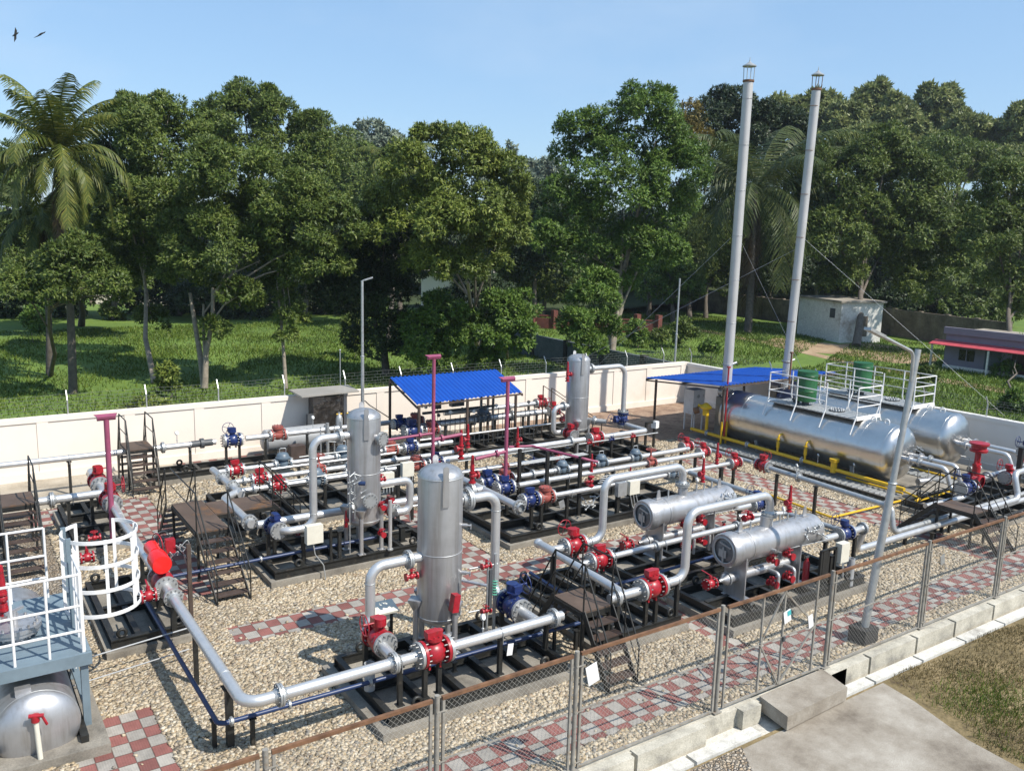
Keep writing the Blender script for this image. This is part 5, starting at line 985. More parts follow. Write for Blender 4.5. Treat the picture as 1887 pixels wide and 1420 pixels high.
t = thing('gas_filter', 'short yellow gas filter pot on the gas line', 'gas filter', (23.15, 16.0, .4)); b = MB(); b.cyl((23.25, 16.0, .3), (23.25, 16.0, .68), .1, n=18); b.cyl((23.25, 16.0, .65), (23.25, 16.0, .69), .15, n=18); b.cyl((23.25, 16.0, .7), (23.25, 16.0, .74), .15, n=18); part('pot', b, 'yellow', t)
gauge((23.25, 16.6, .42), 'gauge on the yellow line left of the filter pot', .25, .05); gauge((23.25, 15.3, .42), 'gauge on the yellow line right of the filter pot', .25, .05)
t = thing('gas_train', 'yellow and orange gas train by the white panels under the canopy', 'gas train', (23.0, 21.6, .5)); b = MB(); b.tube([(23.35, 21.5, .5), (23.35, 21.5, 1.35), (23.15, 21.8, 1.4)], .06, 12, .15); b.cyl((23.15, 21.4, 1.1), (23.15, 21.4, 1.35), .12, n=14); b.lathe((23.15, 21.4, 1.35), (0, 0, 1), [(0, .2), (.06, .22), (.12, .16), (.2, .05)], 16); part('regulator', b, 'yellow', t); b = MB(); b.cyl((22.95, 21.8, 1.2), (23.1, 21.7, 1.25), .12, n=14); part('orange_cap', b, 'rust', t)
# ---- the two steel tanks
def tank(label, x, y0, y1, z, r):
    t = thing('heater_tank', label, 'tank', (x, (y0+y1)/2, .16)); L = y1-y0; dm = r*.42
    prof = [(0, .001)]+[(dm-dm*math.cos(a), r*math.sin(a)) for a in [math.pi/2*i/8 for i in range(1, 9)]]
    b = MB(); b.lathe((x, y0, z), (0, 1, 0), prof+[(L, r), (L, r*.5), (L, .001)], 64); part('shell', b, 'ss', t)
    for k in range(9):
        yy = y0+dm+(L-dm)*k/8.2; b = MB(); b.torus((x, yy, z), (0, 1, 0), r, .006, 48, 5); part('cladding_seam', b, 'ss', t)
    for yy in (y0+1.4, y1-1.6):
        b = MB(); b.ext([(x-r*.62, yy, .16), (x+r*.62, yy, .16), (x+r*.8, yy, z-.25), (x-r*.8, yy, z-.25)], (0, .12, 0)); part('saddle', b, 'galv', t)
    for yy in (y0+.75, y0+1.2):
        b = MB(); b.torus((x-.05, yy, z+r+.03), (1, 0, 0), .08, .022, 14, 6, 0, math.pi*2); part('lifting_ring', b, 'white', t)
    zt = z+r+.0; ya, yb_ = y0+1.45, y0+4.85
    b = MB(); b.bb((x-.55, ya, zt-.02), (x+.55, yb_, zt+.012))
    for k in range(24): b.bb((x-.55, ya+.02+k*(yb_-ya-.05)/24, zt+.012), (x+.55, ya+.05+k*(yb_-ya-.05)/24, zt+.024))
    part('walkway', b, 'galv', t)
    hr = 1.0
    for s in (-1, 1):
        for yy in np.linspace(ya, yb_, 4):
            b = MB(); b.tube([(x+s*.85, yy, z+r*.5), (x+s*.6, yy, zt+.12), (x+s*.6, yy, zt+hr)], .022, 8, .1); part('rail_post', b, 'white', t)
    b = MB()
    for hz_ in (.4, .7, 1.0):
        b.tube([(x-.6, ya+1.2, zt+hz_), (x-.6, yb_, zt+hz_), (x+.6, yb_, zt+hz_), (x+.6, ya, zt+hz_), (x-.6, ya, zt+hz_)], .018, 8)
    b.beam((x-.6, ya, zt+.04), (x+.6, ya, zt+.04), .05, .12); part('guard_rail', b, 'white', t)
    b = MB(); b.lathe((x+.05, y0+4.2, zt+.02), (0, 0, 1), [(0, .1), (.1, .16), (.12, .16)], 18); b.lathe((x+.05, y0+2.6, zt), (0, 0, 1), [(0, .25), (.05, .25), (.05, .001)], 22); part('manhole', b, 'darkgrey', t)
    b = MB()
    for k in range(14): a = 2*math.pi*k/14; b.cyl((x+.05+.2*math.cos(a), y0+2.6+.2*math.sin(a), zt+.04), (x+.05+.2*math.cos(a), y0+2.6+.2*math.sin(a), zt+.1), .02, n=6)
    part('manhole_bolts', b, 'white', t)
    for sx in (-.28, .28): b = MB(); b.lathe((x+sx, y0+.06, z-.05), (0, -1, 0), [(-.2, .09), (.3, .09), (.3, .15), (.36, .15), (.36, .001)], 18); part('end_nozzle', b, 'silver', t)
    b = MB(); rnd = random.Random(int(x))
    for k in range(12): q = V((x+rnd.uniform(-.4, .45), y0-.05, z+rnd.uniform(-.35, .3))); b.cyl(q, q+V((rnd.uniform(-.05, .05), -rnd.uniform(.1, .25), rnd.uniform(-.1, .15))), .014, n=6)
    part('instrument_tubing', b, 'galv', t)
    return t, zt
T1, zt1 = tank('near stainless clad tank with white railed walkway', 24.25, 14.2, 21.0, 1.14, .86)
T2, zt2 = tank('far stainless clad tank with white railed walkway', 27.15, 14.1, 20.9, 1.28, .84)
for x, y, z, lab in ((24.25, 18.0, zt1, 'green drum on the near tank walkway'), (27.15, 17.9, zt2, 'green drum on the far tank walkway')):
    t = thing('drum', lab, 'drum', (x, y, z+.16)); b = MB(); b.lathe((x, y, z+.16), (0, 0, 1), [(0, .001), (0, .33), (.33, .33), (.34, .345), (.36, .33), (.85, .33), (.86, .345), (.88, .33), (1.0, .33), (1.0, .001)], 28); part('body', b, 'green', t); b = MB(); b.cyl((x, y, z+.02), (x, y, z+.16), .12, n=12); part('stand', b, 'darkgrey', t)
for x, q in ((23.97, 'left'), (24.53, 'right')):
    pipe('silver pipe leaving the near tank end, %s of two' % q, [(x, 14.0, 1.1), (x+.1, 12.9, 1.08), (x+.15, 12.7, .5), (x+.2, 12.3, .5)], r=.07, m='silver_pipe', bend=.2, fl=[((x+.02, 13.65, 1.1), (0, 1, 0))])
for x, q in ((26.87, 'left'), (27.43, 'right')):
    pipe('silver pipe leaving the far tank end, %s of two' % q, [(x, 13.9, 1.23), (x+.1, 12.6, 1.2), (x+.12, 12.3, .5)], r=.07, m='silver_pipe', bend=.2, fl=[((x+.02, 13.5, 1.23), (0, 1, 0))])
for x, lab in ((24.7, 'silver sample barrel in front of the near tank end'), (27.6, 'silver sample barrel in front of the far tank end')):
    t = thing('sample_barrel', lab, 'small barrel', (x, 13.9, .3)); b = MB(); b.cyl((x-.25, 13.9, .36), (x+.2, 13.8, .36), .1, n=16); part('barrel', b, 'silver', t); b = MB(); b.tube([(x-.3, 13.9, .2), (x-.3, 13.9, .75), (x-.5, 14.1, .8)], .015, 6, .05); b.cyl((x+.1, 13.8, .2), (x+.1, 13.8, .75), .015, n=6); part('sample_line', b, 'galv', t)
for q in ((23.0, 13.7), (26.0, 13.5)):
    t = thing('cable_tray', 'yellow edged cable tray beside the %s tank' % ('near' if q[0] < 24 else 'far'), 'cable tray', (q[0], 16, .17)); b = MB(); b.bb((q[0]-.3, q[1], .16), (q[0]+.3, 21.5, .185)); 
    for k in range(40): yy = q[1]+.1+k*.19; b.bb((q[0]-.28, yy, .185), (q[0]+.28, yy+.05, .21))
    part('tray', b, 'galv', t); b = MB(); b.cyl((q[0]+.36, q[1], .22), (q[0]+.36, 17.0 if q[0] > 24 else 15.6, .22), .035, n=8); part('yellow_edge', b, 'yellow', t)
t = thing('vent_mast', 'thin red vent mast at the near tank rear', 'mast', (23.3, 21.0, .4)); b = MB(); b.cyl((23.3, 20.6, .4), (23.3, 20.6, 2.95), .03, n=8); b.box((23.3, 20.6, 2.97), (.1, .1, .05)); part('pole', b, 'red', t); b = MB(); b.beam((23.15, 20.6, .2), (23.15, 20.6, 1.0), .05); b.beam((23.4, 20.6, .2), (23.4, 20.6, 1.0), .05); part('stand', b, 'yellow', t)
t = thing('vent_mast', 'thin red vent mast beside the far drum', 'mast', (26.3, 20.3, 2.1)); b = MB(); b.cyl((26.3, 20.3, 2.0), (26.3, 20.3, 3.35), .035, n=8); b.box((26.3, 20.3, 3.36), (.1, .1, .06)); part('pole', b, 'rust', t)
# chimneys
def chimney(label, x, y, z1, r, lean, rusty):
    t = thing('chimney', label, 'chimney', (x, y, .9)); b = MB(); top = V((x+lean[0], y+lean[1], z1)); b.cyl((x, y, .9), top, r, r*.96, n=24); part('stack', b, 'stackpaint', t)
    d = (top-V((x, y, .9))).normalized()
    for k in range(7): b = MB(); c = V((x, y, 2.6))+d*(k*1.55+.3); b.torus(c, d, r*1.0, .01, 24, 5); part('joint_ring', b, 'rust' if rusty else 'galv', t)
    b = MB(); b.lathe(top, d, [(-.02, r), (0, r*1.12), (.06, r*1.12), (.06, r*.8)], 20); part('collar', b, 'rust', t)
    b = MB()
    for k in range(4): a = k*math.pi/2+.4; q = top+V((math.cos(a), math.sin(a), 0))*r*1.0; b.cyl(q, q+d*.52+V((math.cos(a), math.sin(a), 0))*r*.1, .014, n=6)
    part('cap_strut', b, 'rust' if rusty else 'galv', t)
    b = MB(); b.lathe(top+d*.5, d, [(0, .001), (0, r*1.35), (.03, r*1.35), (.1, r*.6), (.17, .02), (.3, .008), (.3, .001)], 20); part('rain_cap', b, 'galv', t)
    b = MB(); q = V((x, y, 2.95)); b.torus(q, d, r+.012, .014, 24, 6); b.cyl(q+V((r, -.05, 0)), q+V((r+.16, -.1, .05)), .04, n=8); part('band', b, 'galv', t)
    return t, top
M['stackpaint'] = paint('chimney_paint', (0.50, 0.49, 0.48), .5, .35, .06, 1.0, dirt=(.42, .40, .37))
S1, top1 = chimney('near tall grey chimney with open cap through the blue canopy', 23.98, 21.25, 12.75, .175, (0, 0), False)
S2, top2 = chimney('far tall grey chimney with rust streaked cap through the blue canopy', 26.75, 20.85, 12.75, .165, (.25, -.1), True)
for lab, a, e in (('guy wire from the near chimney down to the left', (23.98, 21.25, 7.7), (20.5, 27.0, .6)), ('guy wire from the near chimney down behind the right', (23.98, 21.25, 7.6), (29.0, 21.5, 1.9)), ('guy wire from the far chimney down to the right wall', (26.9, 20.8, 7.6), (29.4, 14.0, 1.9)), ('guy wire from the far chimney down to the left', (26.9, 20.8, 7.2), (22.0, 27.3, 2.4))):
    t = thing('guy_wire', lab, 'wire', a); b = MB(); b.cyl(a, e, .005, n=5); part('cable', b, 'galv', t)
# burner house ends under canopy
for x, lab in ((24.0, 'brick grey burner end of the near tank under the canopy'), (26.85, 'brick grey burner end of the far tank under the canopy')):
    t = thing('burner_housing', lab, 'burner housing', (x, 21.6, .2)); b = MB(); b.bb((x-.3, 21.06, .2), (x+.4, 21.45, 1.75)); part('casing', b, 'pad', t); b = MB(); b.cyl((x, 21.1, 1.9), (x, 21.5, 1.9), .2, n=18); part('flue_drum', b, 'galv', t)
for lab, p, in (('white control panel cabinet with dials on thin legs', tuple(at(1276, 791, z=0))[:2]),):
    t = thing('control_cabinet', lab, 'control panel', (p[0], p[1], 0)); x, y = p; b = MB(); b.box((x, y, 1.15), (.62, .5, .95)); part('cabinet', b, 'white', t)
    for sx in (-.27, .27):
        for sy in (-.2, .2): b = MB(); b.beam((x+sx, y+sy, 0), (x+sx, y+sy, .68), .045); part('leg', b, 'white', t)
    for zz in (.92, 1.38): b = MB(); b.box((x-.03, y-.258, zz), (.46, .012, .36)); part('door', b, 'white', t); b = MB(); b.cyl((x-.06, y-.26, zz), (x-.06, y-.272, zz), .07, n=14); b.box((x+.2, y-.262, zz), (.03, .015, .12)); part('dial', b, 'galv', t)
# ---- right control valve skid
t = thing('control_valve', 'tall red control valve with yoke and round actuator at right', 'valve', (23.6, 11.8, .6)); cx_, cy_ = 24.1, 12.05; b = MB(); b.lathe((cx_, cy_-.2, .95), (0, 1, 0), [(0, .13), (.02, .2), (.06, .2), (.08, .13), (.2, .2), (.32, .13), (.34, .2), (.38, .2), (.4, .13)], 22); b.cyl((cx_, cy_, 1.05), (cx_, cy_, 1.35), .11, n=16); part('body', b, 'red', t)
b = MB()
for sx in (-.1, .1): b.beam((cx_+sx, cy_, 1.3), (cx_+sx, cy_, 1.75), .05)
b.box((cx_, cy_, 1.4), (.26, .12, .06)); b.cyl((cx_, cy_, 1.3), (cx_, cy_, 1.75), .025, n=8); part('yoke', b, 'red', t); b = MB(); b.lathe((cx_, cy_, 1.74), (0, 0, 1), [(0, .1), (.04, .23), (.1, .24), (.12, .2), (.22, .2), (.24, .26), (.29, .26), (.32, .1), (.33, .001)], 26); part('actuator', b, 'red', t)
valve('ball', 'blue', (22.75, 11.6, 1.05), 'blue valve left of the tall red control valve', 'x', .95)
pipe('white silver pipe rising behind the red control valve at right', [(22.6, 11.2, .5), (24.9, 11.2, .5), (24.9, 11.4, 1.2), (27.6, 11.4, 1.25)], r=.085, bend=.2)
pipe('short silver pipe between the control valve and right valves', [(24.3, 12.05, .95), (27.6, 12.1, .95)], r=.08, fl=[((24.75, 12.05, .95), (1, 0, 0))])
pipe('silver pipe under the blue valve at the right manifold', [(21.6, 12.0, .6), (23.3, 11.9, .6), (23.4, 11.6, 1.0)], r=.07)
valve('ball', 'red', (25.35, 11.75, .95), 'red valve on the right manifold behind the last fence post', 'x', .95); valve('ball', 'red', (26.6, 11.75, .95), 'red valve at the far right edge of the manifold', 'x', .95); valve('ball', 'blue', (27.4, 12.3, 1.3), 'dark blue valve at the far right edge', 'x', .9)
post(25.25, 11.45, 1.9, 'tall black post behind the right red valve', .12)
# ---- stairs
def stairs(label, x0, x1, y0, y1, z, flights, rails=True, legs=True, extra=None):
    t = thing('crossover_stairs', label, 'stairs', ((x0+x1)/2, (y0+y1)/2, 0)); b = MB(); b.bb((x0, y0, z-.03), (x1, y1, z)); part('platform', b, 'rustplate', t)
    b = MB(); b.beam((x0, y0, z-.07), (x1, y0, z-.07), .05, .08); b.beam((x0, y1, z-.07), (x1, y1, z-.07), .05, .08); b.beam((x0, y0+.03, z-.07), (x0, y1-.03, z-.07), .05, .08); b.beam((x1, y0+.03, z-.07), (x1, y1-.03, z-.07), .05, .08); part('platform_frame', b, 'black', t)
    for xx in (x0+.02, x1-.02):
        for yy in (y0+.03, y1-.03): b = MB(); b.beam((xx, yy, 0), (xx, yy, z-.11), .05); part('leg', b, 'black', t)
    hr = .85
    for side, run, n_, a0, a1 in flights:
        sx = 0
        for s in (0, 1):
            xs = (a0, a1)[s]
            if side == '-y': p0 = V((xs, y0, z)); p1 = V((xs, y0-run, 0))
            elif side == '+y': p0 = V((xs, y1, z)); p1 = V((xs, y1+run, 0))
            else: p0 = V((x1, xs, z)); p1 = V((x1+run, xs, 0))
            b = MB(); b.beam(p0, p1, .02, .11); part('stringer', b, 'black', t)
            o = V((0, 0, hr)); b = MB(); b.cyl(p0+o, p1+o*.82, .016, n=7); b.cyl(p0+o*.52, p1+o*.42, .012, n=6); b.cyl(p1, p1+o*.82, .014, n=6); b.cyl(p0, p0+o, .016, n=7); m_ = (p0+p1)/2; b.cyl(m_, m_+o*.91, .012, n=6); part('handrail', b, 'black', t)
        for k in range(1, n_+1):
            f = k/(n_+1); zz = z*(1-f)
            if side == '-y': c, d = V(((a0+a1)/2, y0-run*f, zz)), (a1-a0-.03, .2, .028)
            elif side == '+y': c, d = V(((a0+a1)/2, y1+run*f, zz)), (a1-a0-.03, .2, .028)
            else: c, d = V((x1+run*f, (a0+a1)/2, zz)), (.2, a1-a0-.03, .028)
            b = MB(); b.box(c, d); part('tread', b, 'tread', t)
    if rails:
        sides = rails if isinstance(rails, tuple) else ('x0', 'x1')
        b = MB()
        for s in sides:
            xs = x0 if s == 'x0' else x1
            b.cyl((xs, y0, z+hr), (xs, y1, z+hr), .016, n=7); b.cyl((xs, y0, z+hr*.52), (xs, y1, z+hr*.52), .012, n=6)
        if b.v: part('platform_rail', b, 'black', t)
    return t
stairs('black crossover stairs with brown platform above the front header', 8.84, 9.46, 10.62, 11.45, 1.16, [('-y', .75, 5, 8.84, 9.46), ('+y', .8, 5, 8.84, 9.46)])
stairs('rusty crossover platform with two flights left of the middle vessel', 4.32, 4.98, 17.9, 20.1, 1.1, [('-y', 1.45, 6, 4.32, 4.98), ('+y', 1.0, 5, 4.2, 4.86)], rails=('x0',))
stairs('brown side platform joined to the rusty crossover by the regulators', 5.0, 6.3, 18.95, 19.88, 1.085, [('x', 1.0, 5, 18.95, 19.88)], rails=('x1',))
stairs('black crossover stairs over the back pipe by the cream wall', 4.3, 5.0, 25.2, 26.2, 1.2, [('-y', .62, 5, 4.3, 5.0), ('+y', .55, 4, 4.3, 5.0)])
stairs('black crossover stairs at the left edge above the silver inlet pipe', .98, 1.68, 21.35, 22.35, 1.2, [('-y', 1.5, 7, .98, 1.68), ('+y', .7, 4, .98, 1.68)])
stairs('brown crossover stairs over the low pipes near the right lamp', 21.05, 21.75, 10.45, 11.4, .92, [('-y', .75, 4, 21.05, 21.75), ('+y', .95, 5, 21.05, 21.75)])
t = thing('walk_steps', 'thin black stair rail right behind the far vessel', 'stairs', (18.9, 23.4, 0)); b = MB()
for yy in (23.0, 23.5): b.beam((18.0, yy+.9, 1.5), (19.6, yy, .2), .03); b.beam((18.0, yy+.9, 2.1), (19.6, yy, .9), .025); b.beam((18.0, yy+.9, .2), (18.0, yy+.9, 2.1), .03); b.beam((19.6, yy, .0), (19.6, yy, .9), .03)
part('rail', b, 'brown', t)
# ---- left platform, cage ladder and vessel
t = thing('railed_platform', 'blue grey platform with white pipe railing over a silver barrel', 'platform', (.4, 14.2, 0)); ZPL = 1.3
b = MB(); b.bb((-2.5, 13.02, ZPL-.012), (1.55, 15.5, ZPL)); part('deck', b, 'bluegrey', t)
b = MB(); b.bb((-2.5, 12.98, ZPL-.16), (1.6, 13.04, ZPL+.02)); b.bb((1.54, 13.06, ZPL-.16), (1.6, 15.5, ZPL+.02)); b.bb((-2.5, 13.05, ZPL-.05), (1.52, 13.2, ZPL-.02)); part('fascia', b, 'bluegrey', t)
for xx, yy in ((1.5, 13.1), (1.5, 15.4), (-1.5, 13.1), (-1.5, 15.4)): b = MB(); b.beam((xx, yy, .1), (xx, yy, ZPL-.16), .1); part('column', b, 'bluegrey', t)
b = MB(); b.bb((1.45, 13.16, .45), (1.55, 15.34, .52)); b.bb((-1.5, 13.06, .12), (1.45, 13.16, .2)); part('tie_beam', b, 'bluegrey', t)
def rail3(p0, p1, n_):
    p0, p1 = V(p0), V(p1); b = MB()
    for h in (.35, .73, 1.2): b.cyl(p0+V((0, 0, h)), p1+V((0, 0, h)), .02, n=9)
    part('rail', b, 'white', t)
    for k in range(n_+1): q = p0.lerp(p1, k/n_); b = MB(); b.cyl(q+V((0, 0, 0)), q+V((0, 0, 1.2)), .02, n=9); part('rail_post', b, 'white', t)
rail3((-2.4, 13.06, ZPL), (1.5, 13.06, ZPL), 9); rail3((-2.4, 15.42, ZPL), (1.3, 15.42, ZPL), 7); rail3((1.52, 13.1, ZPL), (1.52, 13.9, ZPL), 3)
b = MB(); b.lathe((.72, 14.1, ZPL), (0, 0, 1), [(-.2, .22), (.1, .22), (.1, .34), (.16, .34), (.16, .36), (.22, .36), (.22, .001)], 28); bolts(b, (.72, 14.1, ZPL+.16), (0, 0, 1), .3, 16, .02, .1); b.cyl((.72, 14.1, ZPL+.2), (.72, 14.1, ZPL+.42), .05, n=10); b.beam((.6, 14.0, ZPL+.42), (.85, 14.15, ZPL+.44), .04); part('manhole', b, 'silver', t)
valve('relief', 'red', (.62, 14.6, ZPL+.15), 'red relief valve on the white railed platform', (0, 0, math.pi), 1.1)
t = thing('cage_ladder', 'white safety cage ladder on the side of the platform', 'ladder', (2.0, 14.3, 0)); cxl, cyl_ = 1.98, 14.35; rc = .56
for yy in (14.05, 14.62): b = MB(); b.beam((1.5, yy, ZPL if yy < 14.3 else .16), (1.5, yy, 2.72), .07, .05); part('stile', b, 'bluegrey', t)
for zz in (2.66, 2.27, 1.87, 1.47): b = MB(); b.lathe((cxl, cyl_, zz-.03), (0, 0, 1), [(0, rc), (.06, rc), (.06, rc-.012), (0, rc-.012), (0, rc)], 30, -2.65, 2.65); part('hoop', b, 'white', t)
for k in range(7): a = -2.6+5.2*k/6; b = MB(); q = V((cxl, cyl_, 0))+V((0, 0, 0)); x_, y_, _d = b.frame((0, 0, 0), (0, 0, 1)); e = x_*math.cos(a)+y_*math.sin(a); b.beam(V((cxl, cyl_, 1.44))+e*(rc-.02), V((cxl, cyl_, 2.69))+e*(rc-.02), .05, .01); part('cage_bar', b, 'white', t)
b = MB()
for k in range(9): b.cyl((1.5, 14.05, .35+.13*k), (1.5, 14.62, .35+.13*k), .012, n=6)
part('rung', b, 'white', t)
t = thing('storage_barrel', 'fat silver barrel with domed end under the left platform', 'tank', (.84, 14.5, .2)); b = MB(); r_ = .55; prof = [(0, .001)]+[(.26-.26*math.cos(a), r_*math.sin(a)) for a in [math.pi/2*i/9 for i in range(1, 10)]]; b.lathe((.84, 12.62, .42), (0, 1, 0), prof+[(4.4, r_), (4.4, .001)], 56); part('shell', b, 'silver', t); b = MB(); b.torus((.84, 12.89, .42), (0, 1, 0), r_, .006, 48, 5); part('weld_seam', b, 'galv', t)
b = MB(); b.box((.7, 13.0, .97), (.2, .12, .1)); part('lug', b, 'silver', t)
for yy in (13.6, 16.2): b = MB(); b.ext([(.44, yy, .16), (1.24, yy, .16), (1.3, yy, .5), (.38, yy, .5)], (0, .1, 0)); part('saddle', b, 'black', t)
b = MB(); b.bb((.2, 12.6, .155), (.3, 17.0, .26)); b.bb((1.35, 12.6, .155), (1.45, 17.0, .26)); tag(part('barrel_skid', b, 'black'), 'black rails under the silver barrel at the lower left', 'skid frame')
t = thing('drain_riser', 'cream standpipe with red tap in front of the silver barrel', 'standpipe', (.82, 12.5, 0)); b = MB(); b.cyl((.83, 12.5, -.02), (.8, 12.55, .72), .035, n=12); part('tube', b, 'cream', t); b = MB(); b.cyl((.8, 12.55, .7), (.8, 12.55, .8), .055, n=12); b.cyl((.72, 12.55, .8), (.9, 12.5, .79), .03, n=8); b.beam((.88, 12.5, .78), (.93, 12.46, .66), .025); part('tap', b, 'red', t)
# ---- lamps
def lamp(label, x, y, h, lean=(0, 0), arm=None, r=.05, block=True, m='galv', hd=.4):
    t = thing('lamp_post', label, 'lamp post', (x, y, 0)); top = V((x+lean[0], y+lean[1], h)); b = MB(); b.cyl((x, y, .1), V((x, y, 0)).lerp(top, .55)+V((0, 0, 0)), r*1.25, r*1.15, n=14); b.cyl(V((x, y, 0)).lerp(top, .55), top, r*.95, r*.9, n=14); b.torus(V((x, y, 0)).lerp(top, .55), (0, 0, 1), r*1.1, .02, 14, 6); part('pole', b, m, t)
    if block: b = MB(); b.box((x, y, .13), (.42, .36, .36)); part('base_block', b, 'block', t)
    if arm:
        a0, a1, a2 = arm; b = MB(); b.tube([top+V(a0), top+V(a1), top+V(a2)], r*.5, 8, .2); part('arm', b, m, t); e = top+V(a2); d = (V(a2)-V(a1)).normalized(); b = MB(); b.beam(e-d*.1, e+d*hd, .35*hd, .05); part('lamp_head', b, 'galv', t)
    return t
pR = at(1590, 1172, z=.1); tR = at(1668, 640, y=9.1)
lamp('leaning grey lamp post with curved arm beside the front path', pR.x, pR.y, tR.z, (tR.x-pR.x, 0), ((-.12, 0, -.6), (-.14, 0, -.05), (-1.25, 0, .32)), .062)
q = at(668, 700, y=27.0); lamp('slim grey lamp post with short arm behind the middle vessel', q.x, 27.0, at(668, 517, y=27.0).z, (0, 0), ((0, 0, -.05), (.02, 0, .0), (.16, -.05, .05)), .05, False, hd=.2)
q = at(1239, 738, z=0); lamp('slim grey pole with no lamp beside the far corner of the wall', q.x, q.y, at(1253, 513, y=q.y).z, (0, 0), None, .045, True)
q = at(627, 700, y=28.3); q.z = 0; zt_ = at(627, 645, y=28.3).z; t = thing('mast', 'thin pale mast behind the small steel shed', 'mast', tuple(q)); b = MB(); b.cyl(q, (q.x, q.y, zt_), .018, n=7); b.ball((q.x, q.y, zt_), .035); part('pole', b, 'galv', t)
# ---- steel shed by the wall with bottles and grey tank
t = thing('metal_shed', 'small stainless shed with flat grey roof built against the cream wall', 'shed', (11.7, 27.6, 0)); a = at(535, 733, z=2.0); 
c4 = [at(556, 733, z=1.93), at(662, 722, z=1.93), at(641, 711, z=2.0), at(532, 720, z=2.0)]; x0_ = at(578, 790, y=27.25).x; x1_ = at(634, 780, y=27.25).x
b = MB(); b.bb((x0_, 27.25, .0), (x1_, 28.9, 1.8)); part('wall', b, 'cab', t); b = MB(); b.ext(c4, (0, 0, .05)); part('roof', b, 'greysheet', t)
b = MB(); b.bb((x0_-.22, 27.2, 0), (x0_-.01, 27.35, 1.25)); part('door_jamb', b, 'darkgrey', t); b = MB(); b.tube([(12.2, 27.15, 1.5), (12.3, 27.1, 1.6), (12.5, 27.1, 1.4), (13.2, 26.9, .9)], .02, 6, .1); part('cable', b, 'black', t)
for x, lab in ((11.25, 'left pale gas bottle before the steel shed'), (11.62, 'right pale gas bottle before the steel shed')):
    t = thing('gas_bottle', lab, 'gas bottle', (x, 26.8, .1), 'gas bottles by the steel shed'); b = MB(); b.lathe((x, 26.8, .1), (0, 0, 1), [(0, .001), (0, .12), (1.0, .12), (1.1, .09), (1.16, .04), (1.22, .04), (1.22, .001)], 18); part('bottle', b, 'galv', t); b = MB(); b.cyl((x-.1, 26.8, 1.26), (x+.1, 26.8, 1.26), .025, n=8); part('valve_head', b, 'yellow', t)
t = thing('grey_tank', 'pale grey horizontal drum lying on a stand at the cream wall', 'tank', (9.7, 26.6, .3)); b = MB(); xa, xb = at(482, 812, y=26.8).x, at(605, 796, y=26.8).x; b.lathe((xa, 26.8, .62), (1, 0, 0), [(0, .001), (.02, .25), (.12, .36), (xb-xa-.12, .36), (xb-xa-.02, .25), (xb-xa, .001)], 28); part('shell', b, 'greypaint', t); b = MB(); b.bb((xa+.3, 26.55, .02), (xa+.42, 27.05, .4)); b.bb((xb-.42, 26.55, .02), (xb-.3, 27.05, .4)); part('stand', b, 'black', t)
t = thing('odorant_rack', 'steel odorant rack with tall tubes before the grey drum', 'rack', (10.4, 24.4, .1)); b = MB(); rnd = random.Random(4)
for k in range(5): b.cyl((9.6+.22*k, 24.3, .2), (9.6+.22*k, 24.3, 1.5+.1*(k % 2)), .05 if k % 2 else .02, n=10)
for k in range(8): q = V((9.5+rnd.random()*1.2, 24.25, .5+rnd.random())); b.cyl(q, q+V((.3, 0, rnd.uniform(-.1, .1))), .014, n=6)
part('tubing', b, 'galv', t); b = MB(); b.bb((9.4, 24.1, .15), (10.9, 24.6, .3)); part('base', b, 'black', t); b = MB(); b.box((8.95, 24.6, .75), (.45, .3, .4)); part('rusty_box', b, 'tread', t)
HAZE = 0.00022
# ================================================================== BUILDINGS BEYOND THE WALL
def obox(b, c, d, h, z0, ax):
    """box standing at corner c, along unit ax for d[0], back for d[1]"""
    a = Vector((ax[0], ax[1], 0)).normalized(); n = Vector((-a.y, a.x, 0)); c = Vector((c[0], c[1], 0))
    q = [c, c+a*d[0], c+a*d[0]+n*d[1], c+n*d[1]]; return b.prism([(p.x, p.y) for p in q], z0, h)
c0 = at(1545, 631, z=0); c1 = at(1468, 615, z=0); c2 = at(1592, 621, z=0)
t = thing('pump_house', 'small dirty white concrete house with flat roof slab and dark vent', 'house', tuple(c0)); u = (c1-c0).normalized(); L1 = (c1-c0).length; wv = Vector((u.y, -u.x, 0)); L2 = 3.6; H1 = 2.95
b = MB(); q = [c0, c0+wv*L2, c0+wv*L2+u*L1, c0+u*L1]; b.prism([(p.x, p.y) for p in q], -.1, H1); part('wall', b, 'shedwall', t)
b = MB(); o = .18; q = [c0-u*o-wv*o, c0+wv*(L2+o)-u*o, c0+wv*(L2+o)+u*(L1+o), c0+u*(L1+o)-wv*o]; b.prism([(p.x, p.y) for p in q], H1, H1+.14); part('roof', b, 'slab', t)
b = MB(); m_ = c0+u*1.0-wv*.02; b.box(m_+Vector((0, 0, 2.1)), (.03, .6, .7), Matrix((wv, u, Vector((0, 0, 1)))).transposed()); part('vent', b, 'darkgrey', t)
b = MB(); m_ = c0+wv*1.9-u*.02; b.box(m_+Vector((0, 0, 1.2)), (.9, .04, 1.5), Matrix((wv, u, Vector((0, 0, 1)))).transposed()); part('opening', b, 'oldwall', t)
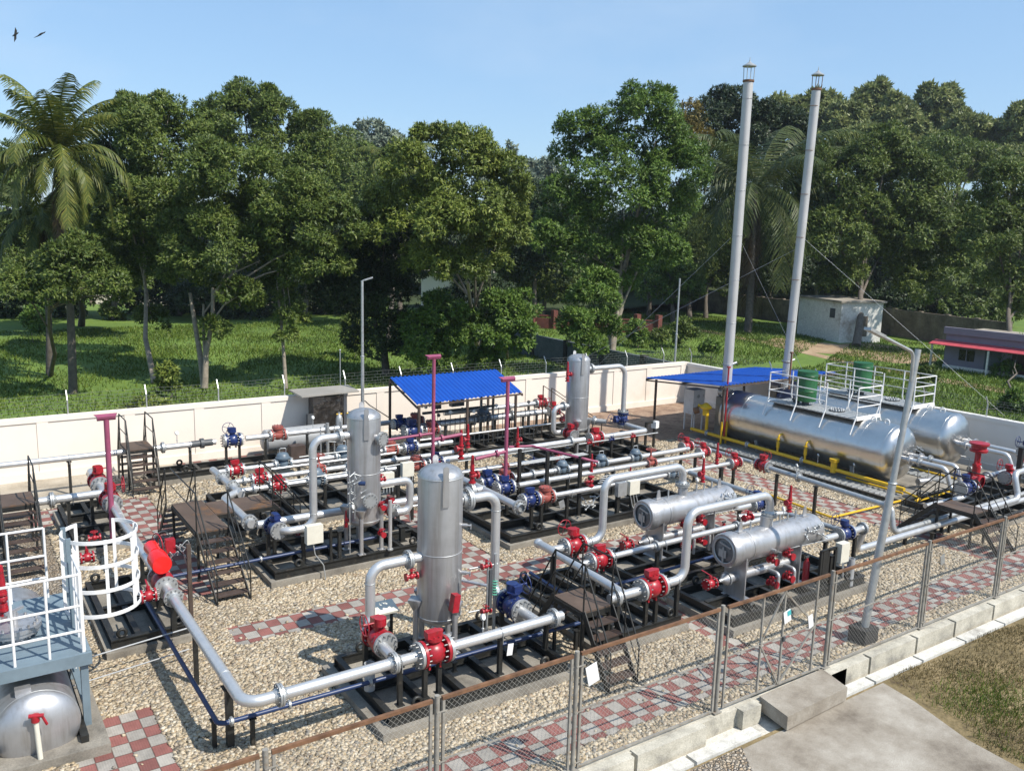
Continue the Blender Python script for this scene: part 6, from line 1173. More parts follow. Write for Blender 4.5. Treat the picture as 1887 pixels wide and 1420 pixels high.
def plainwall(label, p0, p1, h, m, pil=2.4, cap='oldwall', t_=.2):
    p0, p1 = Vector((p0[0], p0[1], 0)), Vector((p1[0], p1[1], 0)); t = thing('boundary_wall', label, 'wall', tuple((p0+p1)/2)); b = MB(); b.beam(p0+Vector((0, 0, h/2-.1)), p1+Vector((0, 0, h/2-.1)), t_, h); part('wall_face', b, m, t)
    L = (p1-p0).length; n_ = int(L/pil)
    for k in range(n_+1): q = p0.lerp(p1, k/max(1, n_)); b = MB(); b.box(q+Vector((0, 0, h/2-.06)), (t_+.12, t_+.12, h+.06), None); part('pillar', b, cap, t)
    return t
plainwall('stained grey brown wall running behind the palm', (66.5, 72), (64.6, 46.5), 2.1, 'oldwall'); plainwall('stained ochre wall between the white pump house and the mauve house', (65.5, 43), (63.0, 30.5), 2.2, 'oldwall'); plainwall('far pale wall behind the mown slope', (63, 66), (66.5, 72), 2.0, 'slatewall')
plainwall('low slate blue wall with dark pillars behind the far vessel', (30.55, 49), (30.4, 29.3), 1.42, 'slatewall', 3.0, 'block')
t = thing('mauve_house', 'mauve single storey house with red sheet awning and dark doorway', 'house', (55, 28, 0)); A_ = at(1737, 677, z=0); B_ = at(1850, 693, z=0); dv = (B_-A_).normalized(); B_ = A_+dv*16; nv = Vector((-dv.y, dv.x, 0)); nv = nv if nv.x > 0 else -nv; Hh = 2.1
def face(b, s0, s1, z0, z1, off=.02): p0, p1 = A_+dv*s0-nv*off, A_+dv*s1-nv*off; b.ext([p0+Vector((0, 0, z0)), p1+Vector((0, 0, z0)), p1+Vector((0, 0, z1)), p0+Vector((0, 0, z1))], -nv*.03)
b = MB(); b.prism([(p.x, p.y) for p in (A_, B_, B_+nv*5, A_+nv*5)], -.1, Hh); part('wall', b, 'mauve', t)
b = MB(); b.prism([(p.x, p.y) for p in (A_-nv*.1-dv*.1, B_-nv*.1, B_+nv*5, A_+nv*5-dv*.1)], Hh, Hh+.06); part('roof', b, 'slab', t); b = MB(); b.prism([(p.x, p.y) for p in (A_-nv*.12-dv*.12, B_-nv*.12, B_+nv*.1, A_+nv*.1-dv*.12)], Hh, Hh+.4); part('parapet', b, 'mauve', t)
b = MB(); face(b, 0, 16, -.05, .22, .05); part('plinth', b, 'shedwall', t)
f = MB(); face(f, .9, 1.8, .6, 1.25); wn_ = part('window', f, 'glassdark', t); b = MB(); face(b, 1.32, 1.38, .6, 1.25, .055); part('frame', b, 'mauve', wn_)
f = MB(); face(f, 2.4, 3.3, .25, 1.35); part('shutter', f, 'slatewall', t); f = MB(); face(f, 3.9, 5.1, .22, 1.35); part('door', f, 'maroon', t); f = MB(); face(f, 7.1, 8.2, .6, 1.25); part('window', f, 'glassdark', t)
b = MB(); p0, p1 = A_-dv*.6, B_; b.ext([p0-nv*.02+Vector((0, 0, 1.66)), p1-nv*.02+Vector((0, 0, 1.66)), p1-nv*.85+Vector((0, 0, 1.45)), p0-nv*.85+Vector((0, 0, 1.45))], (0, 0, .04)); part('awning', b, 'awnred', t)
for s in (-.4, 2.9, 6.2): q = A_+dv*s-nv*.78; b = MB(); b.beam(q, q+Vector((0, 0, 1.45)), .09); part('awning_post', b, 'shedwall', t)
t = thing('small_house', 'cream house half hidden among trees behind the slate wall', 'house', (44, 80, 0)); c = at(930, 560, d=80); b = MB(); b.prism([(c.x-6, c.y), (c.x+2.2, c.y-1.5), (c.x+3.5, c.y+6), (c.x-5, c.y+7)], -.1, 3.4); part('wall', b, 'wallpaint', t); b = MB(); b.prism([(c.x-6.4, c.y-.4), (c.x+2.6, c.y-2), (c.x+4, c.y+6.4), (c.x-5.4, c.y+7.4)], 3.4, 3.6); part('roof', b, 'slab', t)
b = MB()
a_, e_ = at(985, 556, d=68), at(1215, 566, d=66)
t = thing('boundary_wall', 'low dark red brick wall with rails far behind the slate wall', 'wall', (a_.x, a_.y, 0)); a_.z = 0; e_.z = 0; b.beam(a_+Vector((0, 0, .4)), e_+Vector((0, 0, .4)), .3, .8); b.beam(a_+Vector((0, 0, 1.0)), e_+Vector((0, 0, 1.0)), .12, .12); part('wall_face', b, 'redbrick', t)
for k in range(7): q = a_.lerp(e_, k/6); b = MB(); b.box(q+Vector((0, 0, .7)), (.4, .4, 1.5)); part('pillar', b, 'redbrick', t)
t = thing('blue_roofed_shed', 'blue roofed shed glimpsed past the palm at the left edge', 'shed', (-2, 80, 0)); c = at(-30, 470, d=75); b = MB(); b.prism([(c.x-6, c.y), (c.x+1.9, c.y), (c.x+1.9, c.y+5), (c.x-6, c.y+5)], 0, 5.0); part('wall', b, 'wallgrey', t); b = MB(); b.ext([(c.x-6.3, c.y-.3, 5.0), (c.x+2.2, c.y-.3, 5.0), (c.x+2.2, c.y+5, 6.0), (c.x-6.3, c.y+5, 6.0)], (0, 0, .12)); part('roof', b, 'bluesheet', t)
a_, e_ = at(170, 575, d=78), at(640, 578, d=80); t = plainwall('low pale wall glimpsed under the mango trees', (a_.x, a_.y), (e_.x, e_.y), .9, 'wallpaint', 6)
# ================================================================== TREES
DN = 2.0
def mesh_np(name, v, f4, m, parent):
    me = bpy.data.meshes.new(name); n = len(v); k = len(f4)
    me.vertices.add(n); me.vertices.foreach_set('co', v.astype(np.float32).ravel())
    me.loops.add(k*4); me.polygons.add(k); me.loops.foreach_set('vertex_index', f4.astype(np.int32).ravel())
    me.polygons.foreach_set('loop_start', np.arange(0, k*4, 4, dtype=np.int32)); me.polygons.foreach_set('loop_total', np.full(k, 4, np.int32))
    me.materials.append(M[m]); me.update(calc_edges=True); o = bpy.data.objects.new(name, me); return link(o, parent)
def unit(a): return a/np.maximum(np.linalg.norm(a, axis=-1, keepdims=True), 1e-9)
def leaves(rng, lobes, dens, L, W, droop=.35, per=6, fill=.5, spread=.75):
    P, O = [], []
    for (c, r) in lobes:
        c = np.array(c); r = np.array(r); ns = 15; sd = unit(rng.normal(size=(ns, 3))); sd[:, 2] = np.where(sd[:, 2] < -.55, -sd[:, 2], sd[:, 2]); sd = unit(sd)
        sc_ = c+sd*r*(.62+.22*rng.random((ns, 1))); sr = r.mean()*(.30+.20*rng.random(ns))
        area = 4*np.pi*(sr**2).sum()*.62; n = max(12, int(area*dens)); w_ = sr**2/(sr**2).sum(); ii = rng.choice(ns, n, p=w_)
        d = unit(rng.normal(size=(n, 3))+sd[ii]*.55+np.array([0, 0, .25])); k = rng.random(n)**.6*(1-fill)+fill
        P.append(sc_[ii]+d*sr[ii][:, None]*k[:, None]*np.array([1.08, 1.08, .86])); O.append(unit(d*.7+sd[ii]*.4))
    P = np.concatenate(P); O = np.concatenate(O); n = len(P)
    p = np.repeat(P, per, 0); o = np.repeat(O, per, 0); m = n*per
    d = unit(o*.5+rng.normal(size=(m, 3))*spread+np.array([0, 0, -droop])); s = unit(np.cross(d, unit(o+np.array([.12, -.28, .75])+rng.normal(size=(m, 3))*.38))); l = L*(.65+.7*rng.random((m, 1))); wd = W*(.7+.6*rng.random((m, 1)))
    v = np.stack([p, p+d*l*.45+s*wd*.5, p+d*l, p+d*l*.45-s*wd*.5], 1).reshape(-1, 3); f = np.arange(m*4).reshape(-1, 4); return v, f
def trunk_mb(base, forks, r0, rng, lobes, nb=6, bend=.5):
    b = MB(); base = Vector(base)
    for (top, rr) in forks:
        top = Vector(top); pts = [base, base.lerp(top, .35)+Vector((rng.normal()*bend*.3, rng.normal()*bend*.3, 0)), base.lerp(top, .7)+Vector((rng.normal()*bend*.3, rng.normal()*bend*.3, 0)), top]; b.tube(pts, [rr*1.15, rr*.85, rr*.68, rr*.5], 9)
    top = Vector(forks[0][0]); idx = list(range(len(lobes))); rng.shuffle(idx)
    for i in idx[:nb]:
        c = Vector(lobes[i][0]); tp = Vector(forks[i % len(forks)][0]); st = base.lerp(tp, .6+.4*float(rng.random())); mid = st.lerp(c, .5)+Vector((0, 0, .25)); rr = forks[i % len(forks)][1]; b.tube([st, mid, c], [rr*.45, rr*.28, rr*.1], 7)
    return b
def tree(name, label, basepx, lobes, leafm, r0=.16, dens=17, L=.18, W=.064, D=None, base=None, droop=.3, per=6, bark='bark', forks=None, seed=1, group=None, nb=6, fill=.62, zb=0.0, spread=.75, depthj=1.0, cat='tree'):
    rng = np.random.default_rng(seed)
    bp = Vector(base) if base is not None else at(basepx[0], basepx[1], z=zb); D = D or (bp-Vector((0, 0, EYE))).dot(FW); k = D/1590.0
    LB = []
    for q in lobes:
        rx = q[2]*k*1.1; rz = (q[3] if len(q) > 3 else q[2]*.85)*k*1.1; ry = (rx+rz)/2; c = at(q[0], q[1], d=D+(rng.random()-.5)*depthj*rx*1.6); LB.append((tuple(c), (rx, ry, rz)))
    t = thing(name, label, cat, tuple(bp), group)
    off = np.array(bp)
    v, f = leaves(rng, LB, DN*dens*((42/D)**2 if D > 42 else 1), L*max(1, D/42), W*max(1, D/42), droop, per, fill, spread)
    mesh_np('crown', v-off, f, leafm, t)
    cz = sorted(LB, key=lambda x: x[0][2]); cen = np.mean([x[0] for x in LB], 0)
    if forks is None: fk = [((float(cen[0]*.7+bp.x*.3), float(cen[1]*.7+bp.y*.3), float(bp.z+(cen[2]-bp.z)*.8)), r0)]
    else: fk = [(tuple(at(q[0], q[1], d=D+q[3])), q[2]) for q in forks]
    part('trunk', trunk_mb(bp, fk, r0, rng, LB, nb), bark, t)
    return t
NB = 'trees beyond the cream wall'
tree('mango_tree', 'broad dark mango tree right of the left palm with slender leaning trunk', (285, 706), [(260, 250, 70, 62), (330, 300, 75, 70), (215, 330, 55, 60), (290, 385, 75, 62), (235, 430, 58, 52), (250, 215, 40, 34), (312, 205, 34, 30), (200, 255, 34, 42), (185, 400, 48, 55), (335, 235, 40, 40), (232, 190, 18, 16), (300, 480, 50, 40), (225, 500, 42, 36), (280, 590, 26, 26)], 'mango', .12, D=44, forks=[(262, 480, .13, 0)], seed=11, bark='palebark', group=NB)
tree('mango_tree', 'wide mango tree with clustered trunks behind the left stairs', (377, 715), [(420, 330, 75, 62), (470, 400, 75, 65), (535, 370, 62, 50), (400, 460, 62, 58), (480, 480, 65, 54), (556, 430, 60, 55), (600, 375, 44, 42), (622, 425, 42, 50), (355, 500, 52, 44), (380, 390, 60, 50), (440, 545, 40, 32), (330, 470, 40, 40), (395, 610, 22, 26), (590, 480, 44, 40)], 'mango', .15, forks=[(350, 540, .15, .6), (392, 530, .14, -.4), (375, 560, .10, 0)], seed=12, bark='palebark', group=NB)
tree('mango_tree', 'shady mango tree behind the two palm trunks at far left', (150, 600), [(60, 500, 46, 44), (125, 440, 46, 50), (200, 480, 46, 40), (245, 510, 44, 34), (110, 520, 46, 34), (165, 540, 40, 26), (20, 450, 40, 50), (25, 520, 40, 40), (150, 380, 50, 50), (60, 430, 40, 40)], 'mango', .2, D=56, forks=[(150, 520, .22, 0)], seed=13, group=NB)
tree('mango_tree', 'leafy mango tree growing in front of the two palm trunks', (93, 692), [(62, 505, 38, 34), (118, 488, 42, 38), (165, 500, 36, 34), (95, 535, 36, 26), (200, 520, 32, 24), (30, 530, 34, 26), (145, 460, 34, 30), (228, 545, 22, 14)], 'mango', .1, D=35, forks=[(90, 560, .1, 0)], seed=10, group=NB)
tree('tall_tree', 'tall dark tree rising behind the mango trees with highest left crown', None, [(463, 205, 48, 46), (425, 225, 46, 46), (515, 225, 46, 44), (560, 255, 44, 40), (485, 290, 65, 48), (385, 245, 36, 46), (600, 285, 38, 34), (490, 180, 24, 22), (445, 175, 22, 18), (570, 320, 50, 40), (420, 290, 50, 40)], 'mango', .3, D=60, base=tuple(at(470, 560, z=0)), seed=14, group=NB)
tree('slender_tree', 'slender leaning tree with leafy tufts along its pale trunk', (527, 716), [(525, 470, 34, 42), (515, 545, 26, 24), (537, 580, 28, 22), (530, 620, 18, 16), (500, 430, 36, 40), (545, 505, 26, 28)], 'mango', .09, forks=[(518, 440, .085, 0)], seed=15, bark='palebark', group=NB)
tree('feathery_tree', 'airy yellow green tree with pale forked trunk in the middle', (884, 655), [(800, 265, 50, 30), (868, 285, 52, 40), (745, 300, 40, 38), (925, 325, 40, 44), (830, 335, 70, 44), (895, 395, 54, 50), (765, 375, 52, 50), (938, 420, 28, 44), (830, 425, 66, 50), (725, 415, 42, 50), (850, 495, 46, 34), (900, 470, 40, 40), (775, 245, 22, 14), (838, 245, 20, 14), (700, 370, 34, 38), (955, 350, 22, 34), (790, 480, 44, 40)], 'lime', .15, dens=14, L=.2, W=.07, droop=.55, per=6, fill=.55, forks=[(862, 520, .15, 0), (868, 400, .08, .5), (905, 480, .06, 0)], seed=16, bark='palebark', group=NB, D=40)
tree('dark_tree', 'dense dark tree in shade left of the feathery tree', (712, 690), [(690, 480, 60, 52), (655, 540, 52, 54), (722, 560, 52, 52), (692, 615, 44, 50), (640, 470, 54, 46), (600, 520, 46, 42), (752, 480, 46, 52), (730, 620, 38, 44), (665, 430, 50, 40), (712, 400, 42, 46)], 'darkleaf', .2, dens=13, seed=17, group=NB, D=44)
tree('bush', 'large rounded bush before the feathery tree above the canopy', (800, 690), [(800, 612, 48, 34), (835, 640, 44, 32), (768, 636, 36, 36), (815, 570, 38, 28), (850, 590, 34, 30), (770, 595, 30, 26), (790, 660, 36, 26)], 'bright', .07, L=.2, W=.08, dens=16, seed=18, group='bushes behind the cream wall', D=43, cat='bush', droop=.2)
tree('bush', 'round bush right of the pale forked trunk', (935, 660), [(930, 590, 42, 40), (958, 568, 30, 32), (905, 630, 38, 36), (950, 620, 34, 30), (915, 560, 30, 24), (890, 665, 30, 24)], 'bright', .07, L=.2, W=.08, dens=16, seed=19, group='bushes behind the cream wall', D=44, cat='bush', droop=.2)
tree('broad_tree', 'big bright green tree with two trunks behind the far vessel', (1128, 672), [(1190, 205, 54, 42), (1125, 232, 50, 42), (1065, 250, 40, 36), (1205, 270, 64, 54), (1110, 310, 60, 52), (1245, 320, 48, 54), (1160, 365, 70, 52), (1085, 390, 52, 44), (1235, 395, 54, 54), (1040, 415, 50, 46), (1180, 455, 60, 44), (1085, 480, 52, 44), (1218, 475, 44, 44), (1032, 360, 34, 34), (1010, 450, 38, 42), (1150, 520, 26, 24), (1040, 280, 26, 26), (1165, 175, 24, 20), (1228, 185, 20, 22), (1270, 290, 26, 34)], 'bright', .17, forks=[(1142, 520, .2, 0), (1118, 600, .19, .3), (1150, 400, .12, -.3)], seed=20, bark='palebark', group=NB, dens=13, fill=.62)
tree('bush', 'leafy undergrowth round the two trunks behind the far vessel', (1085, 680), [(1090, 565, 44, 40), (1078, 630, 32, 30), (1110, 600, 30, 30), (1060, 600, 26, 30), (1100, 530, 36, 28)], 'bright', .06, L=.22, seed=21, group='bushes behind the cream wall', D=46, cat='bush')
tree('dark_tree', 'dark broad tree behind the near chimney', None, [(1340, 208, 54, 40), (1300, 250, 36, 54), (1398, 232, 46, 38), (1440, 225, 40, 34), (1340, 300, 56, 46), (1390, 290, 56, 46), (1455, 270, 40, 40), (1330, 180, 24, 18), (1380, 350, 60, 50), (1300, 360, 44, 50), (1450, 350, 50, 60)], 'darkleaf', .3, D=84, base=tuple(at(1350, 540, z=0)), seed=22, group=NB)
tree('ochre_tree', 'small ochre leafed tree between the big tree and near chimney', None, [(1275, 215, 22, 26), (1265, 245, 24, 26), (1290, 260, 22, 22)], 'ochre', .15, D=80, base=tuple(at(1275, 540, z=0)), seed=23, group=NB, dens=9)
tree('shade_tree', 'large dark leaved tree over the white pump house', (1578, 638), [(1540, 335, 64, 52), (1600, 295, 54, 44), (1660, 335, 64, 52), (1580, 400, 74, 54), (1680, 420, 74, 62), (1742, 385, 54, 54), (1620, 475, 72, 44), (1540, 440, 54, 54), (1720, 490, 62, 48), (1780, 450, 46, 54), (1505, 385, 36, 54), (1560, 515, 52, 26), (1690, 535, 46, 30), (1640, 260, 34, 28), (1500, 320, 36, 40)], 'mango', .28, forks=[(1590, 500, .28, 0)], seed=24, group=NB, D=68)
tree('shade_tree', 'dark tree at the far right above the mauve house', (1862, 690), [(1862, 350, 46, 44), (1830, 430, 42, 52), (1882, 450, 46, 44), (1850, 520, 40, 44), (1880, 575, 36, 34), (1900, 400, 40, 50), (1815, 380, 34, 34)], 'mango', .2, forks=[(1860, 540, .2, 0)], seed=25, group=NB, D=58)
tree('young_tree', 'young ivy clad tree in front of the mauve house', (1865, 720), [(1868, 660, 20, 26), (1862, 690, 22, 22), (1880, 640, 14, 20)], 'bright', .06, L=.2, seed=26, group='young trees on the grass', cat='tree', D=50)
# trees of the understory, each its own crown
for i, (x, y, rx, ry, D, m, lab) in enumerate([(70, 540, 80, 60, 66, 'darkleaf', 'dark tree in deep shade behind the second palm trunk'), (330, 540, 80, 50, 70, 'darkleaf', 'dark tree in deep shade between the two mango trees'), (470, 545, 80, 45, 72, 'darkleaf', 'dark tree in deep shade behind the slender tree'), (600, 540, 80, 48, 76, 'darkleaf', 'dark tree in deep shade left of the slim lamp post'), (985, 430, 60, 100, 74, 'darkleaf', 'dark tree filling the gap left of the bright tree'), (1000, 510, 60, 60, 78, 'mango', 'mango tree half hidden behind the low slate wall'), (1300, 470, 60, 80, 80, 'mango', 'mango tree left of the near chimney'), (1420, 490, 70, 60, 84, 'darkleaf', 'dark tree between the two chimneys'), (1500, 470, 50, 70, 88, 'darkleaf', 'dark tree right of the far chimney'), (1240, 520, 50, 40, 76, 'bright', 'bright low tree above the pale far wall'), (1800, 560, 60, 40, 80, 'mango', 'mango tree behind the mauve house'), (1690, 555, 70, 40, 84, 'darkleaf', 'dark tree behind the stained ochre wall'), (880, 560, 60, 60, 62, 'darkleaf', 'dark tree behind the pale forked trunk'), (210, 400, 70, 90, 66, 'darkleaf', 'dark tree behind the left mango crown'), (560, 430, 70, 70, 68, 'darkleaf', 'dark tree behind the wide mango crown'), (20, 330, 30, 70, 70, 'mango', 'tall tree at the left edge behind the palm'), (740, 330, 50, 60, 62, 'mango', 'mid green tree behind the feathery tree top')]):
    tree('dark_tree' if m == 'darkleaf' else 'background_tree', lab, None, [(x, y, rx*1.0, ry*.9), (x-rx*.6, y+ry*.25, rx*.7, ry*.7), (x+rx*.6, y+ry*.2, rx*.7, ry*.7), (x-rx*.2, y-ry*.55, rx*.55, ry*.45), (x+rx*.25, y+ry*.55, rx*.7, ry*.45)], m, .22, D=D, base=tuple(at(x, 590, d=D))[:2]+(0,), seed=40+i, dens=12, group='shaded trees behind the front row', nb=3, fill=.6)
for i, (x, y, rx, ry, D) in enumerate([(575, 240, 40, 30, 105), (622, 262, 40, 34, 105), (655, 295, 36, 34, 102), (600, 320, 50, 44, 98), (668, 350, 44, 40, 96), (700, 345, 36, 34, 100), (700, 410, 44, 44, 92), (640, 400, 44, 44, 88)]):
    tree('hillside_tree', 'dark leaved tree on the wooded rise between the tall tree and the feathery tree', None, [(x, y, rx, ry), (x-rx*.5, y+ry*.5, rx*.7, ry*.7), (x+rx*.5, y+ry*.5, rx*.7, ry*.7), (x, y+ry*1.1, rx, ry*.8)], 'mango', .3, D=D, base=tuple(at(x, 540, d=D))[:2]+(0,), seed=400+i, dens=12, group='trees on the wooded rise', nb=2, fill=.55)
for i in range(17):
    x = -40+120*i; rr = random.Random(300+i); y = 445+rr.uniform(-14, 14)+(0 if not 880 < x < 1010 else 30); D = rr.uniform(92, 106)
    tree('distant_tree', 'dark tree of the distant row closing the gaps behind all others', None, [(x, y, 70, 56), (x-45, y+30, 56, 44), (x+45, y+26, 56, 44), (x, y+62, 80, 36), (x+20, y-34, 40, 30)], 'darkleaf' if i % 3 else 'mango', .3, D=D, base=tuple(at(x, 540, d=D))[:2]+(0,), seed=200+i, dens=13, group='distant row of trees', nb=2, fill=.55)
# small plants on the lawn behind the wall
for i, (bx, by, lobes, m, lab) in enumerate([(62, 632, [(62, 595, 24, 20), (58, 580, 16, 14), (75, 600, 14, 14)], 'bright', 'small bushy sapling left of the palm trunks'), (310, 735, [(308, 690, 16, 20), (318, 705, 12, 14), (300, 712, 12, 16)], 'lime', 'yellow green sapling at the foot of the slender mango trunk'), (655, 660, [(650, 610, 18, 26), (658, 640, 14, 18)], 'mango', 'thin sapling left of the slim lamp post'), (1215, 650, [(1215, 628, 14, 18), (1222, 618, 10, 10)], 'mango', 'sapling left of the slim pole beyond the corner'), (1175, 640, [(1172, 610, 16, 18), (1182, 622, 12, 14)], 'bright', 'sapling right of the two trunks'), (1265, 640, [(1262, 610, 18, 20), (1255, 625, 12, 12)], 'mango', 'sapling behind the slim pole'), (1310, 660, [(1308, 642, 14, 16)], 'bright', 'small sapling left of the near chimney'), (1705, 730, [(1705, 700, 10, 26), (1712, 690, 8, 14)], 'mango', 'thin sapling behind the far tank railing'), (240, 590, [(210, 585, 16, 14), (200, 570, 14, 14)], 'mango', 'hanging leafy branch sapling by the shaded trunk'), (275, 765, [(270, 745, 26, 12), (300, 750, 20, 10), (240, 752, 18, 8)], 'lime', 'weedy shrub against the back of the cream wall'), (870, 695, [(868, 682, 12, 10)], 'lime', 'yellow shrub tip above the blue canopy'), (1800, 755, [(1870, 740, 20, 20), (1885, 755, 16, 16), (1850, 760, 14, 12)], 'bright', 'bush behind the pale wall at the right edge')]):
    tree('sapling', lab, (bx, by), lobes, m, .025, seed=70+i, L=.17, W=.07, dens=22, nb=2, group='saplings on the grass', cat='sapling', D=None if by < 730 else None)
# trunks standing far right on the grass
for i, (bx, by, tx, ty, r) in enumerate([(1195, 582, 1193, 520, .22), (1270, 590, 1268, 480, .25)]):
    tree('background_tree', ['straight trunked tree left on the mown slope', 'straight trunked tree left of the near chimney base'][i], (bx, by), [(tx, ty-30, 34, 34), (tx+14, ty-50, 26, 24), (tx-18, ty-14, 24, 20)], 'mango', r, seed=90+i, group='shaded trees behind the front row', dens=9)
# hillside forest on the right
def hill(x, y): 
    return 17*math.exp(-(((x-150)/62)**2+((y-105)/70)**2)) + 9*math.exp(-(((x-75)/40)**2+((y-190)/45)**2))
HB = MB(); nx_, ny_ = 40, 36; X0, X1, Y0, Y1 = 20, 330, 62, 330
gx = [X0+(X1-X0)*i/nx_ for i in range(nx_+1)]; gy = [Y0+(Y1-Y0)*j/ny_ for j in range(ny_+1)]
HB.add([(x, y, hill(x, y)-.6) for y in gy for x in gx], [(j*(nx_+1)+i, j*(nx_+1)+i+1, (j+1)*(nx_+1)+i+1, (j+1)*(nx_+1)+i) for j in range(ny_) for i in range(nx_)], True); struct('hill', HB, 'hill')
HT = [(1490, 215, 42, 50, 128), (1560, 225, 36, 40, 125), (1602, 195, 34, 46, 135), (1655, 215, 40, 42, 130), (1722, 205, 46, 48, 135), (1685, 255, 46, 36, 118), (1590, 265, 50, 36, 115), (1780, 245, 44, 42, 125), (1842, 258, 46, 36, 125), (1885, 232, 32, 48, 122), (1640, 300, 46, 34, 105), (1550, 285, 44, 34, 105), (1820, 300, 46, 30, 108), (1480, 270, 40, 36, 110), (1760, 310, 46, 30, 100), (1870, 300, 40, 30, 102), (1440, 205, 30, 30, 130), (1530, 195, 24, 26, 140), (1625, 165, 16, 18, 140), (1748, 175, 22, 20, 140)]
for i, (x, y, rx, ry, D) in enumerate(HT):
    c = at(x, y, d=D); gzv = min(hill(c.x, c.y)-.6, c.z-2.0); rr = random.Random(i)
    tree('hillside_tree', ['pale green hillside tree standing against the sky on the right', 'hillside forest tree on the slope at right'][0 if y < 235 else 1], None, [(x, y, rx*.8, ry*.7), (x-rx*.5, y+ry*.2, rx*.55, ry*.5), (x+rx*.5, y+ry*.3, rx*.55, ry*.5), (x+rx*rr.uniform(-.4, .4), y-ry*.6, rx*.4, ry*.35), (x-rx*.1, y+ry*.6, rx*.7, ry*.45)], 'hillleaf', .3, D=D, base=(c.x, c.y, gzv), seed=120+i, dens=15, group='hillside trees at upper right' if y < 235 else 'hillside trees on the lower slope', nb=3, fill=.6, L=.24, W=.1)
tree('umbrella_tree', 'flat topped dark rain tree below the hillside forest', None, [(1740, 268, 50, 16), (1690, 285, 40, 14), (1800, 280, 44, 16), (1730, 295, 60, 20), (1840, 300, 40, 16), (1780, 310, 60, 24), (1690, 310, 40, 20)], 'mango', .3, D=95, base=tuple(at(1750, 540, d=95))[:2]+(0,), seed=150, dens=10, group=NB)
for i, (x, y, rx, ry, D, lab) in enumerate([(682, 250, 28, 26, 150, 'hazy pale tree left of the feathery tree top'), (720, 262, 24, 20, 150, 'hazy pale tree behind the far palm fronds'), (895, 290, 18, 18, 160, 'hazy pale tree right of the feathery crown'), (935, 290, 14, 26, 160, 'hazy pale pointed tree in the sky gap'), (975, 315, 30, 22, 160, 'hazy pale tree low in the sky gap'), (1015, 320, 28, 24, 155, 'hazy pale tree left of the big bright tree'), (955, 340, 40, 26, 140, 'hazy pale tree at the bottom of the sky gap')]):
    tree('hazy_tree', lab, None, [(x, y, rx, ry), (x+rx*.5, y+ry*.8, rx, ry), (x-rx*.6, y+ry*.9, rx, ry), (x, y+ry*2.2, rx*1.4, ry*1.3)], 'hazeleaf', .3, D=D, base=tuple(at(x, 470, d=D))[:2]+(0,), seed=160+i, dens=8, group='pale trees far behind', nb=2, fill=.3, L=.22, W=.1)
# palms
def palm(label, base, crown, D, nf, Lf, seed, r=.13, el0=1.5, cur=1.0, dry=3, pm='palm', group='coconut palms'):
    rng = np.random.default_rng(seed); bp = at(base[0], base[1], z=0); cr = at(crown[0], crown[1], d=D); t = thing('palm_tree', label, 'palm', tuple(bp), group); off = np.array(bp)
    b = MB(); m1 = bp.lerp(cr, .35)+Vector((.1, 0, 0)); m2 = bp.lerp(cr, .7)+Vector((.05, 0, 0)); b.tube([bp, m1, m2, cr], [r*1.25, r, r*.85, r*.75], 12); part('trunk', b, 'palmbark', t)
    for k in range(nf):
        isd = k >= nf-dry; az = k*2.399+rng.random()*.5; el = (el0-(el0+.65)*((k+.5)/nf)**1.05) if not isd else -1.25-rng.random()*.2; L = Lf*(.8+.35*rng.random()); n = 13; pts = [np.array(cr)]; a = el; h = np.array([math.cos(az), math.sin(az), 0])
        for s in range(n): a -= (.05+.10*s/n)*(1.1 if el < .8 else .55)*cur; a = max(a, -1.5); pts.append(pts[-1]+(h*math.cos(a)+np.array([0, 0, math.sin(a)]))*L/n)
        pts = np.array(pts); rb = MB(); rb.tube([tuple(q) for q in pts], [.035]+[.03-.0022*s for s in range(n)], 5)
        vs, fs = [], []
        m = 70; tt = np.linspace(.12, 1, m); ip = tt*n; i0 = np.minimum(ip.astype(int), n-1); fr = (ip-i0)[:, None]; P = pts[i0]*(1-fr)+pts[i0+1]*fr; T = unit(pts[i0+1]-pts[i0])
        side = unit(np.cross(T, np.array([0, 0, 1.0])+1e-3)); 
        for sg in (-1, 1):
            ll = (.24*L*np.sin(np.pi*(.12+.8*tt))**.7)[:, None]*(.85+.3*rng.random((m, 1))); dr = unit(side*sg*.75+T*.55+np.array([0, 0, -.42-.25*isd])+rng.normal(size=(m, 3))*.08); tip = P+dr*ll*.55+unit(dr+np.array([0, 0, -.75]))*ll*.45; wv_ = T*.024*max(1, D/45)
            md = P+dr*ll*.55
            vs.append(np.stack([P-wv_, md-wv_, md+wv_, P+wv_], 1)); vs.append(np.stack([md-wv_, tip-wv_*.2, tip+wv_*.2, md+wv_], 1))
        v = np.concatenate(vs).reshape(-1, 3); rbv = np.array(rb.v); nq = len(v)//4; f = np.arange(len(v)).reshape(-1, 4)
        q4 = np.array([q for q in rb.f if len(q) == 4]); v2 = np.concatenate([v, rbv]); f2 = np.concatenate([f, q4+len(v)])
        mesh_np('frond', v2-off, f2, 'palmdry' if isd else pm, t)
    b = MB(); 
    for k in range(9): a = k*2.4; b.ball(cr+Vector((math.cos(a)*.25, math.sin(a)*.25, -.3-.1*(k % 3))), .12, 8)
    part('coconuts', b, 'lime', t)
    return t
palm('tall coconut palm at the left with bright yellow green lower fronds', (135, 724), (106, 285), 36, 34, 3.6, 5, .15, 1.55, 1.5, dry=2)
palm('shorter coconut palm at the far left behind the tall one', (91, 690), (76, 400), 40, 24, 3.0, 6, .13, 1.2, 1.4, dry=3, pm='palmdark')
palm('coconut palm with hanging dry fronds between the chimneys', (1378, 612), (1392, 350), 68, 30, 9.0, 7, .26, 1.25, 1.9, dry=6, pm='palmdark')
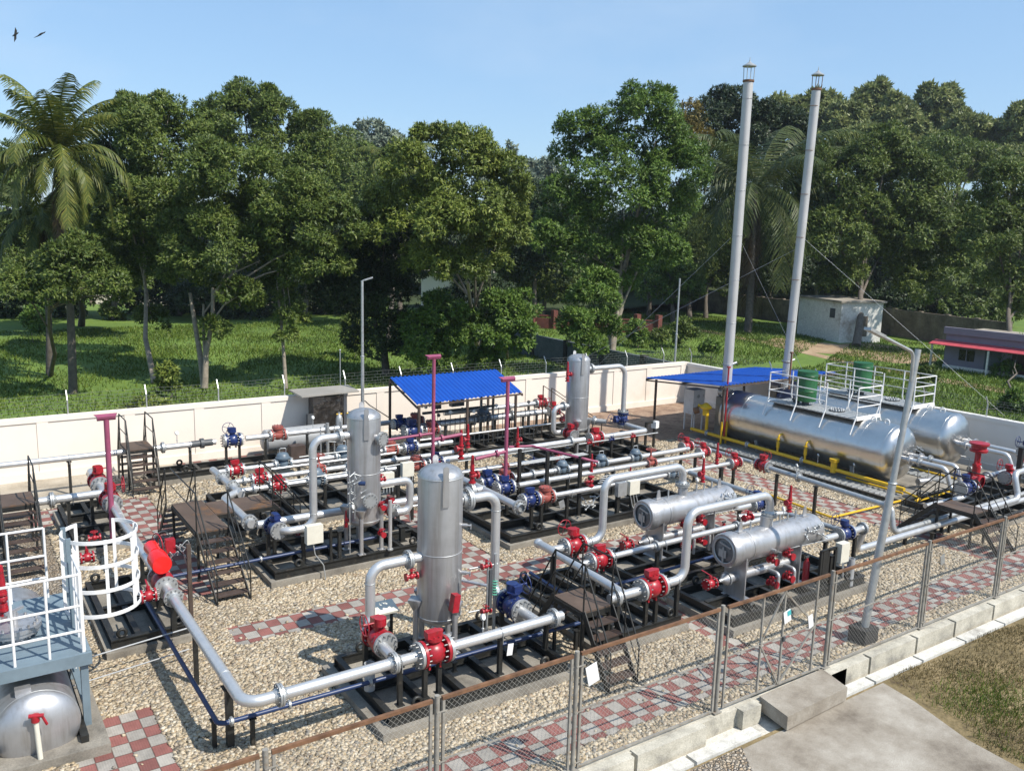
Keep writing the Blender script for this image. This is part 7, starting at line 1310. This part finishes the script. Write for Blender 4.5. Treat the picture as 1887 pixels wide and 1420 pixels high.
palm('coconut palm whose fronds show behind the feathery tree', (715, 640), (735, 300), 62, 16, 3.6, 8, .16, 1.0, 1.8, dry=1)
# ================================================================== GRASS, LITTER
def blades(name, rng, n, xr, yr, h, w_, z0, m, keep=None, clump=.5):
    x = xr[0]+(xr[1]-xr[0])*rng.random(n); y = yr[0]+(yr[1]-yr[0])*rng.random(n); 
    if keep is not None: k = keep(x, y, rng); x, y = x[k], y[k]
    n = len(x); hh = h*(.4+.9*rng.random(n)); a = rng.random(n)*6.28; lx, ly = rng.normal(size=n)*.45*hh, rng.normal(size=n)*.45*hh; dx, dy = np.cos(a)*w_, np.sin(a)*w_; z = np.full(n, z0)
    v = np.stack([np.stack([x-dx, y-dy, z], 1), np.stack([x+dx, y+dy, z], 1), np.stack([x+dx*.4+lx, y+dy*.4+ly, z+hh], 1), np.stack([x-dx*.4+lx, y-dy*.4+ly, z+hh], 1)], 1).reshape(-1, 3)
    o = mesh_np(name, v, np.arange(n*4).reshape(-1, 4), m, None); o['kind'] = 'stuff'; return o
rng = np.random.default_rng(2)
def patch(x, y, s): return np.sin(x*s+1.3*np.sin(y*s*.7))*np.sin(y*s*.9+1.7*np.sin(x*s*.6))
blades('grass', rng, 230000, (-6, 62), (28.2, 66), .15, .028, -.03, 'blade', lambda x, y, r: ((x < 30.2) | (y > 30) | (x > 31)) & (np.abs(y-(33.2+.5*np.maximum(0, x-44))) > 1.1) & (r.random(len(x)) < .55+.45*patch(x, y, .5)))
blades('grass', rng, 60000, (29.9, 52), (6, 30), .15, .025, -.03, 'blade', lambda x, y, r: r.random(len(x)) < .8)
blades('dry_grass', rng, 150000, (10.8, 30), (0.5, 8.05), .055, .006, GZ, 'dryblade', lambda x, y, r: ((x > 13.55-(7.1-np.minimum(y, 7.1))*.1+.25*np.sin(y*3)+.1*r.normal(size=len(x)))) & (y < 7.95+.08*np.sin(x*2.3)) & ((x > 13.75) | (y < 7.3)) & (r.random(len(x)) < .45+.75*patch(x, y, 1.3)))
blades('green_grass', rng, 22000, (13.3, 18), (3.5, 7.45), .09, .006, GZ, 'blade', lambda x, y, r: (x > 13.6) & (np.exp(-(((x-14.6)/.9)**2+((y-6.6)/.7)**2)) > r.random(len(x))) | (np.abs(x-13.3-.1*(y-5.0)) < .1) & (y < 6.2) & (r.random(len(x)) < .5))
# loose pebbles over the gravel bed
def pebbles(rng, n, xr, yr, s):
    x = xr[0]+(xr[1]-xr[0])*rng.random(n); y = yr[0]+(yr[1]-yr[0])*rng.random(n); k = np.ones(n, bool)
    for (x0, x1, y0, y1) in list(PATHS)+list(PADS.values()):
        e = .02+.05*np.abs(np.sin(x*4.1+y*3.3)); k &= ~((x > x0+e*.2) & (x < x1-e*.2) & (y > y0+e*.3) & (y < y1-e*.3))
    k &= ~((x > 4.2) & (x < 9.6) & (y > 26.4)) & ~((x < 3.6) & (y > 24.6)) & ~((x > 17.6) & (y > 22.8)) & ~((x > 20.2) & (y > 22.5))
    k |= rng.random(len(x)) < .002
    x, y = x[k], y[k]; n = len(x); sz = s*(.6+.8*rng.random(n)**1.3)[:, None]*(.75+.5*rng.random((n, 3)))*np.array([1, .85, .62])
    cb = np.array([(i, j, q) for i in (-1, 1) for j in (-1, 1) for q in (-1, 1)], float)*.5; v = cb[None]*sz[:, None, :]*(1+.35*(rng.random((n, 8, 3))-.5))
    a = rng.random(n)*6.28; ti = rng.normal(size=n)*.25; c, s_ = np.cos(a)[:, None], np.sin(a)[:, None]; X_ = v[..., 0]*c-v[..., 1]*s_; Y_ = v[..., 0]*s_+v[..., 1]*c; Z_ = v[..., 2]+X_*ti[:, None]
    v = np.stack([X_+x[:, None], Y_+y[:, None], Z_+(sz[:, 2]*.22+.012*rng.random(n))[:, None]], 2).reshape(-1, 3)
    f = np.array([(0, 1, 3, 2), (4, 6, 7, 5), (0, 4, 5, 1), (2, 3, 7, 6), (0, 2, 6, 4), (1, 5, 7, 3)]); f = (np.arange(n)[:, None, None]*8+f[None]).reshape(-1, 4)
    o = mesh_np('gravel_stones', v, f, 'stones', None); o.data.polygons.foreach_set('use_smooth', np.ones(len(f), bool)); o['kind'] = 'stuff'; return o
pebbles(rng, 400000, (-1.5, 24.5), (8.66, 18.6), .046); pebbles(rng, 120000, (2, 24.5), (18.6, 27.0), .06)
# birds
for lab, p, s, rl in (('dark bird gliding at the upper left, nearer the edge', (28, 64), 1.0, .5), ('dark bird with slanted wings right of the first bird', (74, 64), .9, -.5)):
    c = at(p[0], p[1], d=60); t = thing('bird', lab, 'bird', tuple(c)); b = MB(); e = RT*.25; u_ = UP
    b.tube([c-RT*.2-u_*.12, c, c+RT*.16+u_*.1, c+RT*.24+u_*.14], [.02, .07, .05, .01], 8); part('body', b, 'bird', t)
    d = (RT*math.cos(rl+1.0)+UP*math.sin(rl+1.0)); q = FW*.05
    for sg in (-1, 1): b = MB(); b.ext([c-RT*.08, c+RT*.08, c+d*sg*.28*s+RT*.1, c+d*sg*.52*s-RT*.04], FW*.02); part('wing', b, 'bird', t)
# ================================================================== AIR
b = MB(); b.bb((-160, -40, -2.0), (360, 360, 62)); hz_ = part('haze', b, 'white'); hz_['kind'] = 'stuff'
m, n, l, pb = mat('haze_air'); n.remove(pb); pv = n.new('ShaderNodeVolumePrincipled'); pv.inputs['Color'].default_value = (.80, .90, 1.0, 1); pv.inputs['Density'].default_value = HAZE; pv.inputs['Anisotropy'].default_value = .2
l.new(pv.outputs[0], n['Material Output'].inputs['Volume']); hz_.data.materials.clear(); hz_.data.materials.append(m)
